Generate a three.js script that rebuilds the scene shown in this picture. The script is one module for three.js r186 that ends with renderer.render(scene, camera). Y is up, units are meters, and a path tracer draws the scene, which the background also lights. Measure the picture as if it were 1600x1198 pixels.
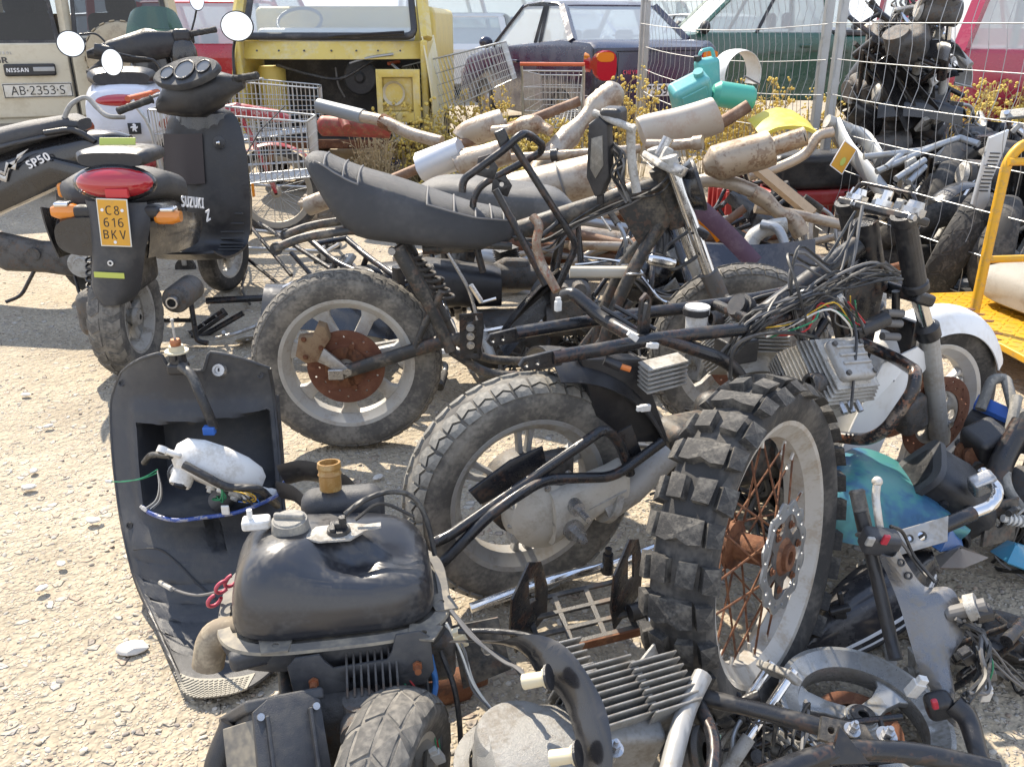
import * as THREE from 'three';
import { mergeGeometries, toCreasedNormals } from 'three/addons/utils/BufferGeometryUtils.js';
import { RoundedBoxGeometry } from 'three/addons/geometries/RoundedBoxGeometry.js';
import { TextGeometry } from 'three/addons/geometries/TextGeometry.js';
import { FontLoader } from 'three/addons/loaders/FontLoader.js';

// ---------- camera, sky, sun, exposure ----------
const scene = new THREE.Scene();
const camera = new THREE.PerspectiveCamera(46.98, 1600 / 1198, 0.05, 900);
camera.position.set(0, 1.38, 0);
camera.rotation.set(-22.3 * Math.PI / 180, 0, 0);
const renderer = new THREE.WebGLRenderer({ antialias: true });
renderer.toneMapping = THREE.LinearToneMapping;
renderer.toneMappingExposure = 1.95;
renderer.shadowMap.enabled = true;
const sunDir = new THREE.Vector3(-0.5, 1, -0.8).normalize();
{ // hazy summer sky with thin cloud, the same all round
  const w = 512, h = 256, d = new Float32Array(w * h * 4), hs = (x, y) => { const q = Math.sin(x * 127.1 + y * 311.7) * 43758.5453; return q - Math.floor(q); };
  const ns = (x, y, p) => { const i = Math.floor(x), j = Math.floor(y), f = x - i, g = y - j, u = f * f * (3 - 2 * f), v = g * g * (3 - 2 * g), m = (k) => ((k % p) + p) % p; return (hs(m(i), j) * (1 - u) + hs(m(i + 1), j) * u) * (1 - v) + (hs(m(i), j + 1) * (1 - u) + hs(m(i + 1), j + 1) * u) * v; };
  for (let y = 0; y < h; y++) for (let x = 0; x < w; x++) {
    const e = Math.max(0, Math.sin((y / (h - 1) - 0.5) * Math.PI)), k = Math.pow(e, 0.55), u = x / w, q = 0.5 * ns(u * 8, e * 6, 8) + 0.3 * ns(u * 16, e * 12, 16) + 0.2 * ns(u * 32, e * 24, 32), c = Math.min(1, Math.max(0, (q - 0.46) * 4)) * 0.7;
    [[0.84, 0.28], [0.87, 0.4], [0.92, 0.66]].forEach(([a, b], i) => { const s = a + (b - a) * k; d[(y * w + x) * 4 + i] = s + (0.86 - s) * c; }); d[(y * w + x) * 4 + 3] = 1;
  }
  const t = new THREE.DataTexture(d, w, h, THREE.RGBAFormat, THREE.FloatType); t.mapping = THREE.EquirectangularReflectionMapping; t.magFilter = THREE.LinearFilter; t.needsUpdate = true;
  scene.background = t; scene.environment = t;
}
const sun = new THREE.DirectionalLight(0xfff3e0, 5);
sun.position.copy(sunDir).multiplyScalar(30); sun.castShadow = true; sun.shadow.radius = 1.2;
sun.shadow.mapSize.set(4096, 4096);
Object.assign(sun.shadow.camera, { left: -14, right: 14, top: 14, bottom: -14, near: 1, far: 80 });
scene.add(sun);

// ---------- small library ----------
let seed = 7;
const rnd = () => { seed = (seed + 0x6d2b79f5) | 0; let t = Math.imul(seed ^ (seed >>> 15), 1 | seed); t = (t + Math.imul(t ^ (t >>> 7), 61 | t)) ^ t; return ((t ^ (t >>> 14)) >>> 0) / 4294967296; };
const rr = (a, b) => a + (b - a) * rnd();
const PI = Math.PI, RAD = PI / 180, cos = Math.cos, sin = Math.sin;
const V = (a, b, c) => Array.isArray(a) ? new THREE.Vector3(a[0], a[1], a[2]) : new THREE.Vector3(a, b, c);
const mix = (a, b, t) => a + (b - a) * t, clamp = (x, a = 0, b = 1) => Math.min(b, Math.max(a, x));
const sst = (a, b, x) => { const t = clamp((x - a) / (b - a)); return t * t * (3 - 2 * t); };
const used = {};
const numbered = (n) => { used[n] = (used[n] || 0) + 1; return used[n] === 1 ? n : n + '_' + String(used[n] - 1).padStart(3, '0'); };

function thing(name, label, category, pos = [0, 0, 0], turn = 0, group) {
  const o = new THREE.Group(); o.name = numbered(name); scene.add(o);
  o.position.set(...pos); if (Array.isArray(turn)) o.rotation.set(...turn); else o.rotation.y = turn;
  o.userData = { label, category }; if (group) o.userData.group = group;
  return o;
}
function copyOf(root, pos, turn, label, group) {
  const r = root.clone(); r.name = numbered(root.name.replace(/_\d\d\d$/, '')); scene.add(r);
  r.position.set(...pos); if (Array.isArray(turn)) r.rotation.set(...turn); else r.rotation.y = turn;
  r.userData = { ...root.userData, label }; if (group) r.userData.group = group;
  return r;
}
// part(): geometry (or list, merged) -> one named mesh under parent
function part(parent, name, geo, material, opt) {
  const g = Array.isArray(geo) ? merge(geo) : geo;
  const m = new THREE.Mesh(g, material); m.name = name; m.castShadow = m.receiveShadow = true;
  parent.add(m);
  if (opt) { if (opt.at) m.position.set(...opt.at); if (opt.rot) m.rotation.set(...opt.rot); if (opt.label) m.userData.label = opt.label; if (opt.kind) m.userData.kind = opt.kind; if (opt.s) m.scale.set(...opt.s); }
  return m;
}
function single(name, geo, material, label, category, opt = {}) {
  const m = part(scene, numbered(name), geo, material, opt); m.userData = { label, category }; if (opt.group) m.userData.group = opt.group; if (opt.kind) m.userData.kind = opt.kind;
  return m;
}
function clean(g) {
  if (g.index) g = g.toNonIndexed();
  for (const k of Object.keys(g.attributes)) if (!['position', 'normal', 'uv'].includes(k)) g.deleteAttribute(k);
  if (!g.attributes.normal) g.computeVertexNormals();
  g.morphAttributes = {};
  return boxUV(g);
}
function boxUV(g) {
  const p = g.attributes.position, n = g.attributes.normal, u = new Float32Array(p.count * 2);
  for (let i = 0; i < p.count; i += 3) {
    let a = 0, b = 0, c = 0;
    for (let k = 0; k < 3; k++) { a += n.getX(i + k); b += n.getY(i + k); c += n.getZ(i + k); }
    a = Math.abs(a); b = Math.abs(b); c = Math.abs(c);
    for (let k = 0; k < 3; k++) {
      const x = p.getX(i + k), y = p.getY(i + k), z = p.getZ(i + k), j = (i + k) * 2;
      if (b >= a && b >= c) { u[j] = x; u[j + 1] = z; } else if (a >= c) { u[j] = z; u[j + 1] = y; } else { u[j] = x; u[j + 1] = y; }
    }
  }
  g.setAttribute('uv', new THREE.BufferAttribute(u, 2));
  return g;
}
const merge = (list) => { const l = list.flat().map((g) => g.userData.clean ? g : clean(g)); return l.length === 1 ? l[0] : mergeGeometries(l); };
const fin = (g) => { g = clean(g); g.userData.clean = true; return g; };
const mv = (g, x = 0, y = 0, z = 0) => g.translate(x, y, z);
const rot = (g, x = 0, y = 0, z = 0) => g.applyMatrix4(new THREE.Matrix4().makeRotationFromEuler(new THREE.Euler(x, y, z)));
// stand a geometry whose axis is +Y onto the line a->b (base at a)
const aim = (g, a, b) => { const d = V(b).sub(V(a)).normalize(); return g.applyQuaternion(new THREE.Quaternion().setFromUnitVectors(V(0, 1, 0), d)).translate(...a); };
const rbox = (w, h, d, r = 0.004, s = 2) => fin(new RoundedBoxGeometry(w, h, d, s, Math.min(r, w / 2.01, h / 2.01, d / 2.01)));
const box = (w, h, d) => fin(new THREE.BoxGeometry(w, h, d));
const cyl = (r1, r2, h, n = 20, open = false) => fin(toCreasedNormals(new THREE.CylinderGeometry(r1, r2, h, n, 1, open), 0.7));
const sph = (r, n = 16, m = 10) => fin(new THREE.SphereGeometry(r, n, m));
const lathe = (pts, n = 32, crease = 0.6) => fin(toCreasedNormals(new THREE.LatheGeometry(pts.map(([a, b]) => new THREE.Vector2(Math.max(a, 0.00001), b)), n).toNonIndexed(), crease));
const rod = (a, b, r, n = 8) => { const L = V(a).distanceTo(V(b)); return aim(cyl(r, r, L, n).translate(0, L / 2, 0), a, b); };
// fillet a polyline
function bend(pts, rad = 0.05, n = 5) {
  const P = pts.map((p) => V(p)), out = [P[0]];
  for (let i = 1; i < P.length - 1; i++) {
    const a = P[i - 1].clone().sub(P[i]), b = P[i + 1].clone().sub(P[i]);
    const q = Math.min(rad, a.length() * 0.48, b.length() * 0.48);
    const s = P[i].clone().addScaledVector(a.normalize(), q), e = P[i].clone().addScaledVector(b.normalize(), q);
    for (let k = 0; k <= n; k++) { const t = k / n; out.push(s.clone().multiplyScalar((1 - t) * (1 - t)).addScaledVector(P[i], 2 * t * (1 - t)).addScaledVector(e, t * t)); }
  }
  out.push(P[P.length - 1]);
  return out;
}
const smooth = (pts, n = 24, closed = false) => new THREE.CatmullRomCurve3(pts.map((p) => V(p)), closed, 'centripetal').getPoints(n);
// sweep a ring along points; r number | (t)=>r ; flat: [sx,sy] scale of the cross-section
function sweep(P, r, n = 8, { cap = true, flat, up, closed = false } = {}) {
  const pos = [], idx = [], N = P.length; let nrm = up ? V(up) : null;
  const tan = (i) => { const a = P[Math.max(0, i - 1)], b = P[Math.min(N - 1, i + 1)]; return b.clone().sub(a).normalize(); };
  for (let i = 0; i < N; i++) {
    const t = closed && (i === 0 || i === N - 1) ? P[1].clone().sub(P[N - 2]).normalize() : tan(i);
    if (!nrm) { nrm = Math.abs(t.y) < 0.9 ? V(0, 1, 0) : V(1, 0, 0); }
    nrm = (up ? V(up) : nrm.clone()).addScaledVector(t, -(up ? V(up) : nrm).dot(t)); if (nrm.lengthSq() < 1e-8) nrm = V(1, 0, 0); nrm.normalize();
    const bi = t.clone().cross(nrm), R = typeof r === 'function' ? r(i / (N - 1)) : r;
    for (let k = 0; k < n; k++) { const a = k / n * 2 * PI, p = P[i].clone().addScaledVector(nrm, cos(a) * R * (flat ? flat[1] : 1)).addScaledVector(bi, sin(a) * R * (flat ? flat[0] : 1)); pos.push(p.x, p.y, p.z); }
  }
  for (let i = 0; i < N - 1; i++) for (let k = 0; k < n; k++) { const a = i * n + k, b = i * n + (k + 1) % n; idx.push(a, b, a + n, b, b + n, a + n); }
  if (cap && !closed) for (const [o, f] of [[0, 1], [(N - 1) * n, 0]]) for (let k = 1; k < n - 1; k++) f ? idx.push(o, o + k + 1, o + k) : idx.push(o, o + k, o + k + 1);
  const g = new THREE.BufferGeometry(); g.setAttribute('position', new THREE.Float32BufferAttribute(pos, 3)); g.setIndex(idx);
  return fin(toCreasedNormals(g.toNonIndexed(), n <= 4 ? 0.3 : 1.0));
}
const pipe = (pts, r, rad = 0.05, n = 10, o) => sweep(bend(pts, rad), r, n, o);
const hose = (pts, r, n = 6, seg = 24, o) => sweep(smooth(pts, seg), r, n, o);
// loft rings (each an array of [x,y,z]); caps as fans
function loft(rings, { cap = true, closed = true, crease = 0.7 } = {}) {
  const n = rings[0].length, pos = rings.flat(2), idx = [];
  for (let i = 0; i < rings.length - 1; i++) for (let k = 0; k < (closed ? n : n - 1); k++) { const a = i * n + k, b = i * n + (k + 1) % n; idx.push(a, b, a + n, b, b + n, a + n); }
  if (cap) for (const [i, f] of [[0, 1], [rings.length - 1, 0]]) {
    const c = rings[i].reduce((s, p) => [s[0] + p[0] / n, s[1] + p[1] / n, s[2] + p[2] / n], [0, 0, 0]), o = pos.length / 3; pos.push(...c);
    for (let k = 0; k < n; k++) f ? idx.push(o, i * n + (k + 1) % n, i * n + k) : idx.push(o, i * n + k, i * n + (k + 1) % n);
  }
  const g = new THREE.BufferGeometry(); g.setAttribute('position', new THREE.Float32BufferAttribute(pos, 3)); g.setIndex(idx);
  return fin(toCreasedNormals(g.toNonIndexed(), crease));
}
// superellipse ring in the plane across x: centre (x,y,z), half sizes
const ringX = (x, y, z, hy, hz, e = 2.6, n = 24, skew = 0) => Array.from({ length: n }, (_, k) => { const a = k / n * 2 * PI, c = cos(a), s = sin(a), py = Math.sign(s) * Math.abs(s) ** (2 / e) * hy; return [x + skew * py, y + py, z + Math.sign(c) * Math.abs(c) ** (2 / e) * hz]; });
// thin solid from a grid function
function shell(f, nu, nv, th = 0.003, crease = 0.7) {
  const P = [], N = [], pos = [], idx = [], e = 1e-3;
  for (let i = 0; i <= nu; i++) for (let j = 0; j <= nv; j++) {
    const u = i / nu, v = j / nv, p = V(f(u, v)), a = V(f(Math.min(1, u + e), v)).sub(V(f(Math.max(0, u - e), v))), b = V(f(u, Math.min(1, v + e))).sub(V(f(u, Math.max(0, v - e))));
    P.push(p); N.push(a.cross(b).normalize());
  }
  for (const s of [0.5, -0.5]) P.forEach((p, i) => pos.push(p.x + N[i].x * th * s, p.y + N[i].y * th * s, p.z + N[i].z * th * s));
  const M = P.length, w = nv + 1, id = (i, j) => i * w + j;
  for (let i = 0; i < nu; i++) for (let j = 0; j < nv; j++) { const a = id(i, j), b = id(i + 1, j), c = id(i + 1, j + 1), d = id(i, j + 1); idx.push(a, b, c, a, c, d, M + a, M + c, M + b, M + a, M + d, M + c); }
  const side = (a, b) => idx.push(a, M + a, b, b, M + a, M + b);
  for (let i = 0; i < nu; i++) { side(id(i, 0), id(i + 1, 0)); side(id(i + 1, nv), id(i, nv)); }
  for (let j = 0; j < nv; j++) { side(id(0, j + 1), id(0, j)); side(id(nu, j), id(nu, j + 1)); }
  const g = new THREE.BufferGeometry(); g.setAttribute('position', new THREE.Float32BufferAttribute(pos, 3)); g.setIndex(idx);
  return fin(toCreasedNormals(g.toNonIndexed(), crease));
}
// extruded outline in XY, centred on z
function plate(pts, depth, bevel = 0.002, holes = [], smoothIt = false) {
  const mk = (q, C) => { const s = new C(); if (smoothIt) { s.moveTo(...q[0]); s.splineThru([...q.slice(1), q[0]].map((p) => new THREE.Vector2(...p))); } else { q.forEach((p, i) => i ? s.lineTo(...p) : s.moveTo(...p)); s.closePath(); } return s; };
  const s = mk(pts, THREE.Shape);
  for (const h of holes) s.holes.push(h.length === 3 && typeof h[0] === 'number' ? new THREE.Path().absarc(h[0], h[1], h[2], 0, 2 * PI, true) : mk(h, THREE.Path));
  const g = new THREE.ExtrudeGeometry(s, { depth: Math.max(0.0005, depth - 2 * bevel), bevelEnabled: bevel > 0, bevelThickness: bevel, bevelSize: bevel, bevelOffset: -bevel, bevelSegments: 2, curveSegments: 14 });
  g.translate(0, 0, -depth / 2 + bevel);
  return fin(toCreasedNormals(g.toNonIndexed ? (g.index ? g.toNonIndexed() : g) : g, 0.6));
}
const ringPts = (r, n, off = 0) => Array.from({ length: n }, (_, k) => [r * cos(off + k / n * 2 * PI), r * sin(off + k / n * 2 * PI)]);
// ring (annulus) around z
const annulus = (ro, ri, d, n = 40, bev = 0.001, holes = []) => plate(ringPts(ro, n), d, bev, [ringPts(ri, n).reverse(), ...holes]);
const hexbolt = (r = 0.008, h = 0.008) => merge([cyl(r * 1.5, r * 1.5, h * 0.25, 14).translate(0, h * 0.12, 0), cyl(r, r, h, 6).translate(0, h * 0.6, 0)]);
const fontB = await new FontLoader().loadAsync('fonts/droid/droid_sans_bold.typeface.json');
const fontR = await new FontLoader().loadAsync('fonts/droid/droid_sans_regular.typeface.json');
function text(s, size, { font = fontB, depth = 0.0015, wide = 1, space = 0 } = {}) {
  const gs = []; let x = 0;
  for (const ch of s) { if (ch !== ' ') { const g = new TextGeometry(ch, { font, size, depth, curveSegments: 4, bevelEnabled: false }); g.computeBoundingBox(); const b = g.boundingBox; g.translate(x - b.min.x, 0, 0); x += b.max.x - b.min.x + size * (0.16 + space); gs.push(g); } else x += size * 0.4; }
  const m = merge(gs); m.translate(-(x - size * 0.16) / 2, 0, 0); m.scale(wide, 1, 1); m.userData.clean = true; return m;
}

// ---------- procedural textures ----------
const hash = (x, y, s) => { let h = Math.imul(x, 374761393) ^ Math.imul(y, 668265263) ^ Math.imul(s, 974634777); h = Math.imul(h ^ (h >>> 13), 1274126177); return ((h ^ (h >>> 16)) >>> 0) / 4294967296; };
function vnoise(x, y, per, s) { const xi = Math.floor(x), yi = Math.floor(y), fx = x - xi, fy = y - yi, u = fx * fx * (3 - 2 * fx), v = fy * fy * (3 - 2 * fy), m = (a) => ((a % per) + per) % per; return mix(mix(hash(m(xi), m(yi), s), hash(m(xi + 1), m(yi), s), u), mix(hash(m(xi), m(yi + 1), s), hash(m(xi + 1), m(yi + 1), s), u), v); }
function fbm(x, y, per, oct, s) { let a = 0, w = 0.5, t = 0; for (let o = 0; o < oct; o++) { a += w * vnoise(x, y, per, s + o); t += w; w *= 0.55; x *= 2; y *= 2; per *= 2; } return a / t; }
const toS = (c) => Math.round(255 * clamp(c <= 0.0031308 ? c * 12.92 : 1.055 * Math.pow(c, 1 / 2.4) - 0.055));
function tex(n, f, color = true) {   // f(u,v) -> [r,g,b] linear, or value
  const d = new Uint8Array(n * n * 4);
  for (let y = 0; y < n; y++) for (let x = 0; x < n; x++) { const c = f(x / n, y / n, x, y), i = (y * n + x) * 4; if (color) { d[i] = toS(c[0]); d[i + 1] = toS(c[1]); d[i + 2] = toS(c[2]); } else d[i] = d[i + 1] = d[i + 2] = Math.round(255 * clamp(c)); d[i + 3] = 255; }
  const t = new THREE.DataTexture(d, n, n); t.wrapS = t.wrapT = THREE.RepeatWrapping; t.magFilter = THREE.LinearFilter; t.minFilter = THREE.LinearMipmapLinearFilter; t.generateMipmaps = true;
  if (color) t.colorSpace = THREE.SRGBColorSpace; t.needsUpdate = true; return t;
}
const NF = 256, field = (f) => { const a = new Float32Array(NF * NF); for (let y = 0; y < NF; y++) for (let x = 0; x < NF; x++) a[y * NF + x] = f(x / NF, y / NF); return a; };
const Fa = field((u, v) => fbm(u * 5, v * 5, 5, 5, 3)), Fb = field((u, v) => fbm(u * 40, v * 40, 40, 3, 21)), Fc = field((u, v) => fbm(u * 4, v * 60, 60, 3, 33)), Fd = field((u, v) => fbm(u * 9 + 2, v * 9, 9, 5, 51));
const hexLin = (h) => { const c = new THREE.Color(h); return [c.r, c.g, c.b]; };
const grainTex = tex(NF, (u, v, x, y) => mix(Fb[y * NF + x], Fd[y * NF + x], 0.4), false);
const dustMask = (x, y) => { const i = y * NF + x; return sst(0.42, 0.72, Fa[i] * 0.65 + Fb[i] * 0.25 + Fc[i] * 0.1); };
const roughA = tex(NF, (u, v, x, y) => 0.4 + 0.6 * dustMask(x, y), false), roughB = tex(NF, (u, v, x, y) => 0.68 + 0.32 * dustMask(x, y), false);
// a material with irregular dust / rust / wear: base colour and second colour in linear values
const mats = {};
function mt(key, base, rough, metal = 0, o = {}) {
  if (mats[key]) return mats[key];
  const b = typeof base === 'number' ? hexLin(base) : base, m = new (o.phys ? THREE.MeshPhysicalMaterial : THREE.MeshStandardMaterial)({ roughness: rough, metalness: metal });
  m.name = key;
  if (o.d) {
    const d = typeof o.d === 'number' ? hexLin(o.d) : o.d, amt = o.amt ?? 0.5, lo = o.lo ?? 0.42, hi = o.hi ?? 0.72, sc = o.sc ?? 0.5, q = o.d2 && (typeof o.d2 === 'number' ? hexLin(o.d2) : o.d2);
    m.map = tex(NF, (u, v, x, y) => {
      const i = y * NF + x, k = clamp(sst(lo, hi, Fa[i] * 0.65 + Fb[i] * 0.25 + Fc[i] * 0.1) * amt + (Fb[i] - 0.5) * 0.12 * amt), w = q ? sst(0.55, 0.62, Fd[i] * 0.75 + Fb[i] * 0.25) * (o.amt2 ?? 0.7) : 0;
      return [0, 1, 2].map((c) => { let t = mix(b[c], d[c], k); if (q) t = mix(t, q[c], w); return t; });
    });
    m.map.repeat.set(1 / sc, 1 / sc);
    if (o.roughVar) { m.roughness = Math.min(1, rough + o.roughVar); m.roughnessMap = (rough / m.roughness < 0.55 ? roughA : roughB).clone(); m.roughnessMap.repeat.set(1 / sc, 1 / sc); m.roughnessMap.needsUpdate = true; }
  } else m.color.setRGB(...b);
  if (o.bump) { m.bumpMap = grainTex.clone(); m.bumpMap.repeat.set(1 / (o.bsc ?? 0.06), 1 / (o.bsc ?? 0.06)); m.bumpMap.needsUpdate = true; m.bumpScale = o.bump; }
  if (o.phys) Object.assign(m, o.phys);
  if (o.side) m.side = THREE.DoubleSide;
  return mats[key] = m;
}
const DUST = [0.36, 0.31, 0.235];
const M = {
  plastic: mt('black plastic', [0.018, 0.018, 0.02], 0.42, 0, { d: [0.12, 0.11, 0.095], amt: 0.38, lo: 0.4, hi: 0.85, sc: 0.45, roughVar: 0.35, bump: 0.0006, bsc: 0.03 }),
  plasticDusty: mt('dusty grey plastic', [0.034, 0.036, 0.041], 0.5, 0, { d: [0.16, 0.15, 0.13], amt: 0.42, lo: 0.38, hi: 0.85, sc: 0.55, roughVar: 0.25, bump: 0.0008, bsc: 0.035 }),
  gloss: mt('gloss black paint', [0.012, 0.012, 0.014], 0.16, 0, { d: [0.1, 0.09, 0.075], amt: 0.35, lo: 0.5, hi: 0.85, sc: 0.6, roughVar: 0.4, phys: { clearcoat: 0.6, clearcoatRoughness: 0.12 } }),
  frame: mt('black frame paint', [0.014, 0.0145, 0.017], 0.26, 0, { d: [0.11, 0.095, 0.075], amt: 0.35, lo: 0.48, hi: 0.8, sc: 0.3, roughVar: 0.4, d2: [0.13, 0.06, 0.03], amt2: 0.25 }),
  frameDusty: mt('dusty frame paint', [0.03, 0.029, 0.028], 0.4, 0, { d: [0.2, 0.17, 0.13], amt: 0.65, sc: 0.28, roughVar: 0.3, d2: [0.12, 0.06, 0.035], amt2: 0.4, bump: 0.0008, bsc: 0.05 }),
  rubber: mt('tyre rubber', [0.028, 0.027, 0.026], 0.78, 0, { d: [0.15, 0.135, 0.115], amt: 0.55, sc: 0.35, bump: 0.0012, bsc: 0.04 }),
  rubberDusty: mt('dusty tyre rubber', [0.085, 0.08, 0.073], 0.85, 0, { d: [0.24, 0.22, 0.185], amt: 0.85, lo: 0.34, sc: 0.3, bump: 0.001, bsc: 0.03 }),
  rubberPale: mt('pale dusty rubber', [0.15, 0.145, 0.13], 0.85, 0, { d: [0.3, 0.28, 0.24], amt: 0.9, lo: 0.34, sc: 0.22, bump: 0.001, bsc: 0.03 }),
  alloy: mt('dull alloy', [0.42, 0.41, 0.39], 0.42, 0.75, { d: [0.3, 0.26, 0.21], amt: 0.6, sc: 0.25, roughVar: 0.35, bump: 0.0008, bsc: 0.03 }),
  alloyPaint: mt('painted alloy', [0.33, 0.325, 0.31], 0.45, 0.25, { d: [0.25, 0.22, 0.18], amt: 0.7, sc: 0.3, roughVar: 0.25 }),
  castAlloy: mt('cast alloy', [0.45, 0.44, 0.41], 0.55, 0.3, { d: [0.22, 0.19, 0.15], amt: 0.75, sc: 0.2, bump: 0.002, bsc: 0.025 }),
  darkCast: mt('dirty cast metal', [0.12, 0.115, 0.11], 0.55, 0.4, { d: [0.05, 0.045, 0.04], amt: 0.8, sc: 0.18, bump: 0.0025, bsc: 0.03, d2: [0.16, 0.1, 0.06], amt2: 0.4 }),
  chrome: mt('worn chrome', [0.62, 0.62, 0.62], 0.12, 1, { d: [0.45, 0.42, 0.38], amt: 0.35, lo: 0.5, hi: 0.85, sc: 0.2, roughVar: 0.2 }),
  steel: mt('bare steel', [0.42, 0.42, 0.42], 0.34, 0.85, { d: [0.2, 0.16, 0.12], amt: 0.5, sc: 0.2, roughVar: 0.3 }),
  zinc: mt('galvanised steel', [0.34, 0.35, 0.36], 0.42, 0.7, { d: [0.3, 0.3, 0.29], amt: 0.6, sc: 0.3 }),
  rust: mt('rusty steel', [0.14, 0.055, 0.025], 0.85, 0.1, { d: [0.25, 0.12, 0.06], amt: 0.8, sc: 0.18, bump: 0.0016, bsc: 0.03, d2: [0.06, 0.03, 0.02], amt2: 0.6 }),
  rustDisc: mt('rusted disc', [0.13, 0.05, 0.028], 0.8, 0.15, { d: [0.2, 0.09, 0.05], amt: 0.7, sc: 0.15, bump: 0.0008, bsc: 0.02 }),
  pipeTan: mt('tanned exhaust steel', [0.34, 0.28, 0.21], 0.4, 0.6, { d: [0.2, 0.11, 0.06], amt: 0.75, sc: 0.35, bump: 0.0015, bsc: 0.05, d2: [0.12, 0.06, 0.035], amt2: 0.5 }),
  pipePale: mt('pale exhaust steel', [0.37, 0.32, 0.26], 0.4, 0.5, { d: [0.2, 0.13, 0.085], amt: 0.8, sc: 0.4, bump: 0.0015, bsc: 0.06 }),
  pipeBrown: mt('brown exhaust steel', [0.17, 0.1, 0.065], 0.65, 0.35, { d: [0.3, 0.22, 0.16], amt: 0.6, sc: 0.3, bump: 0.0015, bsc: 0.05 }),
  white: mt('white paint', [0.7, 0.7, 0.69], 0.35, 0, { d: [0.5, 0.46, 0.38], amt: 0.45, sc: 0.5, roughVar: 0.2 }),
  whitePlastic: mt('white plastic', [0.66, 0.65, 0.62], 0.5, 0, { d: [0.42, 0.38, 0.31], amt: 0.6, sc: 0.16, bump: 0.0006, bsc: 0.03 }),
  cream: mt('cream paint', [0.56, 0.51, 0.39], 0.35, 0, { d: [0.42, 0.36, 0.25], amt: 0.5, sc: 0.8, roughVar: 0.25 }),
  seat: mt('grey vinyl', [0.04, 0.041, 0.044], 0.5, 0, { d: [0.1, 0.096, 0.092], amt: 0.5, lo: 0.36, hi: 0.85, sc: 0.6, bump: 0.0014, bsc: 0.012 }),
  cable: mt('cable black', [0.02, 0.02, 0.021], 0.5, 0, { d: [0.13, 0.12, 0.1], amt: 0.6, sc: 0.2 }),
  cableGrey: mt('cable grey', [0.13, 0.125, 0.12], 0.6),
  red: mt('red lens', [0.36, 0.012, 0.02], 0.12, 0, { phys: { clearcoat: 0.8, clearcoatRoughness: 0.05 } }),
  redDark: mt('dark red lens', [0.2, 0.012, 0.016], 0.14),
  amber: mt('amber lens', [0.62, 0.2, 0.012], 0.16, 0, { phys: { clearcoat: 0.7, clearcoatRoughness: 0.06 } }),
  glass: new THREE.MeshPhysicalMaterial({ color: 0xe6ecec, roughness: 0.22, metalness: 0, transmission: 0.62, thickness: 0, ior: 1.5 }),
  tint: new THREE.MeshPhysicalMaterial({ color: new THREE.Color().setRGB(0.12, 0.14, 0.17), roughness: 0.04, transmission: 1, thickness: 0, ior: 1.5 }),
  mirror: new THREE.MeshStandardMaterial({ color: new THREE.Color().setRGB(0.85, 0.87, 0.88), roughness: 0.02, metalness: 1 }),
  ink: mt('black ink', [0.015, 0.015, 0.016], 0.6),
  inkWhite: mt('white ink', [0.72, 0.72, 0.72], 0.5),
  dark: mt('dark interior', [0.01, 0.01, 0.011], 0.9),
  trim: mt('dark trim', [0.03, 0.03, 0.032], 0.6, 0, { d: [0.12, 0.11, 0.1], amt: 0.5, sc: 0.5 }),
};

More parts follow.
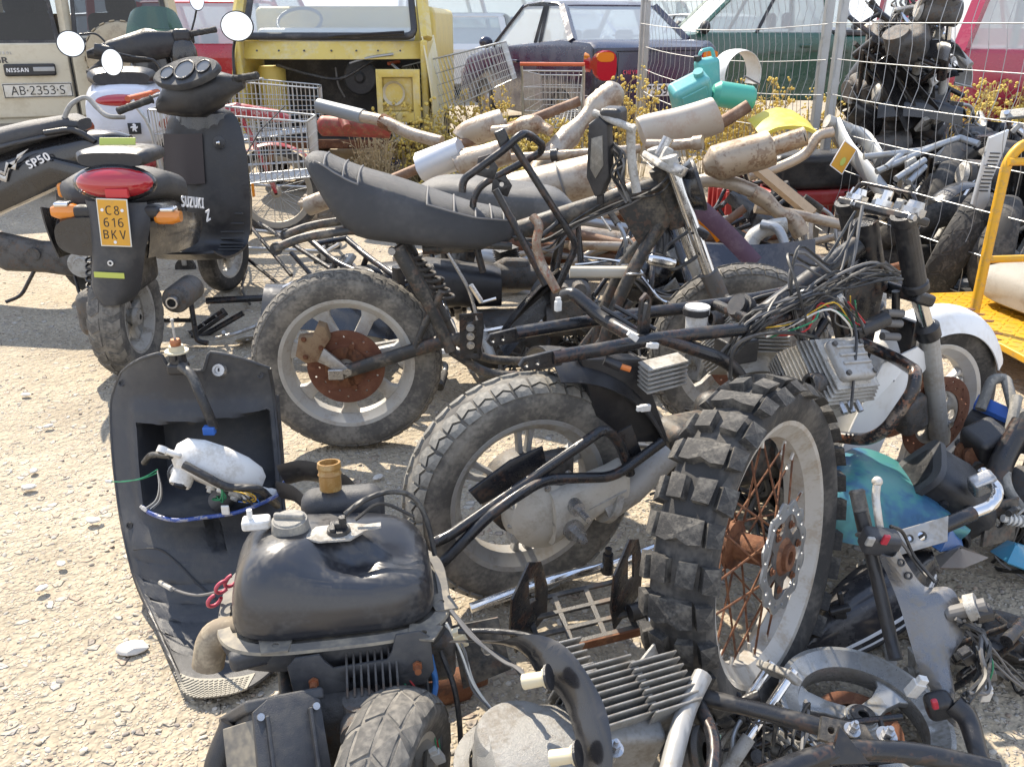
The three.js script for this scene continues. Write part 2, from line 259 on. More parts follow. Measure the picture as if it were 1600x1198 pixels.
// ---------- ground ----------
function groundY(x, z) {
  const b = 0.014 * (fbm(x * 0.9 + 50, z * 0.9 + 50, 512, 3, 5) - 0.5) + 0.010 * (fbm(x * 5 + 60, z * 5 + 60, 1024, 3, 9) - 0.5);
  return b - 0.004;
}
{
  const G = 2048, cell = 34;   // stone cells per tile
  const stone = (u, v, n, s) => {   // worley pebbles
    const x = u * n, y = v * n, xi = Math.floor(x), yi = Math.floor(y); let d1 = 9, d2 = 9, id = 0;
    for (let j = -1; j <= 1; j++) for (let i = -1; i <= 1; i++) { const cx = xi + i, cy = yi + j, mx = ((cx % n) + n) % n, my = ((cy % n) + n) % n, px = cx + hash(mx, my, s), py = cy + hash(mx, my, s + 1), q = Math.hypot(px - x, py - y); if (q < d1) { d2 = d1; d1 = q; id = hash(mx, my, s + 2); } else if (q < d2) d2 = q; }
    return [d1, d2 - d1, id];
  };
  const N2 = 1024, hgt = new Float32Array(N2 * N2), col = new Float32Array(N2 * N2 * 3);
  for (let y = 0; y < N2; y++) for (let x = 0; x < N2; x++) {
    const u = x / N2, v = y / N2, f = fbm(u * 8, v * 8, 8, 5, 71), gr = fbm(u * 200, v * 200, 200, 2, 81), wx = 0.012 * (fbm(u * 45, v * 45, 45, 3, 63) - 0.5), wy = 0.012 * (fbm(u * 45, v * 45, 45, 3, 67) - 0.5), big = stone(u + wx, v + wy, 52, 91), sm = stone(u + wx, v + wy, 150, 95), rgh = fbm(u * 70, v * 70, 70, 3, 61);
    const hb = big[2] > 0.9 ? sst(0.02, 0.3, big[1]) * (0.5 + big[2] * 0.5) : 0, hs = sm[2] > 0.68 ? sst(0.02, 0.35, sm[1]) * 0.45 : 0;
    const h = Math.max(hb, hs * 0.8, 0.12 * gr), i = y * N2 + x;
    hgt[i] = h * 0.45 + 0.12 * f + 0.55 * rgh;
    let c = [0.46, 0.39, 0.285].map((q) => q * (0.66 + 0.36 * gr + 0.3 * (f - 0.5) + 0.22 * (rgh - 0.4)));
    const tone = (id, k) => { const t = hash(Math.floor(id * 1e5), 3, 7); const base = t < 0.5 ? [0.46, 0.4, 0.31] : t < 0.66 ? [0.5, 0.46, 0.4] : t < 0.76 ? [0.38, 0.3, 0.23] : t < 0.9 ? [0.42, 0.38, 0.33] : [0.3, 0.26, 0.22]; return base.map((q) => q * k); };
    if (hs > 0.1) c = c.map((q, k) => mix(q, tone(sm[2], 0.95 + 0.12 * gr)[k], 0.75 * sst(0.08, 0.25, hs)));
    if (hb > 0.15) c = c.map((q, k) => mix(q, tone(big[2], 0.92 + 0.16 * gr)[k], 0.85));
    col[i * 3] = c[0]; col[i * 3 + 1] = c[1]; col[i * 3 + 2] = c[2];
  }
  const map = tex(N2, (u, v, x, y) => { const i = (y * N2 + x) * 3; return [col[i], col[i + 1], col[i + 2]]; });
  const bmp = tex(N2, (u, v, x, y) => hgt[y * N2 + x], false);
  map.repeat.set(1 / 1.3, 1 / 1.3); bmp.repeat.set(1 / 1.3, 1 / 1.3); map.anisotropy = 8;
  const mat = new THREE.MeshStandardMaterial({ map, bumpMap: bmp, bumpScale: 0.02, roughness: 0.95, vertexColors: true });
  const nx = 300, nz = 320, pos = [], colr = [], idx = [], uv = [];
  const fx = (t) => { const s = t * 2 - 1; return Math.sign(s) * (Math.abs(s) * 4.2 + Math.pow(Math.abs(s), 9) * 400); };
  const fz = (t) => 1.2 - (t * 10.5 + Math.pow(t, 9) * 500);
  for (let j = 0; j <= nz; j++) for (let i = 0; i <= nx; i++) {
    const x = fx(i / nx), z = fz(j / nz), far = sst(12, 30, Math.hypot(x, z));
    pos.push(x, mix(groundY(x, z), 0, far), z); uv.push(x, z);
    // patches of darker packed earth and oil between the wrecks, as the photograph shows them
    const q = fbm(x * 1.3 + 40, z * 1.3 + 40, 512, 4, 13), o = fbm(x * 3.1 + 90, z * 3.1 + 90, 512, 4, 17);
    const k = 0.92 + 0.22 * (q - 0.5), s = 1 - 0.12 * sst(0.54, 0.68, o);
    colr.push(k * s, k * s * mix(1, 0.97, 1 - s), k * s * mix(1, 0.92, 1 - s));
  }
  for (let j = 0; j < nz; j++) for (let i = 0; i < nx; i++) { const a = j * (nx + 1) + i; idx.push(a, a + 1, a + nx + 1, a + 1, a + nx + 2, a + nx + 1); }
  const g = new THREE.BufferGeometry(); g.setAttribute('position', new THREE.Float32BufferAttribute(pos, 3)); g.setAttribute('color', new THREE.Float32BufferAttribute(colr, 3)); g.setAttribute('uv', new THREE.Float32BufferAttribute(uv, 2)); g.setIndex(idx); g.computeVertexNormals();
  const m = new THREE.Mesh(g, mat); m.name = 'ground'; m.userData.kind = 'structure'; m.receiveShadow = true; scene.add(m);
}
// loose gravel: uncountable
const pebbleG = [0, 1, 2].map((k) => { const g = new THREE.IcosahedronGeometry(1, 1), p = g.attributes.position; for (let i = 0; i < p.count; i++) { const x = p.getX(i), y = p.getY(i), z = p.getZ(i), q = 0.75 + 0.45 * fbm(x * 1.7 + 9 + k * 5, y * 1.7 + z * 1.3 + 9, 64, 2, 5 + k); p.setXYZ(i, x * q * 1.15, y * q * 0.6, z * q); } return fin(toCreasedNormals(g, 0.5)); });
{
  const mat = new THREE.MeshStandardMaterial({ roughness: 0.92, bumpMap: grainTex, bumpScale: 0.0006 });
  const tones = [[0.46, 0.4, 0.31], [0.5, 0.46, 0.39], [0.38, 0.3, 0.23], [0.43, 0.39, 0.33], [0.32, 0.28, 0.24], [0.48, 0.44, 0.38]];
  const n = 22000, im = new THREE.InstancedMesh(pebbleG[0], mat, n), o = new THREE.Object3D(), c = new THREE.Color();
  for (let i = 0; i < n; i++) {
    const d = 1.0 + 7.5 * Math.pow(rnd(), 1.7), x = rr(-0.75, 0.75) * (d + 0.4), z = -d, s = 0.0018 + 0.0055 * Math.pow(rnd(), 5);
    o.position.set(x, groundY(x, z) + s * 0.15, z); o.rotation.set(rr(-0.5, 0.5), rr(0, 6.3), rr(-0.5, 0.5)); o.scale.set(s * rr(0.8, 1.5), s * rr(0.7, 1.2), s); o.updateMatrix(); im.setMatrixAt(i, o.matrix);
    const t = tones[Math.floor(rnd() * 6)], k = rr(0.8, 1.1); im.setColorAt(i, c.setRGB(t[0] * k, t[1] * k, t[2] * k));
  }
  im.name = 'gravel'; im.userData = { kind: 'stuff', label: 'loose gravel scattered over the sandy yard ground', category: 'gravel' }; im.castShadow = im.receiveShadow = true; scene.add(im);
}

// ---------- cars standing behind ----------
function carWheel(parent, x, y, z, R, w, side, rimMat = M.alloy) {
  const wh = part(parent, 'wheel', rot(lathe([[R * 0.62, -w / 2], [R * 0.9, -w / 2], [R * 0.985, -w * 0.36], [R, 0], [R * 0.985, w * 0.36], [R * 0.9, w / 2], [R * 0.62, w / 2]], 32), PI / 2), M.rubber, { at: [x, y, z] });
  part(wh, 'rim', rot(merge([lathe([[R * 0.63, -w * 0.42], [R * 0.6, -w * 0.2], [R * 0.58, w * 0.2], [R * 0.63, w * 0.42]], 28), lathe([[0.001, w * 0.3], [R * 0.18, w * 0.32], [R * 0.3, w * 0.2], [R * 0.6, w * 0.28]], 28)]), side * PI / 2), rimMat);
  return wh;
}
const quad = (a, b, c, d) => shell((u, v) => { const l = V(a).lerp(V(b), u), r = V(d).lerp(V(c), u); return l.lerp(r, v).toArray(); }, 1, 1, 0.004);
const paneG = (a, b, c, d) => { const g = new THREE.BufferGeometry(); g.setAttribute('position', new THREE.Float32BufferAttribute([...a, ...b, ...c, ...a, ...c, ...d], 3)); g.computeVertexNormals(); return fin(g); };
// generic car: x forward from the rear bumper, y up, z to the right
function auto(name, label, o) {
  const t = thing(name, label, o.cat || 'car', o.pos, o.turn); t.scale.y = o.sy || 1;
  const W = o.W / 2, body = part(t, 'body', plate(o.outline, o.W, 0.05, [], false), o.paint);
  const [br, bf, rr_, rf] = o.cab, zb = W * 0.96, zr = W * (o.tum || 0.8), P = (q, z) => [q[0], q[1], z];
  part(t, 'roof', loft([rr_, [mix(rr_[0], rf[0], 0.12), mix(rr_[1], rf[1], 0.12) + 0.04], [mix(rr_[0], rf[0], 0.5), mix(rr_[1], rf[1], 0.5) + 0.06], [mix(rr_[0], rf[0], 0.88), mix(rr_[1], rf[1], 0.88) + 0.035], rf].map(([x, y]) => ringX(x, y - 0.01, 0, 0.028, zr + 0.02, 4, 20))), o.paint);
  const pil = (a, b, k = 0.04) => sweep([V(a), V(b)], k * (o.pk || 1), 4, { flat: [1, 0.7] });
  for (const s of [-1, 1]) {
    part(t, 'pillar', pil(P(br, s * zb), P(rr_, s * zr), 0.06), o.paint); part(t, 'pillar', pil(P(bf, s * zb), P(rf, s * zr)), o.paint);
    const n = o.mids.length, cuts = [0, ...o.mids, 1];
    for (const m of o.mids) part(t, 'pillar', pil(P([mix(br[0], bf[0], m), mix(br[1], bf[1], m)], s * zb), P([mix(rr_[0], rf[0], m), mix(rr_[1], rf[1], m)], s * zr), 0.035), o.pk ? o.paint : M.trim);
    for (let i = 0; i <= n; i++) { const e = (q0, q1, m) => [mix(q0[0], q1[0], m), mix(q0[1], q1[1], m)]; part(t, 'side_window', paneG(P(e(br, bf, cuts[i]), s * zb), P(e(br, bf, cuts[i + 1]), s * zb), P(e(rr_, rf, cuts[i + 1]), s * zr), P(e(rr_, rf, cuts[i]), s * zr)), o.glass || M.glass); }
    const mx = mix(br[0], bf[0], 0.96), my = bf[1] + 0.05; if (o.mirrors !== false) part(t, 'door_mirror', mv(sph(1, 14, 10).scale(0.07, 0.075, 0.1), mx, my, s * (W + 0.12)), o.mirrorMat || M.trim);
    for (const x of o.wheels) carWheel(t, x, o.R, s * (W - 0.11), o.R, 0.2, s);
    for (const x of o.handles || []) part(t, 'door_handle', rbox(0.16, 0.035, 0.03, 0.012), o.paint, { at: [x, o.hy, s * (W + 0.012)] });
  }
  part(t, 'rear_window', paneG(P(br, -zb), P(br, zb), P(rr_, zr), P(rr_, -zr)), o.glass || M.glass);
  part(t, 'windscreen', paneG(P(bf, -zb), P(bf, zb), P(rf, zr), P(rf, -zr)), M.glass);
  for (const x of o.seats || []) for (const s of [-0.45, 0.45]) { const st = part(t, 'seat', loft([ringX(x, bf[1] - 0.35, s * W, 0.3, 0.24, 4, 16, -0.25), ringX(x + 0.13, bf[1] - 0.33, s * W, 0.28, 0.22, 4, 16, -0.25)]), M.trim); part(st, 'headrest', rbox(0.1, 0.18, 0.26, 0.05), M.trim, { at: [x - 0.05, bf[1] + 0.12, s * W] }); }
  return t;
}
const paintOf = (key, c, o = {}) => o.plain ? mt(key, c, 0.35) : mt(key, c, 0.22, 0, { d: o.d || c.map((v) => v * 0.6 + 0.14), amt: o.amt ?? 0.5, lo: 0.44, hi: 0.8, sc: 0.9, roughVar: 0.35, phys: { clearcoat: 0.5, clearcoatRoughness: 0.15 } });
const arch = (x, R, y0 = 0.22) => Array.from({ length: 9 }, (_, k) => { const a = PI - k / 8 * PI; return [x + R * cos(a), y0 + R * sin(a)]; });
const flip = (x) => x;

// dark blue saloon: rear towards us, nose pointing away to the left
{
  const p = paintOf('navy car paint', [0.012, 0.016, 0.042], { d: [0.06, 0.06, 0.09], amt: 0.4 });
  const t = auto('saloon_car', 'dark blue saloon with orange and red tail lights behind the trolleys', {
    sy: 1.06, pos: [1.72, 0, -11.0], turn: 90 * RAD + 24 * RAD, W: 1.7, paint: p, R: 0.3, wheels: [0.85, 3.35], mids: [0.36, 0.42], tum: 0.78, hy: 0.84, handles: [1.35, 2.2], seats: [1.5, 2.4], mirrorMat: p,
    outline: [[0.06, 0.3], [0, 0.5], [0.0, 0.72], [0.04, 1.04], [0.16, 1.1], [0.9, 1.12], [2.6, 1.02], [3.2, 0.98], [4.0, 0.86], [4.32, 0.66], [4.35, 0.3], [3.7, 0.22], ...arch(3.35, 0.35).reverse(), [2.9, 0.22], [1.3, 0.22], ...arch(0.85, 0.35).reverse(), [0.4, 0.24]],
    cab: [[0.62, 1.1], [3.05, 1.0], [1.18, 1.47], [2.35, 1.48]],
  });
  const zr = 0.85;
  for (const s of [-1, 1]) {
    const L = part(t, 'tail_light', loft([ringX(-0.014, 0.86, s * 0.7, 0.15, 0.13, 3, 18), ringX(0.02, 0.86, s * 0.71, 0.16, 0.14, 3, 18), ringX(0.25, 0.88, s * 0.8, 0.13, 0.062, 3, 18)]), M.red);
    part(L, 'indicator', loft([ringX(-0.02, 0.95, s * 0.72, 0.05, 0.11, 3, 16), ringX(0.24, 0.95, s * 0.8, 0.05, 0.067, 3, 16)]), M.amber);
  }
  part(t, 'bumper', loft([ringX(-0.08, 0.45, 0, 0.14, 0.72, 4, 24), ringX(0.0, 0.45, 0, 0.17, 0.86, 5, 24), ringX(0.3, 0.45, 0, 0.16, 0.87, 5, 24)]), p);
  const pl = part(t, 'number_plate', rbox(0.012, 0.13, 0.62, 0.004), M.inkWhite, { at: [-0.092, 0.6, 0.0] });
  part(pl, 'plate_text', rot(text('7339', 0.1, { wide: 0.9 }), 0, -PI / 2, 0), M.ink, { at: [-0.0085, -0.05, -0.06] });
  part(pl, 'plate_band', box(0.003, 0.12, 0.05), mt('plate blue', [0.02, 0.05, 0.3], 0.5), { at: [-0.0075, 0, -0.28] });
  part(t, 'badge_text', rot(text('CHEVROLET', 0.042, { space: 0.12 }), 0, -PI / 2, 0), M.chrome, { at: [-0.012, 0.77, -0.3] });
  part(t, 'trunk_seam', rbox(0.006, 0.008, 1.1, 0.002), M.dark, { at: [0.022, 1.005, 0] });
  for (const s of [-1, 1]) part(t, 'trunk_seam', rbox(0.006, 0.34, 0.008, 0.002), M.dark, { at: [-0.001, 0.82, s * 0.55] });
  part(t, 'wiper_shelf', rbox(0.25, 0.02, 0.3, 0.008), M.trim, { at: [0.9, 1.15, 0.1] });
}
// small blue hatchback beyond it
{
  const p = paintOf('blue car paint', [0.03, 0.075, 0.24]);
  const t = auto('hatchback_car', 'bright blue hatchback parked beyond the dark blue saloon', {
    pos: [0.5, 0, -20.6], turn: -70 * RAD, W: 1.62, paint: p, R: 0.29, wheels: [0.6, 3.0], mids: [0.3, 0.62], tum: 0.8, hy: 0.85, handles: [1.3, 2.1], seats: [1.3, 2.2], mirrorMat: p,
    outline: [[0, 0.3], [0, 0.9], [0.1, 1.0], [2.7, 0.96], [3.4, 0.82], [3.7, 0.6], [3.72, 0.3], [3.35, 0.22], ...arch(3.0, 0.34).reverse(), [2.6, 0.22], [1.0, 0.22], ...arch(0.6, 0.34).reverse(), [0.2, 0.24]],
    cab: [[0.05, 0.98], [2.85, 0.96], [0.35, 1.46], [2.0, 1.5]],
  });
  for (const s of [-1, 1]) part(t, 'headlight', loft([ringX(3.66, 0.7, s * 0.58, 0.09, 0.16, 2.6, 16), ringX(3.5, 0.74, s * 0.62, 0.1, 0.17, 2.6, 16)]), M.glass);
}
// cream off-roader, rear doors towards us
{
  const p = M.cream, t = thing('off_road_vehicle', 'cream off-road wagon with rear number plate AB 2353 S', 'car', [-3.66, 0, -7.8], 21 * RAD);
  const side = plate([[-0.9, 0.45], [-0.9, 1.22], [0.9, 1.22], [0.9, 0.45]], 0.06, 0.02);
  part(t, 'body', mv(rbox(1.78, 0.72, 4.0, 0.05, 3), 0, 0.86, -2.0), p);
  part(t, 'roof', mv(rbox(1.6, 0.12, 2.9, 0.05, 3), 0, 1.8, -1.5), p);
  for (const x of [-0.84, 0.84]) part(t, 'pillar', sweep([V(x, 1.2, -0.03), V(x * 0.94, 1.78, -0.12)], 0.075, 4, { flat: [1, 0.8] }), p);
  part(t, 'pillar', sweep([V(-0.005, 1.2, -0.02), V(-0.005, 1.78, -0.1)], 0.05, 4), p);
  for (const x of [-0.84, 0.84]) for (const z of [-1.1, -2.1, -2.9]) part(t, 'pillar', rod([x, 1.2, z], [x * 0.95, 1.78, z + 0.1], 0.035), p);
  // rear doors
  const dL = part(t, 'rear_door', mv(rbox(0.84, 0.58, 0.03, 0.02, 3), -0.44, 0.93, 0.012), p);
  const dR = part(t, 'rear_door', mv(rbox(0.84, 0.58, 0.03, 0.02, 3), 0.425, 0.93, 0.012), p);
  for (const [cx, d, w] of [[-0.46, dL, 0.72], [0.42, dR, 0.7]]) {
    const fr = part(d, 'window_frame', plate([[-w / 2 - 0.04, -0.02], [w / 2 + 0.04, -0.02], [w / 2 - 0.01, 0.56], [-w / 2 + 0.01, 0.56]], 0.03, 0.006, [[[-w / 2, 0.02], [-w / 2 + 0.03, 0.52], [w / 2 - 0.03, 0.52], [w / 2, 0.02]]]), M.trim, { at: [cx, 1.22, 0.0], rot: [-0.14, 0, 0] });
    part(d, 'rear_window', paneG([cx - w / 2, 1.24, 0.0], [cx + w / 2, 1.24, 0.0], [cx + w / 2 - 0.03, 1.75, -0.08], [cx - w / 2 + 0.03, 1.75, -0.08]), M.tint);
  }
  const h = part(dL, 'door_handle', rbox(0.38, 0.095, 0.04, 0.015), M.plastic, { at: [-0.32, 1.015, 0.04] });
  const hi = part(dL, 'handle_lettering', text('NISSAN', 0.032), M.inkWhite, { at: [-0.41, 1.0, 0.061] });
  part(dL, 'handle_recess', rbox(0.16, 0.035, 0.012, 0.004), M.zinc, { at: [-0.215, 1.02, 0.057] });
  part(dL, 'badge', text('PATROL', 0.022, { space: 0.25 }), M.steel, { at: [-0.5, 1.135, 0.03] });
  part(dL, 'badge', text('GR', 0.045, { wide: 1.3 }), M.trim, { at: [-0.52, 1.07, 0.03] });
  const pl = part(dL, 'number_plate', rbox(0.52, 0.115, 0.012, 0.004), mt('plate white', [0.62, 0.6, 0.54], 0.5, 0, { d: [0.45, 0.4, 0.3], amt: 0.6, sc: 0.2 }), { at: [-0.29, 0.855, 0.034] });
  part(pl, 'plate_border', plate([[-0.255, -0.053], [0.255, -0.053], [0.255, 0.053], [-0.255, 0.053]], 0.003, 0, [[[-0.249, -0.047], [-0.249, 0.047], [0.249, 0.047], [0.249, -0.047]]]), M.ink, { at: [0, 0, 0.0065] });
  part(pl, 'plate_text', text('AB·2353·S', 0.068, { font: fontR, wide: 0.93, depth: 0.002, space: 0.02 }), M.ink, { at: [0, -0.033, 0.006] });
  for (const x of [-1, 1]) { const l = part(t, 'tail_light', rbox(0.12, 0.32, 0.06, 0.015), M.red, { at: [x * 0.83, 0.78, 0.0] }); part(l, 'reversing_lens', rbox(0.1, 0.07, 0.064, 0.012), M.amber, { at: [0, 0.12, 0.002] }); }
  const bp = part(t, 'bumper', mv(rbox(1.8, 0.2, 0.2, 0.03, 3), 0, 0.5, 0.08), mt('brown bumper', [0.2, 0.17, 0.13], 0.6, 0.2, { d: [0.34, 0.29, 0.21], amt: 0.8, sc: 0.3 }));
  part(bp, 'bumper_light', rbox(0.2, 0.11, 0.02, 0.01), M.red, { at: [-0.42, 0.52, 0.178] }); part(bp, 'bumper_bracket', rbox(0.14, 0.19, 0.05, 0.01), M.rust, { at: [-0.17, 0.49, 0.17] });
  // spare wheel with a tan cover
  const sp = part(t, 'spare_wheel', mv(rot(lathe([[0.001, 0.13], [0.15, 0.125], [0.27, 0.11], [0.345, 0.07], [0.36, 0.0], [0.345, -0.07], [0.2, -0.1]], 40), PI / 2), 0, 0, 0), mt('tan cover', [0.42, 0.35, 0.24], 0.7, 0, { d: [0.3, 0.24, 0.16], amt: 0.8, sc: 0.25, bump: 0.004, bsc: 0.09 }), { at: [0.4, 1.1, 0.15], s: [0.8, 0.8, 1] });
  for (let k = 0; k < 22; k++) { const a = k / 22 * 2 * PI; part(sp, 'tread_block', rbox(0.05, 0.014, 0.11, 0.004), mats['tan cover'], { at: [0.362 * cos(a), 0.362 * sin(a), 0], rot: [0, 0, a + PI / 2] }); }
  for (const x of [-1, 1]) { carWheel(t, x * 0.76, 0.38, -0.7, 0.38, 0.26, 1).rotation.y = PI / 2; carWheel(t, x * 0.76, 0.38, -3.2, 0.38, 0.26, 1).rotation.y = PI / 2; }
  for (const x of [-0.42, 0.42]) for (const z of [-0.95, -2.1]) { const s = part(t, 'seat', mv(rbox(0.6, 0.55, 0.16, 0.07, 3), x, 1.18, z), M.trim); part(s, 'headrest', rbox(0.26, 0.16, 0.1, 0.05), M.trim, { at: [x, 1.52, z] }); }
  part(t, 'door_seam', box(0.012, 0.58, 0.012), M.dark, { at: [-0.008, 0.93, 0.022] });
}
// yellow van with its nose stripped
{
  const p = mt('van yellow', [0.6, 0.46, 0.11], 0.35, 0, { d: [0.6, 0.53, 0.32], amt: 0.7, sc: 0.7, roughVar: 0.2, d2: [0.14, 0.07, 0.03], amt2: 0.12 });
  const t = thing('panel_van', 'yellow van with its bonnet and grille stripped off', 'van', [-1.5, 0, -7.75]); t.scale.y = 1.04;
  // cab shell with the empty engine bay open to the front
  part(t, 'body', [mv(rbox(1.62, 1.0, 2.6, 0.06), 0, 0.95, -2.1), mv(rbox(0.06, 0.75, 0.8, 0.02), -0.77, 0.82, -0.42), mv(rbox(0.06, 0.75, 0.8, 0.02), 0.77, 0.82, -0.42)], p);
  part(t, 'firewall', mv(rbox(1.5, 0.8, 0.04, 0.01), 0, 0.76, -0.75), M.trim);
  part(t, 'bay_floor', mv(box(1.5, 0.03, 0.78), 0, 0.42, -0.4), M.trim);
  const cowl = part(t, 'cowl_panel', shell((u, v) => [mix(-0.74, 0.74, u), 1.18 - 0.13 * v, -0.04 + 0.05 * v - 0.12 * Math.pow(Math.abs(u - 0.5) * 2, 3)], 20, 6, 0.012), p);
  for (let k = 0; k < 7; k++) part(cowl, 'bolt', rot(cyl(0.008, 0.008, 0.012, 8), PI / 2), M.darkCast, { at: [-0.6 + k * 0.2 + 0.02 * sin(k * 5), 1.115, 0.0] });
  for (const s of [-1, 1]) {
    const w = part(t, 'wing', shell((u, v) => [s * (0.76 + 0.075 * sin(v * 2.2) + 0.03 * u), 1.22 - 0.82 * v, 0.08 * sin(PI * v) - 0.04 - u * 0.75], 8, 14, 0.012), s > 0 ? mt('van wing', [0.62, 0.55, 0.3], 0.4, 0, { d: [0.66, 0.62, 0.5], amt: 0.8, sc: 0.5 }) : p);  // right wing uses a paler copy of the yellow, sunlight put into the colour
    part(t, 'screen_pillar', sweep([V(s * 0.79, 1.2, -0.08), V(s * 0.7, 1.85, -0.42)], 0.055, 6), p);
  }
  // headlight panel on the right, canister on the left
  const hp = part(t, 'headlight_panel', plate([[-0.17, -0.2], [0.19, -0.2], [0.19, 0.2], [-0.17, 0.2]], 0.05, 0.012, [[[-0.12, -0.12], [-0.12, 0.14], [0.13, 0.14], [0.13, -0.12]]]), p, { at: [0.55, 0.78, 0.08] });
  part(hp, 'lamp_bucket', mv(rbox(0.26, 0.27, 0.05, 0.02), 0.0, 0.01, -0.05), p); part(hp, 'lamp_bowl', mv(rot(lathe([[0.02, -0.03], [0.07, -0.01], [0.095, 0.03]], 24), PI / 2), -0.03, 0.02, -0.02), M.cream);
  part(t, 'washer_bottle', mv(lathe([[0.001, 0], [0.11, 0.005], [0.115, 0.1], [0.115, 0.38], [0.1, 0.41], [0.001, 0.41]], 24), -0.57, 0.58, -0.3), mt('yellow plastic', [0.55, 0.42, 0.1], 0.5));
  const fan = part(t, 'brake_servo', mv(rot(lathe([[0.001, 0.05], [0.03, 0.05], [0.05, 0.03], [0.13, 0.02], [0.145, 0], [0.145, -0.05], [0.1, -0.08]], 32), PI / 2), 0.19, 0.9, -0.3), M.plasticDusty);
  part(t, 'bay_hose', hose([[-0.5, 1.0, -0.2], [-0.2, 0.93, -0.1], [0.05, 0.9, -0.1], [0.3, 1.02, -0.15], [0.45, 1.08, -0.1]], 0.012, 8), M.cable);
  part(t, 'bay_hose', hose([[0.0, 0.98, -0.2], [0.02, 0.85, -0.16], [0.06, 0.75, -0.2]], 0.008, 6), M.cableGrey);
  part(t, 'bay_strut', hose([[0.15, 1.02, -0.04], [0.3, 1.06, 0.0], [0.52, 1.09, -0.02]], 0.01, 6), M.zinc);
  part(t, 'sill', mv(rbox(1.3, 0.07, 0.08, 0.015), 0.05, 0.4, 0.02), M.rust);
  part(t, 'chassis_leg', mv(rbox(0.12, 0.16, 0.1, 0.01), 0.56, 0.5, 0.06), M.white);
  part(t, 'screen_rubber', pipe([[-0.7, 1.22, -0.05], [0.7, 1.22, -0.05], [0.62, 1.85, -0.4], [-0.62, 1.85, -0.4], [-0.7, 1.22, -0.05]], 0.028, 0.08, 8), M.trim);
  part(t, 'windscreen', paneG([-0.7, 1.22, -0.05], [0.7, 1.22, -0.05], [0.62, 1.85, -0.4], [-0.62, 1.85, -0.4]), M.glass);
  part(t, 'wiper', [rod([0.0, 1.22, 0.02], [0.62, 1.24, 0.0], 0.012), rod([0.05, 1.225, 0.03], [0.62, 1.255, 0.01], 0.008)], M.plastic);
  part(t, 'dashboard', mv(rbox(1.3, 0.12, 0.4, 0.05), 0, 1.22, -0.4), M.white);
  part(t, 'steering_wheel', mv(rot(fin(new THREE.TorusGeometry(0.19, 0.014, 8, 30)), -1.0), -0.35, 1.33, -0.55), M.plastic);
  part(t, 'roof', mv(rbox(1.5, 0.1, 2.6, 0.04), 0, 1.95, -1.75), p);
  for (const s of [-1, 1]) { carWheel(t, s * 0.68, 0.3, -0.5, 0.3, 0.18, 1).rotation.y = PI / 2; carWheel(t, s * 0.68, 0.3, -2.7, 0.3, 0.18, 1).rotation.y = PI / 2; }
}
// red car between off-roader and van
{
  const p = paintOf('red car paint', [0.42, 0.02, 0.03]);
  const t = auto('hatchback_car', 'red car seen between the cream off-roader and the yellow van', {
    pos: [-4.15, 0, -12.0], turn: 90 * RAD, W: 1.65, paint: p, R: 0.3, wheels: [0.6, 3.0], mids: [0.4], tum: 0.82, hy: 0.85, handles: [1.6], seats: [1.3, 2.2],
    outline: [[0, 0.35], [0, 0.95], [0.1, 1.12], [2.6, 1.02], [3.5, 0.9], [3.7, 0.6], [3.7, 0.3], [3.35, 0.24], ...arch(3.0, 0.34).reverse(), [2.6, 0.24], [1.0, 0.24], ...arch(0.6, 0.34).reverse(), [0.2, 0.26]],
    cab: [[0.08, 1.12], [2.6, 1.02], [0.4, 1.6], [1.9, 1.62]],
  });
  for (const s of [-1, 1]) part(t, 'tail_light', rbox(0.04, 0.3, 0.14, 0.02), M.redDark, { at: [-0.008, 0.98, s * 0.72] });
  part(t, 'bumper', mv(rbox(0.14, 0.22, 1.62, 0.05), 0, 0.5, 0), M.trim);
}
// green pick-up seen through the fence, and a red wagon to its right
{
  const p = paintOf('green car paint', [0.02, 0.085, 0.06], { d: [0.12, 0.19, 0.17] });
  const t = auto('pickup_truck', 'dark green pick-up truck parked behind the wire fence', {
    cat: 'truck', sy: 1.14, pos: [6.2, 0, -13.4], turn: 180 * RAD, W: 1.75, paint: p, R: 0.36, wheels: [0.9, 3.75], mids: [0.55], tum: 0.84, hy: 0.95, handles: [2.3], seats: [2.5],
    outline: [[0, 0.45], [0, 1.06], [1.9, 1.06], [2.0, 1.1], [3.7, 1.1], [4.6, 0.98], [4.85, 0.8], [4.85, 0.42], [4.2, 0.36], ...arch(3.75, 0.44, 0.3).reverse(), [3.2, 0.34], [1.4, 0.34], ...arch(0.9, 0.44, 0.3).reverse(), [0.4, 0.4]],
    cab: [[2.0, 1.08], [3.75, 1.1], [2.1, 1.68], [3.05, 1.7]],
  });
  for (const s of [-1, 1]) for (const [x, y] of [[0.9, 0.3], [3.75, 0.3]]) part(t, 'arch_flare', sweep(Array.from({ length: 13 }, (_, k) => V(x + 0.46 * cos(PI * k / 12), y + 0.46 * sin(PI * k / 12), s * 0.875)), 0.035, 6), M.trim);
  for (const s of [-1, 1]) part(t, 'load_rail', mv(rbox(1.9, 0.05, 0.06, 0.015), 0.98, 1.085, s * 0.82), M.trim);
  part(t, 'door_seam', box(0.012, 0.6, 0.012), M.dark, { at: [2.12, 0.75, 0.874] }); part(t, 'door_seam', box(0.012, 0.6, 0.012), M.dark, { at: [3.3, 0.75, 0.874] });
  part(t, 'bumper', mv(rbox(0.12, 0.2, 1.75, 0.04), 4.88, 0.5, 0), M.trim);
}
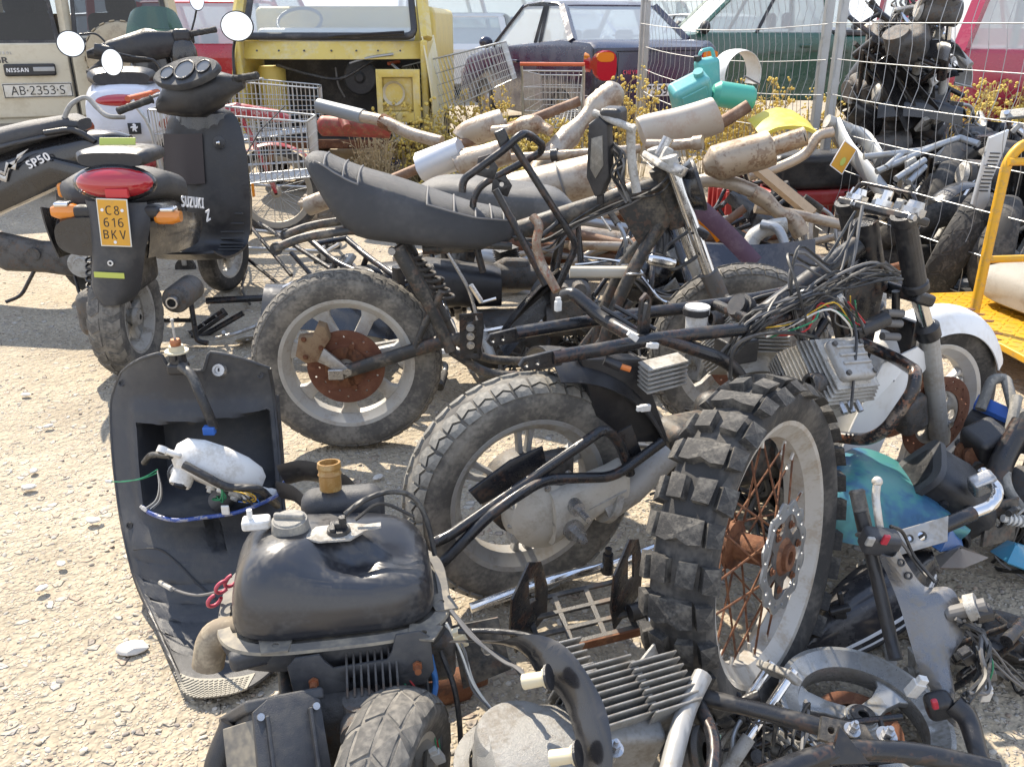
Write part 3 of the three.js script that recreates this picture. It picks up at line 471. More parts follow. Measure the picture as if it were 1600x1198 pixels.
{
  const p = paintOf('crimson car paint', [0.34, 0.018, 0.06], { d: [0.4, 0.12, 0.14] });
  const t = auto('estate_car', 'crimson estate car at the right behind the fence', {
    pk: 1.7, sy: 1.04, pos: [3.7, 0, -8.7], turn: -4 * RAD, W: 1.72, paint: p, R: 0.33, wheels: [0.8, 3.9], mids: [0.3, 0.36, 0.63], tum: 0.86, hy: 0.95, handles: [2.0, 3.0], seats: [1.6, 2.6, 3.4],
    outline: [[0, 0.4], [0, 1.05], [0.08, 1.13], [3.9, 1.1], [4.75, 0.95], [4.95, 0.7], [4.95, 0.4], [4.35, 0.3], ...arch(3.9, 0.42, 0.28).reverse(), [3.4, 0.3], [1.3, 0.3], ...arch(0.8, 0.42, 0.28).reverse(), [0.3, 0.34]],
    cab: [[0.1, 1.1], [4.0, 1.1], [0.3, 1.76], [3.35, 1.78]],
  });
  for (const x of [1.9, 2.85, 3.9]) part(t, 'door_seam', box(0.012, 0.66, 0.01), M.dark, { at: [x, 0.78, 0.859] });
  part(t, 'side_strip', mv(rbox(4.2, 0.07, 0.02, 0.008), 2.4, 0.72, 0.862), M.redDark); part(t, 'side_lamp', rbox(0.22, 0.09, 0.02, 0.008), M.inkWhite, { at: [3.2, 0.82, 0.864] });
}
// pale cars far behind
[[-8.5, -17, 0.3, [0.55, 0.55, 0.55], 'pale silver car far behind the cream off-roader'], [-0.9, -17.5, 1.5, [0.62, 0.62, 0.6], 'white car far behind the yellow van'], [4.6, -19, 1.9, [0.5, 0.52, 0.55], 'silver car far behind the dark blue saloon'], [8.8, -21, 1.2, [0.58, 0.58, 0.57], 'white car far behind the green pick-up'], [14.5, -20, 2.4, [0.4, 0.42, 0.45], 'grey car far beyond the crimson estate'], [-3.2, -23, 0.4, [0.5, 0.1, 0.1], 'faded red car far behind the yellow van'], [1.9, -26, 1.4, [0.66, 0.66, 0.64], 'white hatchback farthest away behind the saloon']].forEach(([x, z, a, c, label], i) => {
  auto('parked_car', label, { pos: [x, 0, z], turn: a, W: 1.66, paint: paintOf('far paint ' + i, c, { plain: 1 }), R: 0.3, wheels: [0.7, 3.2], mids: [0.35, 0.68], tum: 0.8, mirrors: true, seats: [1.4, 2.4],
    outline: [[0, 0.3], [0, 0.9], [0.1, 1.0], [2.8, 0.98], [3.7, 0.86], [4, 0.6], [4, 0.3], [3.55, 0.24], ...arch(3.2, 0.34).reverse(), [2.8, 0.22], [1.1, 0.22], ...arch(0.7, 0.34).reverse(), [0.3, 0.24]], cab: [[0.1, 1.0], [2.9, 0.98], [0.5, 1.46], [2.1, 1.48]] });
});
// taller vans farther back
[[-6.2, -15.5, 1.2, [0.34, 0.05, 0.06], 'dark red van behind the cream off-roader'], [-2.2, -19, 0.2, [0.6, 0.6, 0.58], 'white van behind the stripped yellow van'], [0.6, -24, 0.1, [0.62, 0.62, 0.62], 'white van beyond the blue hatchback'], [4.2, -23, 0.15, [0.5, 0.53, 0.56], 'silver van beyond the dark blue saloon'], [7.5, -18.5, 0.1, [0.36, 0.1, 0.12], 'faded red van behind the green pick-up'], [11.5, -22, 0.2, [0.58, 0.58, 0.56], 'white van at the far right behind the estate'], [-11, -20, 0.1, [0.55, 0.55, 0.53], 'white van at the far left']].forEach(([x, z, a, c, label], i) => {
  auto('parked_van', label, { cat: 'van', pos: [x, 0, z], turn: a, W: 1.9, paint: paintOf('van paint ' + i, c, { plain: 1 }), R: 0.34, wheels: [0.8, 3.6], mids: [0.4, 0.75], tum: 0.9, pk: 1.6, seats: [3.2],
    outline: [[0, 0.35], [0, 1.2], [0.08, 1.28], [3.8, 1.25], [4.5, 1.05], [4.7, 0.8], [4.7, 0.35], [4.05, 0.28], ...arch(3.6, 0.4).reverse(), [3.1, 0.26], [1.3, 0.26], ...arch(0.8, 0.4).reverse(), [0.3, 0.28]], cab: [[0.06, 1.25], [3.95, 1.22], [0.12, 2.2], [3.2, 2.22]] });
});

// ---------- tyres, rims, discs (axle along z) ----------
const tyreSurf = (R, w, Rb) => { const Rm = R - (R - Rb) * 0.5; return (s, h = 0) => { const f = s * 80 * RAD, z = sin(f), r = Math.pow(Math.max(cos(f), 0), 0.85); const nz = sin(f), nr = cos(f), l = Math.hypot(nz, nr); return [Rm + (R - Rm) * r + h * nr / l, (w / 2) * z + h * nz / l]; }; };
function tyreG(R, w, Rb, n = 56) {
  const pr = [], Rm = R - (R - Rb) * 0.5;
  for (let k = 0; k <= 22; k++) { const f = mix(-118, 118, k / 22) * RAD, c = cos(f); pr.push(c >= 0 ? [Rm + (R - Rm) * Math.pow(c, 0.85), (w / 2) * sin(f)] : [Rm + (Rm - Rb) * c / 0.47, (w / 2) * sin(f) * (1 - 0.25 * -c)]); }
  pr.unshift([Rb - 0.006, pr[0][1] * 0.9]); pr.push([Rb - 0.006, -pr[0][1]]);
  return rot(lathe(pr, n, 0.9), PI / 2);
}
// block on the tread: polygon of [angle(deg), s], raised by h
function blockG(R, w, Rb, poly, h, h0 = -0.002) {
  const S = tyreSurf(R, w, Rb), P = (a, s, q) => { const [r, z] = S(s, q); return [r * cos(a * RAD), r * sin(a * RAD), z]; }, n = poly.length, pos = [];
  const cen = poly.reduce((c, p) => [c[0] + p[0] / n, c[1] + p[1] / n], [0, 0]), top = poly.map(([a, s]) => P(mix(cen[0], a, 0.93), mix(cen[1], s, 0.95), h)), bot = poly.map(([a, s]) => P(a, s, h0)), c = P(...cen, h);
  for (let k = 0; k < n; k++) { const j = (k + 1) % n; pos.push(...c, ...top[k], ...top[j], ...top[k], ...bot[k], ...bot[j], ...top[k], ...bot[j], ...top[j]); }
  const g = new THREE.BufferGeometry(); g.setAttribute('position', new THREE.Float32BufferAttribute(pos, 3)); g.computeVertexNormals();
  return fin(g);
}
const spin = (n, f, off = 0) => { for (let k = 0; k < n; k++) f(off + k / n * 2 * PI, k); };
function addTread(tyre, n, geos, mat, name = 'tread_block') { spin(n, (a, k) => geos.forEach((g) => part(tyre, name, Array.isArray(g) ? g[k % g.length] : g, mat, { rot: [0, 0, a] }))); }
const TREADS = {
  zig: (R, w, Rb) => { const out = []; const d = 360 / 46; for (const s of [1, -1]) { out.push(blockG(R, w, Rb, [[0, s * 0.78], [d * 0.2, s * 0.66], [d * 0.42, s * 0.44], [d * 0.72, s * 0.44], [d * 0.94, s * 0.66], [d * 0.9, s * 0.78]].map((p) => p), 0.0022)); out.push(blockG(R, w, Rb, [[d * 0.02, s * 0.6], [d * 0.28, s * 0.38], [d * 0.86, s * 0.38], [d * 0.6, s * 0.14], [d * 0.02, s * 0.14]], 0.0025)); } return [46, out]; },
  chev: (R, w, Rb) => { const out = [], d = 360 / 22; for (const s of [1, -1]) out.push(blockG(R, w, Rb, [[0, s * 0.06], [d * 0.68, s * 0.06], [d * 0.95, s * 0.42], [d * 0.62, s * 0.8], [-d * 0.02, s * 0.8], [d * 0.27, s * 0.42]], 0.004)); return [22, out]; },
  sport: (R, w, Rb) => { const out = [], d = 360 / 16; for (const s of [1, -1]) { out.push(blockG(R, w, Rb, [[0, s * 0.03], [d * 0.93, s * 0.03], [d * 1.2, s * 0.36], [d * 0.3, s * 0.4]], 0.003)); out.push(blockG(R, w, Rb, [[d * 0.4, s * 0.46], [d * 1.28, s * 0.42], [d * 1.5, s * 0.84], [d * 0.72, s * 0.84]], 0.003)); } return [16, out]; },
  road: (R, w, Rb) => { const out = [], d = 360 / 40; for (const s of [1, -1]) { out.push(blockG(R, w, Rb, [[0, s * 0.8], [d * 0.1, s * 0.56], [d * 0.45, s * 0.46], [d * 0.92, s * 0.56], [d * 0.88, s * 0.8]], 0.006)); out.push(blockG(R, w, Rb, [[d * 0.02, s * 0.52], [d * 0.4, s * 0.4], [d * 0.94, s * 0.5], [d * 0.94, s * 0.2], [d * 0.5, s * 0.12], [d * 0.02, s * 0.22]], 0.006)); } return [40, out]; },
};
const rimRing = (Rb, w, n = 56) => rot(lathe([[Rb + 0.006, -w / 2], [Rb + 0.004, -w / 2 + 0.008], [Rb - 0.01, -w * 0.34], [Rb - 0.022, -w * 0.2], [Rb - 0.026, 0], [Rb - 0.022, w * 0.2], [Rb - 0.01, w * 0.34], [Rb + 0.004, w / 2 - 0.008], [Rb + 0.006, w / 2], [Rb, w / 2 + 0.003], [Rb - 0.012, w / 2], [Rb - 0.024, w * 0.34], [Rb - 0.036, w * 0.2], [Rb - 0.038, -w * 0.2], [Rb - 0.024, -w * 0.34], [Rb - 0.012, -w / 2], [Rb, -w / 2 - 0.003], [Rb + 0.006, -w / 2]], n, 0.5), PI / 2);
const castSpoke = (r0, r1, w0, w1, d) => plate([[r0, -w0 / 2], [mix(r0, r1, 0.35), -w1 / 2], [mix(r0, r1, 0.8), -w1 / 2], [r1, -w0 * 0.55], [r1, w0 * 0.55], [mix(r0, r1, 0.8), w1 / 2], [mix(r0, r1, 0.35), w1 / 2], [r0, w0 / 2]], d, 0.005);
const discG = (ro, ri, d = 0.004, hol = 24) => annulus(ro, ri, d, 48, 0.0006, Array.from({ length: hol }, (_, k) => { const a = k / hol * 2 * PI, r = mix(ri, ro, 0.35 + 0.3 * (k % 2)); return [r * cos(a), r * sin(a), 0.0035]; }));
const boltsAround = (parent, n, r, z, mat = M.steel, s = 0.006, c = [0, 0, 0]) => spin(n, (a) => part(parent, 'bolt', rot(hexbolt(s, s), PI / 2), mat, { at: [c[0] + r * cos(a), c[1] + r * sin(a), c[2] + z] }));
// a wheel's tyre (> tread blocks) and rim (> spokes) under parent at centre c
function bikeWheel(parent, c, o) {
  const { R, w, Rb, tread, spokes = 7, style = 'cast', rim = M.alloyPaint, rub = M.rubberDusty, treadMat, pre = '' } = o;
  const ty = part(parent, pre + 'tyre', tyreG(R, w, Rb), rub, { at: c, rot: o.rot });
  if (tread) { const [n, gs] = TREADS[tread](R, w, Rb); addTread(ty, n, gs, treadMat || rub); }
  const ri = part(parent, pre + 'rim', rimRing(Rb, w * 0.74), rim, { at: c, rot: o.rot });
  const hubR = o.hub || 0.05;
  if (style === 'cast') { const g = castSpoke(hubR * 0.8, Rb - 0.03, o.sw0 || 0.05, o.sw || 0.032, 0.028); spin(spokes, (a) => part(ri, 'spoke', g, rim, { rot: [0, 0, a] }), 0.2); }
  if (style === 'twin') { const g = castSpoke(hubR * 0.8, Rb - 0.028, 0.02, 0.014, 0.024); spin(spokes, (a) => { for (const s of [-1, 1]) part(ri, 'spoke', g, rim, { rot: [0, 0, a + s * 0.1] }); }, 0.5); }
  if (style === 'wire') { const g = rod([hubR * 0.9, 0, 0.0], [Rb - 0.03, 0, 0], 0.0022, 5); spin(spokes, (a, k) => { const z = (k % 2 ? 1 : -1) * 0.03, t = a + ((k >> 1) % 2 ? 1 : -1) * 0.55, A = [hubR * cos(a), hubR * sin(a), z], B = [(Rb - 0.032) * cos(t), (Rb - 0.032) * sin(t), 0]; part(ri, 'spoke', rod(A, B, o.wire || 0.0024, 6), o.spokeMat || M.zinc); }); }
  part(ri, 'hub', rot(lathe([[0.012, -0.055], [hubR * 0.8, -0.05], [hubR, -0.035], [hubR * 0.72, -0.02], [hubR * 0.72, 0.02], [hubR, 0.035], [hubR * 0.8, 0.05], [0.012, 0.055]], 28), PI / 2), o.hubMat || rim);
  return [ty, ri];
}
// cooling-fin stack: fins in planes across y, outline [x,z] half sizes varying
const finStack = (n, pitch, th, f) => Array.from({ length: n }, (_, k) => { const [w, d, x = 0, z = 0] = f(k / (n - 1)); return mv(rbox(w, th, d, Math.min(0.0012, th * 0.4), 1), x, k * pitch, z); });
// bundle of loose wires along a path
function wires(parent, name, pts, n, r, spread, mats_, seg = 22) { for (let i = 0; i < n; i++) { const q = pts.map((p, k) => { const e = k === 0 || k === pts.length - 1 ? 0.6 : 1; return [p[0] + rr(-1, 1) * spread * e, p[1] + rr(-1, 1) * spread * e, p[2] + rr(-1, 1) * spread * e]; }); part(parent, name, hose(q, r * rr(0.8, 1.2), 5, seg), mats_[i % mats_.length]); } }
const W_ = { red: mt('wire red', [0.4, 0.02, 0.02], 0.5), green: mt('wire green', [0.02, 0.2, 0.09], 0.5), yellow: mt('wire yellow', [0.55, 0.34, 0.03], 0.5), blue: mt('wire blue', [0.03, 0.12, 0.42], 0.5), white: mt('wire white', [0.6, 0.58, 0.52], 0.5) };
const connector = (parent, at, rt, s0 = 1, mat = M.whitePlastic, s = s0 * 0.72) => part(parent, 'connector', merge([rbox(0.016 * s, 0.026 * s, 0.012 * s, 0.002), mv(rbox(0.012 * s, 0.01 * s, 0.009 * s, 0.001), 0, 0.017 * s, 0)]), mat, { at, rot: rt });

// ---------- motorcycle with the grey seat ----------
{
  const t = thing('stripped_motorcycle', 'stripped black motorcycle frame with long grey seat and rusted rear disc', 'motorcycle', [-0.585, 0, -2.79], 4 * RAD);
  const C = [0.03, 0.32, 0];
  const [ty] = bikeWheel(t, C, { R: 0.317, w: 0.115, Rb: 0.226, tread: 'zig', spokes: 7, style: 'cast', sw0: 0.07, sw: 0.044, rim: mt('wheel grey', [0.42, 0.41, 0.38], 0.5, 0.1, { d: [0.3, 0.26, 0.21], amt: 0.6, sc: 0.2 }), rub: M.rubberDusty, pre: 'rear_', hub: 0.055 });
  part(t, 'brake_disc', discG(0.128, 0.066, 0.005, 20), M.rustDisc, { at: [C[0], C[1], 0.062] });
  const car = part(t, 'disc_carrier', merge([annulus(0.07, 0.03, 0.006, 30), ...[0, 1, 2, 3, 4].map((k) => rot(mv(plate([[0.03, -0.012], [0.085, -0.008], [0.085, 0.008], [0.03, 0.012]], 0.006, 0.001), 0, 0, 0), 0, 0, k * 1.257))]), M.rust, { at: [C[0], C[1], 0.066] });
  const hb = part(t, 'axle_nut', rot(hexbolt(0.014, 0.02), PI / 2), M.steel, { at: [C[0] + 0.01, C[1], 0.09] });
  // caliper and its bracket
  const cal = part(t, 'brake_caliper', plate([[-0.06, -0.01], [-0.045, 0.055], [0.0, 0.06], [0.02, 0.1], [0.045, 0.09], [0.055, 0.045], [0.03, 0.01], [0.01, -0.03], [-0.03, -0.035]], 0.05, 0.008), mt('rust tan caliper', [0.28, 0.19, 0.11], 0.7, 0.2, { d: [0.17, 0.09, 0.05], amt: 0.8, sc: 0.1, bump: 0.002, bsc: 0.02 }), { at: [-0.065, 0.385, 0.082] });
  boltsAround(cal, 3, 0.035, 0.025, M.rust, 0.006, [-0.01, 0.02, 0]);
  part(t, 'caliper_bracket', plate([[-0.12, 0.05], [-0.06, 0.055], [0.02, -0.02], [0.06, -0.06], [0.03, -0.075], [-0.03, -0.03], [-0.11, 0.01]], 0.014, 0.003), M.alloy, { at: [0.0, 0.37, 0.094] });
  // swingarm
  const sa = [[-0.001,0.305,0.09], [0.158,0.35,0.085], [0.349,0.409,0.08], [0.444,0.414,0.07]];
  part(t, 'swingarm', [sweep(bend(sa, 0.05), 0.02, 10, { flat: [0.75, 1.2] }), pipe([[0.03, 0.32, -0.08], [0.3, 0.36, -0.08], [0.47, 0.37, -0.06]], 0.02), rod([0.46, 0.365, -0.08], [0.46, 0.365, 0.09], 0.022)], M.frameDusty);
  part(t, 'chain_adjuster', mv(rbox(0.05, 0.036, 0.02, 0.004), 0.0, 0.31, 0.1), M.steel);
  part(t, 'rear_axle', rod([0.03, 0.32, -0.11], [0.03, 0.32, 0.11], 0.009), M.steel);
  // seat tube (tapered), lower tie and foot plate
  for (const w of [0.085, -0.085]) {
    part(t, 'seat_tube', sweep(bend([[0.219,0.728,0.085], [0.308,0.549,0.085], [0.379,0.376,0.085]].map((p) => [p[0], p[1], w]), 0.04), (q) => 0.026 - 0.006 * q, 10, { flat: [0.8, 1] }), M.frameDusty);
    part(t, 'stay_tube', pipe([[0.354,0.58,0.085], [0.277,0.43,0.085], [0.26,0.386,0.085]].map((p) => [p[0], p[1], w]), 0.012), M.frameDusty);
    part(t, 'rear_rail', pipe([[-0.156,0.73,0.09], [-0.075,0.761,0.09], [0.103,0.786,0.09], [0.259,0.747,0.09], [0.58,0.723,0.09]].map((p, i) => [p[0], p[1], w * (i < 1 ? 1.1 : 1)]), 0.014, 0.06), M.frameDusty);
    part(t, 'rail_end', mv(rot(cyl(0.02, 0.02, 0.012, 14), PI / 2), ...[-0.152,0.73,0.09].slice(0, 2), w * 1.12), M.frame);
  }
  const fp = part(t, 'footrest_plate', plate([[-0.035, -0.075], [0.03, -0.08], [0.045, 0.03], [0.04, 0.08], [-0.035, 0.075]], 0.008, 0.002, [[0.0, 0.055, 0.009], [0.015, -0.055, 0.007]]), M.frame, { at: [0.443,0.438,0.12] });
  for (const [y, m] of [[0.03, M.zinc], [0.0, M.steel], [-0.03, M.steel]]) part(fp, 'bolt', rot(hexbolt(0.009, 0.009), PI / 2), m, { at: [0.0, y, 0.004] });
  part(t, 'lower_frame', [pipe([[0.379,0.37,0.07], [0.495,0.283,0.07], [0.799,0.263,0.07], [0.976,0.524,0.05]], 0.016, 0.06), pipe([[0.379,0.37,0.07], [0.495,0.283,0.07], [0.799,0.263,0.07], [0.976,0.524,0.05]].map((p) => [p[0], p[1], -p[2]]), 0.016, 0.06)], M.frameDusty, { kind: 'stuff' });
  // backbone, gusset, head
  part(t, 'backbone_tube', sweep([V([0.586,0.748,0]), V([0.794,0.814,0]), V([1.071,0.896,0])], 0.031, 14), M.frameDusty);
  part(t, 'seat_rail_tube', pipe([[0.586,0.754,0], [0.472,0.704,0], [0.295,0.7,0]], 0.02), M.frameDusty);
  part(t, 'gusset', plate([[0.918,0.837,0], [1.081,0.902,0], [1.12,0.799,0], [1.052,0.694,0], [1.009,0.695,0]].map((p) => p.slice(0, 2)), 0.04, 0.006), M.frameDusty);
  part(t, 'head_tube', rod([1.057,0.949,0], [1.137,0.763,0], 0.034, 18), M.frameDusty);
  for (const w of [0.06, -0.055]) part(t, 'down_tube', pipe([[1.069,0.768,0], [0.977,0.633,0.05], [0.914,0.481,0.05], [0.877,0.323,0.05]].map((p, i) => [p[0], p[1], i ? w : 0]), 0.022, 0.06, 12), M.frameDusty);
  for (const [x, y] of [[1002, 428], [970, 436]]) part(t, 'tube_clamp', mv(rot(fin(new THREE.TorusGeometry(0.027, 0.005, 6, 18)), 1.2, 0, -0.4), ...[0.982,0.616,0.05].slice(0, 2), x > 990 ? 0.06 : -0.055), M.steel);
  // forks and yokes
  const fTop = [1.066,0.983,0.1], fMid = [1.218,0.631,0.1], fAx = [1.355,0.363,0.1];
  for (const w of [0.1, -0.1]) {
    const a = [fTop[0], fTop[1], w], b = [fMid[0], fMid[1], w], c = [fAx[0], fAx[1], w];
    part(t, 'fork_tube', rod(a, b, 0.021, 16), M.chrome); part(t, 'fork_cap', aim(mv(cyl(0.026, 0.026, 0.03, 16), 0, 0.0, 0), a, [a[0] - 0.03, a[1] + 0.1, w]), M.castAlloy);
    part(t, 'fork_leg', aim(lathe([[0.001, 0], [0.03, 0.005], [0.032, 0.04], [0.03, 0.3], [0.001, 0.305]], 18), c, b), w > 0 ? M.darkCast : M.castAlloy);
  }
  const yk = part(t, 'top_yoke', rbox(0.09, 0.022, 0.25, 0.008), M.castAlloy, { at: [1.067,0.961,0], rot: [0, 0, -0.42] });
  for (const z of [-0.1, 0.1]) part(yk, 'yoke_ring', mv(annulus(0.034, 0.022, 0.026, 20), 0, 0, 0), M.steel, { at: [0.02, 0.01, z], rot: [PI / 2, 0, 0] });
  part(yk, 'bar_clamp', mv(rbox(0.03, 0.05, 0.03, 0.008), -0.01, 0.03, 0.03), M.castAlloy); part(yk, 'ignition_barrel', mv(cyl(0.018, 0.018, 0.06, 14), -0.02, 0.05, 0.0), M.steel);
  part(t, 'lower_yoke', rbox(0.06, 0.03, 0.24, 0.008), M.frame, { at: [1.175,0.762,0], rot: [0, 0, -0.42] });
  const hl = part(t, 'headlight_bowl', rot(lathe([[0.001, -0.07], [0.03, -0.068], [0.065, -0.04], [0.082, 0], [0.086, 0.006], [0.078, 0.012], [0.07, -0.005], [0.03, -0.045], [0.001, -0.05]], 32), 0.4, 0, -1.2), M.gloss, { at: [1.165,0.898,0.04] });
  part(hl, 'bezel', rot(mv(rot(annulus(0.086, 0.074, 0.012, 32, 0.003), PI / 2), 0, 0.012, 0), 0.4, 0, -1.2), M.plastic);
  part(t, 'brake_hose', hose([[1.133,0.768,0.12], [1.063,0.715,0.13], [1.084,0.652,0.13], [1.138,0.672,0.13], [1.17,0.69,0.12]], 0.006), M.cable);
  part(t, 'indicator_stalk', aim(lathe([[0.001, 0], [0.014, 0.004], [0.02, 0.03], [0.02, 0.09], [0.012, 0.1], [0.001, 0.1]], 16), [1.095,0.671,0.14], [0.986,0.699,0.16]), M.chrome);
  part(t, 'crossbar', rod([0.781,0.607,-0.02], [1.014,0.608,0], 0.02, 14), mt('ivory tube', [0.5, 0.47, 0.4], 0.5));
  for (const p of [[0.805,0.568,0.04], [0.753,0.559,0.04]]) part(t, 'engine_mount', mv(rot(cyl(0.022, 0.022, 0.05, 16), PI / 2), ...p), M.darkCast);
  bikeWheel(t, [1.375, 0.315, 0], { R: 0.312, w: 0.1, Rb: 0.225, tread: 'road', spokes: 5, style: 'cast', rim: M.castAlloy, rub: M.rubberDusty, pre: 'front_' });
  part(t, 'front_brake_disc', discG(0.12, 0.07, 0.005), M.rustDisc, { at: [1.375, 0.315, 0.07] });
  // seat: quilted vinyl, separate strips of piping
  const so = [[480, 243, 256, 0.05], [487, 238, 275, 0.085], [505, 238, 306, 0.1], [530, 248, 338, 0.115], [560, 260, 362, 0.125], [620, 278, 374, 0.135], [690, 302, 380, 0.135], [740, 318, 383, 0.125], [775, 325, 382, 0.1], [798, 333, 372, 0.07], [806, 342, 364, 0.035]];
  const pp = [[-0.048,0.998,0], [-0.033,1.007,0], [0.002,1.007,0], [0.049,0.987,0], [0.107,0.963,0], [0.224,0.926,0], [0.363,0.877,0], [0.464,0.843,0], [0.535,0.828,0], [0.582,0.811,0], [0.599,0.792,0]], qq = [[-0.05,0.972,0], [-0.033,0.935,0], [-0.003,0.873,0], [0.036,0.808,0], [0.085,0.758,0], [0.214,0.731,0], [0.358,0.716,0], [0.461,0.708,0], [0.534,0.709,0], [0.578,0.729,0], [0.595,0.746,0]];
  const P1 = smooth(pp.map((p) => [p[0], p[1] + 0.0, 0]), 44), Q1 = smooth(qq, 44), hw = (u) => { const i = Math.min(9, Math.floor(u * 10)), f = u * 10 - i; return mix(so[i][3], so[i + 1][3], f); };
  const seatRings = P1.map((p, i) => { const q = Q1[i], u = i / 44, n = 26; return Array.from({ length: n }, (_, k) => { const a = k / n * 2 * PI, s = sin(a), c = cos(a), v = 0.5 + 0.5 * Math.sign(s) * Math.abs(s) ** (2 / 3.4), z = Math.sign(c) * Math.abs(c) ** (2 / 3.0) * hw(u) * (1 - 0.18 * v * v); return [mix(q.x, p.x, v), mix(q.y, p.y, v), z]; }); });
  const seat = part(t, 'seat', loft(seatRings, { crease: 1.1 }), M.seat);
  const pip = mt('seat piping', [0.16, 0.155, 0.15], 0.6);
  const edge = (u0, u1, zf, drop = 0) => Array.from({ length: 16 }, (_, k) => { const u = mix(u0, u1, k / 15), i = Math.round(u * 44), p = P1[i], q = Q1[i]; return V(mix(p.x, q.x, 0.16 + drop), mix(p.y, q.y, 0.16 + drop) + 0.002, hw(u) * zf); });
  for (const s of [-1, 1]) { part(seat, 'piping', sweep(edge(0.16, 0.42, s * 0.96), 0.003, 5), pip); part(seat, 'piping', sweep(edge(0.56, 0.9, s * 0.97), 0.003, 5), pip); }
  for (const u of [0.22, 0.33, 0.42, 0.57, 0.64, 0.7, 0.77, 0.84]) { const i = Math.round(u * 44), p = P1[i], q = Q1[i]; part(seat, 'seam', sweep(Array.from({ length: 15 }, (_, k) => { const a = mix(-1, 1, k / 14), dv = 0.16 * Math.abs(a) ** 4; return V(mix(p.x, q.x, dv), mix(p.y, q.y, dv) + 0.0005, a * hw(u) * mix(0.84, 0.955, Math.abs(a) ** 4)); }), 0.0028, 5), pip); }
  part(t, 'seat_lock', mv(rot(cyl(0.012, 0.012, 0.02, 12), PI / 2), ...[0.203,0.718,0.1]), M.steel);
  wires(t, 'wire', [[0.583,0.745,0.05], [0.683,0.73,0.08], [0.786,0.785,0.06], [0.949,0.862,0.05], [1.057,0.903,0.06], [1.105,0.98,0.05]], 5, 0.004, 0.02, [M.cable, M.cable, M.cableGrey]);
  part(t, 'shock_absorber', [rod([0.251,0.663,-0.05], [0.371,0.438,-0.05], 0.012), ...Array.from({ length: 8 }, (_, k) => mv(rot(fin(new THREE.TorusGeometry(0.028, 0.006, 6, 16)), PI / 2, 0, 0), mix(...[0, 1].map((q) => [0.26, 0.38][q]), k / 8), mix(0.66, 0.5, k / 8), -0.06))], M.darkCast, { kind: 'stuff' });
  // rear brake rod and linkage in front of the wheel
  part(t, 'brake_linkage', pipe([[0.378,0.711,0.11], [0.446,0.585,0.11], [0.465,0.492,0.12]], 0.006), M.steel);
  part(t, 'clutch_linkage', [rod([0.446,0.609,0.12], [0.48,0.552,0.12], 0.009), rod([0.48,0.552,0.12], [0.527,0.565,0.12], 0.006)], M.chrome);
}
// black tubular carrier leaning on the seat
{
  const t = thing('luggage_carrier', 'black tubular luggage carrier standing over the grey seat', 'carrier', [-0.585, 0, -2.79], 4 * RAD);
  const m = M.frame;
  part(t, 'top_loop', pipe([[0.425,0.915,0.2], [0.429,0.952,0.2], [0.554,1.039,0.2], [0.6,1.082,0.2], [0.629,1.072,0.15], [0.674,1.034,0.08], [0.671,1.008,0.06], [0.483,0.908,0.05], [0.458,0.858,0.05], [0.468,0.718,0.06], [0.489,0.634,0.06]], 0.0115, 0.035, 10), m);
  part(t, 'leg', pipe([[0.577,1.048,0.13], [0.783,0.733,0.12], [0.725,0.597,0.12]], 0.0115, 0.03, 10), m);
  part(t, 'leg', pipe([[0.526,0.911,0.14], [0.647,0.684,0.16], [0.679,0.619,0.17]], 0.0115, 0.03, 10), m);
  part(t, 'cross_strut', pipe([[0.668,0.76,0.12], [0.727,0.809,0.12], [0.715,0.835,0.1]], 0.008), m);
  for (const p of [[0.498,0.983,0.19], [0.548,0.909,0.06]]) part(t, 'mount_plate', plate([[-0.03, -0.02], [0.02, -0.035], [0.035, 0.0], [0.01, 0.04], [-0.025, 0.03]], 0.006, 0.0015, [[0.002, 0.004, 0.007]]), m, { at: p });
  part(t, 'hook', rbox(0.035, 0.05, 0.03, 0.006), m, { at: [0.546,1.066,0.17], rot: [0, 0, 0.4] });
}
single('rusty_pipe', sweep(smooth([[0.061,0.847,-2.6], [0.079,0.825,-2.58], [0.072,0.776,-2.56], [0.087,0.721,-2.55], [0.117,0.671,-2.52], [0.132,0.647,-2.5]], 30), 0.0135, 12), mt('peeling pipe', [0.22, 0.15, 0.1], 0.6, 0.3, { d: [0.42, 0.38, 0.31], amt: 0.8, sc: 0.12, d2: [0.24, 0.08, 0.04], amt2: 0.8, bump: 0.001, bsc: 0.03 }), 'thin rusty bent pipe hanging below the luggage carrier', 'pipe');

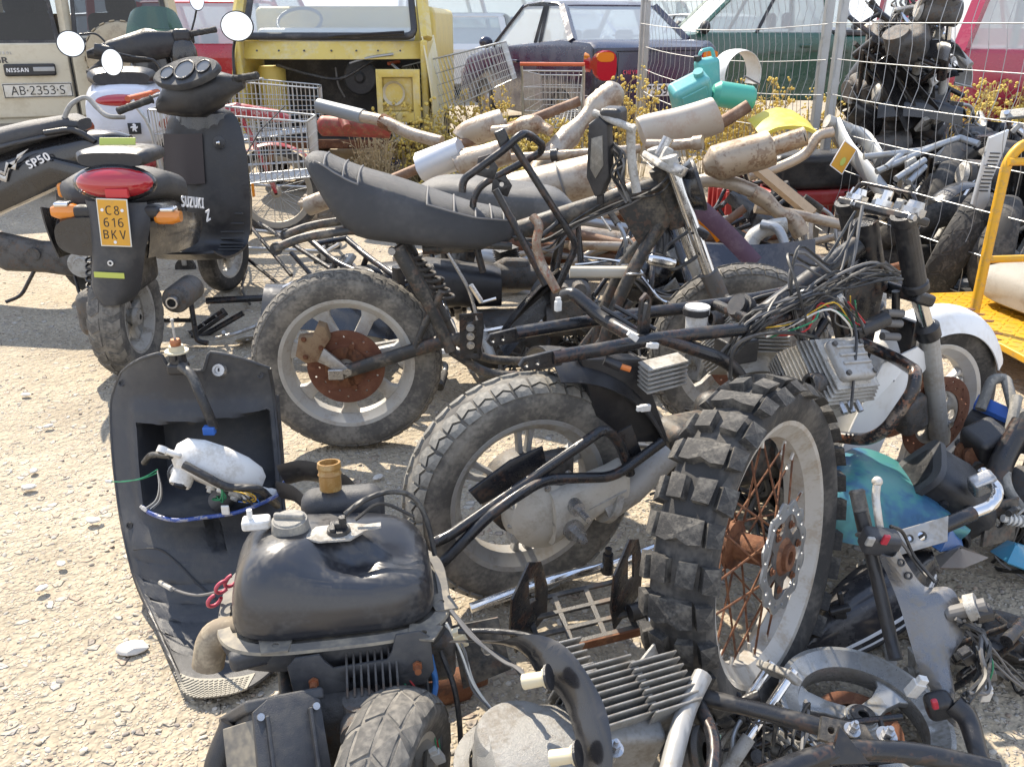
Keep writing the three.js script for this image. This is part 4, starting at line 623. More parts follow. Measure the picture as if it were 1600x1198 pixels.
// ---------- shaft-drive motorcycle ----------
{
  const t = thing('stripped_motorcycle', 'stripped motorcycle with shaft drive, finned cylinder and white front mudguard', 'motorcycle', [0.025, 0, -1.93], 23.3 * RAD);
  const C = [0.0, 0.305, 0];
  bikeWheel(t, C, { R: 0.3, w: 0.125, Rb: 0.206, tread: 'road', spokes: 6, style: 'twin', rim: M.alloyPaint, rub: M.rubberDusty, treadMat: M.rubberPale, pre: 'rear_', hub: 0.06 });
  part(t, 'brake_drum', rot(lathe([[0.001, 0.05], [0.08, 0.05], [0.104, 0.04], [0.108, 0.0], [0.104, -0.03], [0.001, -0.03]], 40), PI / 2), M.frameDusty, { at: C });
  // bevel box and torque tube
  const bb = part(t, 'bevel_box', merge([rot(lathe([[0.001, 0.105], [0.035, 0.104], [0.06, 0.09], [0.09, 0.07], [0.098, 0.045], [0.098, 0.02], [0.001, 0.02]], 36), PI / 2), loft([ringX(0.0, 0.0, 0.075, 0.07, 0.05, 2.6, 22), ringX(0.08, 0.02, 0.075, 0.062, 0.046, 2.6, 22), ringX(0.17, 0.05, 0.075, 0.05, 0.042, 2.6, 22), ringX(0.2, 0.058, 0.075, 0.052, 0.044, 2.6, 22)], { crease: 0.8 })]), mt('chalky alloy', [0.5, 0.48, 0.43], 0.6, 0.1, { d: [0.34, 0.3, 0.24], amt: 0.6, sc: 0.15, bump: 0.001, bsc: 0.03 }), { at: [C[0] + 0.02, C[1] - 0.025, 0.03] });
  for (let k = 0; k < 5; k++) part(bb, 'rib', loft([ringX(0.0, -0.055 + k * 0.026, 0.1 - Math.abs(k - 2) * 0.012, 0.004, 0.022, 2, 10), ringX(0.19, 0.01 + k * 0.02, 0.11 - Math.abs(k - 2) * 0.01, 0.004, 0.012, 2, 10)]), M.castAlloy);
  for (let k = 0; k < 4; k++) { const a = 2.2 + k * 0.55; part(bb, 'rib', rod([0.03 * cos(a), 0.03 * sin(a), 0.1], [0.097 * cos(a), 0.097 * sin(a), 0.058], 0.005), M.castAlloy); }
  part(bb, 'axle_nut', rot(merge([cyl(0.026, 0.026, 0.02, 16), mv(cyl(0.016, 0.018, 0.045, 6), 0, 0.02, 0), mv(cyl(0.009, 0.009, 0.075, 12), 0, 0.02, 0)]), PI / 2), M.steel, { at: [0.045, -0.02, 0.125] });
  part(bb, 'stud', rot(merge([cyl(0.018, 0.02, 0.03, 14), mv(cyl(0.008, 0.008, 0.07, 10), 0, 0.03, 0)]), PI / 2), M.steel, { at: [0.05, 0.04, 0.125] });
  for (const [x, y] of [[-0.06, 0.07], [-0.08, -0.05], [0.1, -0.05]]) part(bb, 'boss', rot(cyl(0.012, 0.012, 0.03, 12), PI / 2), M.castAlloy, { at: [x, y, 0.05] });
  part(t, 'torque_tube', sweep([V([0.162,0.273,0.1]), V([0.251,0.308,0.1]), V([0.357,0.384,0.1])], (q) => 0.05 - 0.012 * q, 18), M.alloyPaint);
  part(t, 'coupling_ring', mv(rot(cyl(0.058, 0.058, 0.02, 24), 0, 0, 1.2), ...[0.185,0.286,0.1]), M.castAlloy);
  // brake parts behind the tube
  part(t, 'brake_caliper', mv(rbox(0.12, 0.1, 0.05, 0.02), ...[0.035,0.388,0.08]), M.darkCast);
  boltsAround(t, 3, 0.035, 0.03, M.steel, 0.006, [0.035,0.388,0.08]);
  part(t, 'mount_bracket', plate([[-0.189,0.408,0.14], [-0.163,0.369,0.14], [0.009,0.406,0.14], [-0.008,0.484,0.14], [-0.088,0.464,0.14]].map((p) => p.slice(0, 2)), 0.01, 0.002), M.frame, { at: [0, 0, 0.13] });
  // bent carrier tubes along the wheel
  const ct = (p) => pipe(p, 0.0125, 0.04, 12);
  part(t, 'carrier_tube', ct([[-0.302,0.333,0.19], [-0.261,0.342,0.19], [0.082,0.496,0.17], [0.136,0.517,0.16], [0.183,0.467,0.15], [0.218,0.375,0.15]]), M.frame);
  part(t, 'carrier_tube', ct([[-0.284,0.291,0.21], [-0.159,0.385,0.2], [-0.031,0.435,0.19], [0.162,0.388,0.17], [0.296,0.45,0.16]]), M.frame);
  part(t, 'mount_plate', plate([[0.161,0.484,0.14], [0.216,0.503,0.14], [0.254,0.412,0.14], [0.205,0.394,0.14]].map((p) => p.slice(0, 2)), 0.006, 0.001), M.frame, { at: [0, 0, 0.145] });
  // rear frame rails with flattened bolt-hole ends
  const rail = (p, r = 0.0165) => pipe(p, r, 0.05, 12);
  const flatEnd = (p, d) => part(t, 'rail_end', plate([[-0.05, -0.016], [0.04, -0.02], [0.05, 0.0], [0.04, 0.02], [-0.05, 0.016], [-0.062, 0]], 0.012, 0.003, [[-0.045, 0, 0.006], [-0.018, 0, 0.006]]), M.frame, { at: p, rot: [0, 0, d] });
  part(t, 'frame_rail', rail([[0.017,0.694,0.12], [0.126,0.693,0.12], [0.293,0.7,0.12], [0.568,0.689,0.12], [0.848,0.709,0.07], [0.981,0.771,0.03]]), M.frame); flatEnd([-0.002,0.69,0.12], 0.05);
  part(t, 'frame_rail', rail([[0.033,0.672,-0.12], [0.255,0.676,-0.12], [0.416,0.677,-0.12], [0.675,0.679,-0.1], [0.866,0.709,-0.05]]), M.frame); flatEnd([0.016,0.666,-0.12], 0.05);
  part(t, 'cross_tube', rail([[0.186,0.738,-0.16], [0.194,0.752,-0.13], [0.249,0.695,-0.06], [0.251,0.695,0.12]], 0.0175), M.frame);
  part(t, 'cross_tube', rail([[0.609,0.68,-0.1], [0.55,0.711,0.12]], 0.014), M.frame);
  part(t, 'side_tube', rail([[0.293,0.7,0.12], [0.458,0.635,0.15], [0.525,0.575,0.15], [0.56,0.479,0.14]], 0.0165), M.frame);
  part(t, 'bracket_arm', plate([[-0.014, 0], [0.014, 0], [0.014, 0.09], [0, 0.105], [-0.014, 0.09]], 0.012, 0.002, [[0, 0.085, 0.006]]), M.frame, { at: [0.262,0.703,0.1] });
  part(t, 'battery_strap', [rod([0.233,0.733,-0.05], [0.312,0.678,0.02], 0.006), rod([0.269,0.732,-0.05], [0.348,0.682,0.02], 0.006), rod([0.28,0.703,-0.02], [0.316,0.712,-0.02], 0.005)], M.frame, { kind: 'stuff' });
  part(t, 'backbone_tube', pipe([[0.608,0.623,0], [0.722,0.687,0], [0.977,0.825,0]], 0.03, 0.04, 14), M.frame);
  part(t, 'tank_rubber', mv(rot(merge([cyl(0.036, 0.036, 0.02, 20), mv(cyl(0.028, 0.028, 0.05, 20), 0, 0, 0)]), 0, 0, 1.0), ...[0.587,0.712,0.04]), M.plastic);
  // head tube, gusset, yokes, forks
  part(t, 'head_tube', rod([0.99,0.893,0], [1.065,0.7,0], 0.034, 18), M.frame);
  part(t, 'gusset', plate([[0.994,0.797,0], [1.078,0.717,0], [1.066,0.483,0], [0.986,0.514,0], [0.919,0.663,0]].map((p) => p.slice(0, 2)), 0.05, 0.01), M.frame);
  const rake = -0.30, yk = part(t, 'top_yoke', rbox(0.08, 0.024, 0.26, 0.008), M.frame, { at: [1.043,0.914,0], rot: [0, 0, rake] });
  for (const z of [-0.1, 0.1]) { part(yk, 'fork_cap', mv(merge([cyl(0.03, 0.03, 0.03, 20), mv(cyl(0.02, 0.024, 0.02, 16), 0, 0.022, 0)]), 0, 0.012, 0), z > 0 ? M.steel : M.chrome, { at: [0, 0, z] }); part(yk, 'pinch_bolt', rot(hexbolt(0.008, 0.012), PI / 2), M.steel, { at: [-0.035, 0, z + 0.03] }); }
  part(yk, 'stem_nut', mv(merge([cyl(0.024, 0.024, 0.018, 6), mv(cyl(0.013, 0.013, 0.03, 12), 0, 0.02, 0)]), 0, 0.02, 0), M.chrome);
  for (const z of [-0.035, 0.04]) part(yk, 'bar_clamp', mv(plate([[-0.02, 0], [0.02, 0], [0.016, 0.03], [-0.016, 0.03]], 0.025, 0.004, [[0, 0.018, 0.008]]), 0.02, 0.012, z), M.castAlloy);
  part(yk, 'stay_rod', pipe([[-0.02, 0.02, -0.1], [-0.02, 0.06, -0.09], [-0.01, 0.06, 0.09], [0.0, 0.02, 0.11]], 0.005, 0.02), M.frame);
  const f0 = [1.015,0.926,0.1], f1 = [1.107,0.718,0.1], f2 = [1.187,0.575,0.1], f3 = [1.317,0.225,0.1];
  for (const w of [0.1, -0.1]) {
    const Z = (p) => [p[0], p[1], w];
    part(t, 'fork_shroud', aim(lathe([[0.03, 0], [0.034, 0.002], [0.034, 0.02], [0.03, 0.025], [0.03, V(f0).distanceTo(V(f1)) - 0.03], [0.033, V(f0).distanceTo(V(f1)) - 0.025], [0.033, V(f0).distanceTo(V(f1))], [0.02, V(f0).distanceTo(V(f1))]], 20), Z(f1), Z(f0)), M.plastic);
    part(t, 'fork_tube', rod(Z(f1), Z(f2), 0.02, 16), M.chrome);
    part(t, 'dust_seal', aim(lathe([[0.02, 0.0], [0.033, 0.0], [0.034, 0.035], [0.024, 0.045], [0.02, 0.045]], 20), Z(f2), Z(f1)), M.plastic);
    part(t, 'fork_leg', aim(lathe([[0.001, -0.01], [0.026, 0.0], [0.03, 0.03], [0.027, 0.08], [0.027, V(f2).distanceTo(V(f3))], [0.02, V(f2).distanceTo(V(f3)) + 0.003]], 20), Z(f3), Z(f2)), M.alloyPaint);
  }
  part(t, 'lower_yoke', rbox(0.07, 0.034, 0.26, 0.01), M.frame, { at: [1.122,0.694,0], rot: [0, 0, rake] });
  part(t, 'yoke_bolt', rod([1.078,0.706,0.06], [1.09,0.65,0.06], 0.011, 10), M.plastic);
  // front wheel
  const FC = [1.31, 0.295, 0];
  bikeWheel(t, FC, { R: 0.295, w: 0.1, Rb: 0.215, spokes: 3, style: 'twin', rim: mt('wheel silver', [0.5, 0.5, 0.49], 0.4, 0.3, { d: [0.4, 0.37, 0.32], amt: 0.5, sc: 0.2 }), rub: M.rubber, pre: 'front_', hub: 0.06 });
  for (const z of [-0.075, 0.075]) { part(t, 'front_brake_disc', discG(0.13, 0.085, 0.005, 26), M.rustDisc, { at: [FC[0], FC[1], z] }); part(t, 'disc_carrier', annulus(0.09, 0.03, 0.005, 24, 0.001, [0, 1, 2, 3, 4].map((k) => [0.06 * cos(k * 1.256), 0.06 * sin(k * 1.256), 0.016])), M.alloyPaint, { at: [FC[0], FC[1], z * 0.97] }); }
  part(t, 'front_axle', rod([FC[0], FC[1], -0.13], [FC[0], FC[1], 0.13], 0.01), M.steel);
  part(t, 'front_caliper', rbox(0.09, 0.12, 0.06, 0.02), M.darkCast, { at: [FC[0] - 0.12, FC[1] + 0.04, 0.085], rot: [0, 0, 0.3] });
  // white mudguard: arc shell around the wheel, with a broken rusty lip in front
  const mudR = 0.325, mg = part(t, 'front_mudguard', shell((u, v) => { const a = mix(215, 25, u) * RAD, q = mix(-1, 1, v), w = mix(0.075, 0.06, Math.abs(u - 0.4)), dr = -0.045 * q * q - 0.02 * q ** 6, ex = u < 0.45 ? 0.05 * (0.45 - u) : 0; return [FC[0] + (mudR + dr + ex) * cos(a), FC[1] + (mudR + dr + ex) * sin(a), q * w]; }, 36, 10, 0.004), M.white);
  for (let k = 0; k < 6; k++) { const a = mix(34, 62, k / 5) * RAD; part(mg, 'rust_patch', plate(ringPts(1, 9).map(([x, y], i) => [x * rr(0.012, 0.028), y * rr(0.006, 0.013)]), 0.003, 0.0006), M.rust, { at: [FC[0] + 0.33 * cos(a), FC[1] + 0.33 * sin(a), 0.02 * sin(k * 2.4)], rot: [PI / 2, a - PI / 2, 0, 'YXZ'] }); }
  part(t, 'mudguard_side', plate([[1.17, 0.49], [1.24, 0.44], [1.16, 0.36], [1.1, 0.2], [1.06, 0.06], [0.94, 0.02], [0.9, 0.08], [0.98, 0.3], [1.05, 0.46]], 0.008, 0.003, [[1.1, 0.4, 0.006], [0.97, 0.12, 0.012]], false), M.white, { at: [-0.02, 0.06, 0.1] });
  part(t, 'mudguard_bracket', rbox(0.02, 0.14, 0.13, 0.004), M.frame, { at: [1.142,0.549,0.03] });
  for (const [x, y] of [[1395, 490], [1398, 505], [1396, 525]]) part(t, 'rubber_mount', rot(mv(cyl(0.011, 0.011, 0.06, 12), 0, 0, 0), 0, 0, 1.4), M.cableGrey, { at: [...[1.042,0.632,0.1].slice(0, 1), 0.66 - (y - 490) * 0.0019, 0.1] });
  // engine: crankcase, leaning finned cylinders, heads
  part(t, 'crankcase', merge([mv(rbox(0.32, 0.24, 0.2, 0.05, 3), 0.7, 0.33, 0), mv(rot(cyl(0.1, 0.1, 0.24, 28), PI / 2), 0.78, 0.33, 0), mv(rbox(0.2, 0.16, 0.14, 0.04, 3), 0.5, 0.33, 0)]), M.frameDusty);
  for (const s of [1, -1]) {
    const gp = new THREE.Object3D(); gp.position.set(0.74, 0.45, s * 0.08); gp.rotation.set(s * 0.75, 0, -0.18); gp.updateMatrix();
    const put = (g) => { g.applyMatrix4(gp.matrix); return g; };
    const fins = finStack(11, 0.0105, 0.0042, (q) => [0.165 + 0.02 * sin(q * PI), 0.165 + 0.015 * sin(q * PI)]).map((g) => put(mv(g, 0, 0.05, 0)));
    const cy = part(t, 'cylinder', put(mv(cyl(0.062, 0.062, 0.2, 24), 0, 0.1, 0)), M.castAlloy);
    part(cy, 'cooling_fins', fins, M.castAlloy, { kind: 'stuff' });
    const hd = part(t, 'cylinder_head', [put(mv(rbox(0.13, 0.05, 0.13, 0.016, 3), 0, 0.19, 0)), put(mv(rbox(0.07, 0.04, 0.15, 0.012, 2), -0.02, 0.185, 0.0))], M.castAlloy);
    part(hd, 'head_fins', finStack(5, 0.0105, 0.0042, (q) => [0.185 - 0.03 * q, 0.18 - 0.04 * q]).map((g) => put(mv(g, 0.005, 0.166, 0))), M.castAlloy, { kind: 'stuff' });
    const rc = part(t, 'rocker_cover', put(mv(rbox(0.12, 0.032, 0.11, 0.014, 3), 0, 0.222, 0)), M.alloyPaint);
    for (let k = 0; k < 3; k++) part(rc, 'cover_rib', put(mv(rbox(0.1, 0.008, 0.008, 0.003), 0, 0.239, -0.03 + k * 0.022)), M.alloyPaint);
    for (const [x, z] of [[0.048, 0.04], [-0.048, 0.04], [0.048, -0.04], [-0.048, -0.04]]) part(rc, 'bolt', put(mv(cyl(0.007, 0.007, 0.014, 8), x, 0.236, z)), M.darkCast);
    part(hd, 'intake_stub', put(mv(rot(lathe([[0.018, 0], [0.026, 0], [0.026, 0.04], [0.02, 0.045], [0.016, 0.04]], 18), 0, 0, PI / 2), -0.07, 0.17, 0.03)), M.darkCast);
    for (const x of [-0.03, 0.0, 0.03]) part(hd, 'stud', put(mv(rot(cyl(0.008, 0.008, 0.03, 10), PI / 2), x, 0.165, 0.1)), M.steel);
    part(t, 'spark_lead', hose([[0.75, 0.6, s * 0.12], [0.7, 0.68, s * 0.08], [0.8, 0.72, s * 0.03]], 0.005), M.cable);
  }
  // crash bar
  part(t, 'crash_bar', pipe([[0.986,0.571,0.03], [1.054,0.536,0.12], [0.952,0.572,0.28], [0.932,0.531,0.3], [0.885,0.422,0.28], [0.869,0.379,0.24], [0.845,0.345,0.12]], 0.0165, 0.05, 12), mt('crash bar paint', [0.016, 0.015, 0.017], 0.28, 0, { d: [0.26, 0.2, 0.15], amt: 0.6, lo: 0.5, hi: 0.62, sc: 0.16, d2: [0.2, 0.08, 0.04], amt2: 0.6 }));
  part(t, 'steering_damper', [rod([0.87,0.64,0.14], [0.973,0.665,0.14], 0.02, 14), rod([0.818,0.616,0.14], [0.881,0.639,0.14], 0.008, 10)], M.plastic);
  part(t, 'side_stand_tube', pipe([[0.596,0.465,0.12], [0.721,0.586,0.12], [0.807,0.671,0.1]], 0.012), M.frame);
  // electrics
  const rec = part(t, 'rectifier', finStack(6, 0.012, 0.005, () => [0.11, 0.05]).map((g) => rot(g, 0.1, 0, 0.08)), M.castAlloy, { at: [0.324,0.572,0.1], kind: 'stuff' });
  part(t, 'fluid_reservoir', merge([cyl(0.028, 0.026, 0.06, 20), mv(cyl(0.031, 0.031, 0.018, 20), 0, 0.036, 0)]), M.whitePlastic, { at: [0.466,0.683,0.02] });
  part(t, 'reservoir_cap', cyl(0.033, 0.033, 0.016, 22), M.plastic, { at: [0.463,0.715,0.02] });
  part(t, 'relay_box', rbox(0.09, 0.06, 0.07, 0.006), M.plastic, { at: [0.564,0.614,0.06] });
  part(t, 'coil_pack', rod([0.656,0.713,0.09], [0.771,0.749,0.09], 0.02, 14), M.plastic); part(t, 'coil_clip', rbox(0.03, 0.03, 0.03, 0.006), M.whitePlastic, { at: [0.737,0.744,0.1] });
  part(t, 'rear_inner_guard', shell((u, v) => { const a = mix(20, 85, u) * RAD, q = mix(-1, 1, v); return [-0.0 + 0.36 * cos(a) + 0.02, 0.3 + 0.37 * sin(a) - 0.05 * q * q, q * 0.1]; }, 14, 8, 0.005), M.plastic);
  part(t, 'inner_panel', plate([[0.117,0.655,0.06], [0.282,0.63,0.06], [0.383,0.388,0.06], [0.269,0.41,0.06], [0.166,0.499,0.06]].map((p) => p.slice(0, 2)), 0.05, 0.006), M.plastic, { at: [0, 0, 0.04] });
  part(t, 'orange_tip', rod([0.179,0.655,0.14], [0.202,0.647,0.15], 0.007, 10), mt('orange rubber', [0.6, 0.18, 0.04], 0.5)); part(t, 'cable_boot', rod([0.151,0.667,0.12], [0.182,0.653,0.14], 0.012, 10), M.plastic);
  connector(t, [0.206,0.724,0.15], [0, 0, 0.9], 1.2); connector(t, [0.261,0.696,0.15], [0, 0, 1.4], 1.2); connector(t, [0.832,0.722,0.12], [0.3, 0, 0.6], 1.6); connector(t, [0.139,0.734,-0.1], [0, 0.2, 0], 1.4); connector(t, [0.248,0.543,0.15], [0, 0, 1.5], 1.4);
  wires(t, 'wire', [[0.497,0.612,0.1], [0.557,0.713,0.13], [0.668,0.748,0.13], [0.811,0.778,0.12], [0.892,0.799,0.14], [0.959,0.788,0.16]], 13, 0.0034, 0.026, [M.cable, M.cable, M.cable, M.cableGrey]);
  wires(t, 'wire', [[0.592,0.678,0.14], [0.671,0.69,0.16], [0.75,0.743,0.15], [0.811,0.689,0.16], [0.892,0.637,0.14], [0.833,0.733,0.15]], 6, 0.0022, 0.025, [M.cableGrey, W_.white, W_.yellow, M.cable, W_.green, W_.red, M.cable]);
  wires(t, 'wire', [[0.95,0.925,0.02], [0.823,0.799,0.08], [0.707,0.849,0.1], [0.652,0.779,0.12], [0.718,0.627,0.14]], 4, 0.004, 0.03, [M.cable, M.cableGrey]);
  part(t, 'control_cable', hose([[0.735,0.514,0.3], [0.767,0.594,0.26], [0.815,0.667,0.2], [0.839,0.741,0.12], [0.861,0.833,0.1]], 0.004), M.cable);
  part(t, 'control_cable', hose([[0.461,0.58,0.18], [0.468,0.676,0.18], [0.577,0.693,0.18], [0.761,0.628,0.16], [0.781,0.528,0.18]], 0.005), M.cable);
}

// ---------- foreground left: scooter leg shield with the dash unit lying in it ----------
const lerpTab = (tab, v) => { const q = clamp(v, 0, 1) * (tab.length - 1), i = Math.min(tab.length - 2, Math.floor(q)), f = q - i, h = (k) => tab[clamp(k, 0, tab.length - 1)], a = h(i - 1), b = h(i), c = h(i + 1), d = h(i + 2); return b.map((_, k) => 0.5 * (2 * b[k] + (c[k] - a[k]) * f + (2 * a[k] - 5 * b[k] + 4 * c[k] - d[k]) * f * f + (3 * b[k] - a[k] - 3 * c[k] + d[k]) * f * f * f)); };
{
  const L = [[-1.044,0.512,-2.12], [-1.086,0.427,-2.14], [-1.078,0.306,-2.08], [-1.048,0.197,-2], [-1.009,0.132,-1.92], [-0.961,0.053,-1.84], [-0.873,0.011,-1.72], [-0.795,0.014,-1.6], [-0.736,0.016,-1.51]];
  const R = [[-0.65,0.523,-2.12], [-0.646,0.427,-2.14], [-0.63,0.306,-2.08], [-0.611,0.197,-2], [-0.581,0.132,-1.92], [-0.528,0.053,-1.84], [-0.49,0.011,-1.72], [-0.521,0.026,-1.6], [-0.542,0.033,-1.53]];
  const t = thing('leg_shield', 'black scooter leg shield with open glove box leaning on the ground', 'leg shield');
  const surf = (u, v) => {
    const a = lerpTab(L, v), b = lerpTab(R, v), p = [0, 1, 2].map((k) => mix(a[k], b[k], u)), e = (2 * u - 1);
    const up = 1 - sst(0, 0.16, v);
    p[1] += 0.075 * (1 - Math.pow(Math.abs(e), 2.4)) * up - 0.055 * up * (1 - sst(0.1, 0.17, Math.abs(u - 0.5)));   // domed top with the steering notch
    p[2] -= 0.055 * Math.pow(Math.abs(e), 3) + 0.02 * up;
    const gu = sst(0.2, 0.225, u) * (1 - sst(0.945, 0.965, u)), sl = 0.03 * (0.5 - u), gv = sst(0.155 + sl, 0.17 + sl, v) * (1 - sst(0.355 + sl, 0.37 + sl, v));
    p[2] -= 0.16 * gu * gv;                                    // glove box recess
    p[2] += 0.012 * sst(0.12, 0.2, u) * (1 - sst(0.9, 1, u)) * sst(0.1, 0.14, v) * (1 - sst(0.36, 0.44, v));
    p[2] -= 0.03 * sst(0.56, 0.575, u) * (1 - sst(0.64, 0.655, u)) * sst(0.39, 0.4, v) * (1 - sst(0.5, 0.51, v));   // slot
    const fl = sst(0.5, 0.56, v) * sst(0.05, 0.07, u);          // ribbed mat
    if (fl > 0) { const g = [0.53, 0.585, 0.64, 0.69, 0.74, 0.8]; for (const q of g) p[1] -= 0.006 * fl * Math.max(0, 1 - Math.abs(v + 0.03 * (u - 0.5) - q) / 0.006); p[1] -= 0.004 * fl; }
    return p;
  };
  part(t, 'panel', shell(surf, 70, 150, 0.006, 0.9), M.plasticDusty);
  const pt = (u, v, o = 0.004) => { const p = surf(u, v); return [p[0], p[1] + o * 0.6, p[2] + o]; };
  part(t, 'mat_border', sweep(smooth([pt(0.06, 0.52), pt(0.25, 0.5), pt(0.34, 0.53), pt(0.45, 0.6), pt(0.6, 0.66), pt(0.98, 0.66)], 40), 0.0022, 6), M.plastic);
  part(t, 'side_bead', sweep(Array.from({ length: 40 }, (_, k) => V(surf(0, k / 39))), 0.006, 8), M.plastic);
  part(t, 'side_bead', sweep(Array.from({ length: 40 }, (_, k) => V(surf(1, k / 39))), 0.006, 8), M.plastic);
  part(t, 'top_bead', sweep(Array.from({ length: 50 }, (_, k) => V(surf(k / 49, 0))), 0.005, 8), M.plasticDusty);
  // ribbed toe pad, its sunlit look put into the pale colour
  const padM = mt('sandy pad', [0.3, 0.28, 0.23], 0.8, 0, { d: [0.42, 0.37, 0.28], amt: 0.7, sc: 0.1 }), pad = part(t, 'toe_pad', shell((u, v) => pt(mix(0.04, 0.8, u), mix(0.9, 0.995, v), 0.006), 16, 8, 0.004), padM);
  part(pad, 'pad_ribs', Array.from({ length: 8 }, (_, r) => Array.from({ length: 16 }, (_, k) => { const p = pt(0.07 + k * 0.045, 0.905 + r * 0.0115, 0.011); return mv(rot(rbox(0.009, 0.003, 0.004, 0.001, 1), 0, 0.6, 0), ...p); })).flat(), padM, { kind: 'stuff' });
  for (const [u, v] of [[0.06, 0.07], [0.95, 0.05], [0.07, 0.44], [0.93, 0.42]]) part(t, 'screw', rot(merge([annulus(0.009, 0.005, 0.005, 16), mv(rot(cyl(0.005, 0.005, 0.003, 8), PI / 2), 0, 0, -0.003)]), -0.4), M.plastic, { at: pt(u, v, 0.006) });
  const lk = part(t, 'ignition_lock', rot(lathe([[0.001, 0.004], [0.009, 0.004], [0.01, 0.008], [0.016, 0.008], [0.02, 0.0], [0.02, -0.02]], 24), 1.2), M.steel, { at: pt(0.72, 0.055, 0.008) });
  part(lk, 'key_slot', rot(box(0.002, 0.003, 0.009), 1.2), M.ink, { at: [0, 0.004, 0.007] });
  part(t, 'screw_boss', rot(cyl(0.014, 0.014, 0.02, 14), PI / 2), M.plastic, { at: [-0.877,0.372,-2.2] });
  // shelf with worn blue lip
  const lip = [[-0.948,0.23,-1.97], [-0.909,0.235,-1.93], [-0.843,0.234,-1.9], [-0.759,0.248,-1.89], [-0.682,0.256,-1.9], [-0.617,0.27,-1.93], [-0.586,0.28,-1.96], [-0.581,0.293,-1.99]], LP = smooth(lip, 40);
  part(t, 'shelf', shell((u, v) => { const p = LP[Math.round(u * 40)], b = lerpTab([[-0.999,0.158,-2.1], [-0.835,0.143,-2.14], [-0.627,0.226,-2.12]], u); return [mix(p.x, b[0], v), mix(p.y, b[1], v) - 0.012 * sin(PI * v), mix(p.z, b[2], v)]; }, 40, 8, 0.004), M.plastic);
  part(t, 'shelf_lip', sweep(LP, 0.0055, 8), mt('worn blue trim', [0.025, 0.06, 0.24], 0.3, 0, { d: [0.3, 0.3, 0.32], amt: 0.8, lo: 0.5, hi: 0.62, sc: 0.12, roughVar: 0.3 }));
  part(t, 'shelf_clip', rbox(0.02, 0.026, 0.006, 0.003), M.whitePlastic, { at: [-0.704,0.271,-1.885] });
  // dark bent bracket to the right
  part(t, 'side_bracket', sweep(smooth([[-0.584,0.317,-1.98], [-0.526,0.33,-1.98], [-0.46,0.317,-1.97], [-0.408,0.286,-1.96], [-0.384,0.251,-1.94]], 24), 0.036, 8, { flat: [0.2, 1], up: [0, 1, 0.3] }), M.plastic);
  part(t, 'side_bracket', sweep(smooth([[-0.587,0.292,-1.95], [-0.543,0.29,-1.93], [-0.499,0.265,-1.9]], 16), 0.03, 8, { flat: [0.25, 1], up: [0, 1, 0.3] }), M.plastic);
  // filament bulb holder standing in the steering notch
  const b = [-0.863,0.583,-2.13];
  part(t, 'bulb_mount', merge([mv(cyl(0.02, 0.024, 0.05, 18), 0, -0.015, 0), mv(rbox(0.05, 0.03, 0.04, 0.008), 0, -0.03, 0.006), mv(rbox(0.012, 0.02, 0.02, 0.003), 0.0, 0.005, 0.02)]), M.plastic, { at: b });
  part(t, 'bulb_flange', merge([cyl(0.03, 0.031, 0.004, 24), mv(cyl(0.018, 0.02, 0.014, 20), 0, 0.008, 0)]), mt('cream bakelite', [0.5, 0.44, 0.3], 0.5), { at: [b[0], b[1] + 0.014, b[2]] });
  part(t, 'bulb_collar', lathe([[0.001, 0], [0.013, 0], [0.014, 0.012], [0.011, 0.018], [0.001, 0.018]], 18), mt('copper collar', [0.32, 0.13, 0.06], 0.4, 0.6), { at: [b[0], b[1] + 0.028, b[2]] });
  part(t, 'bulb_glass', merge([mv(cyl(0.0035, 0.0035, 0.05, 8), 0, 0.025, 0), mv(sph(0.005), 0, 0.052, 0)]), M.castAlloy, { at: [b[0], b[1] + 0.045, b[2]] });
  part(t, 'harness_sleeve', sweep(smooth([[-0.845,0.566,-2.1], [-0.812,0.555,-2.07], [-0.785,0.516,-2.04], [-0.767,0.467,-2.03], [-0.761,0.422,-2.04]], 24), 0.0125, 10), M.cable);
  part(t, 'blue_connector', rbox(0.03, 0.022, 0.02, 0.003), W_.blue, { at: [-0.77,0.419,-2.03] });
}
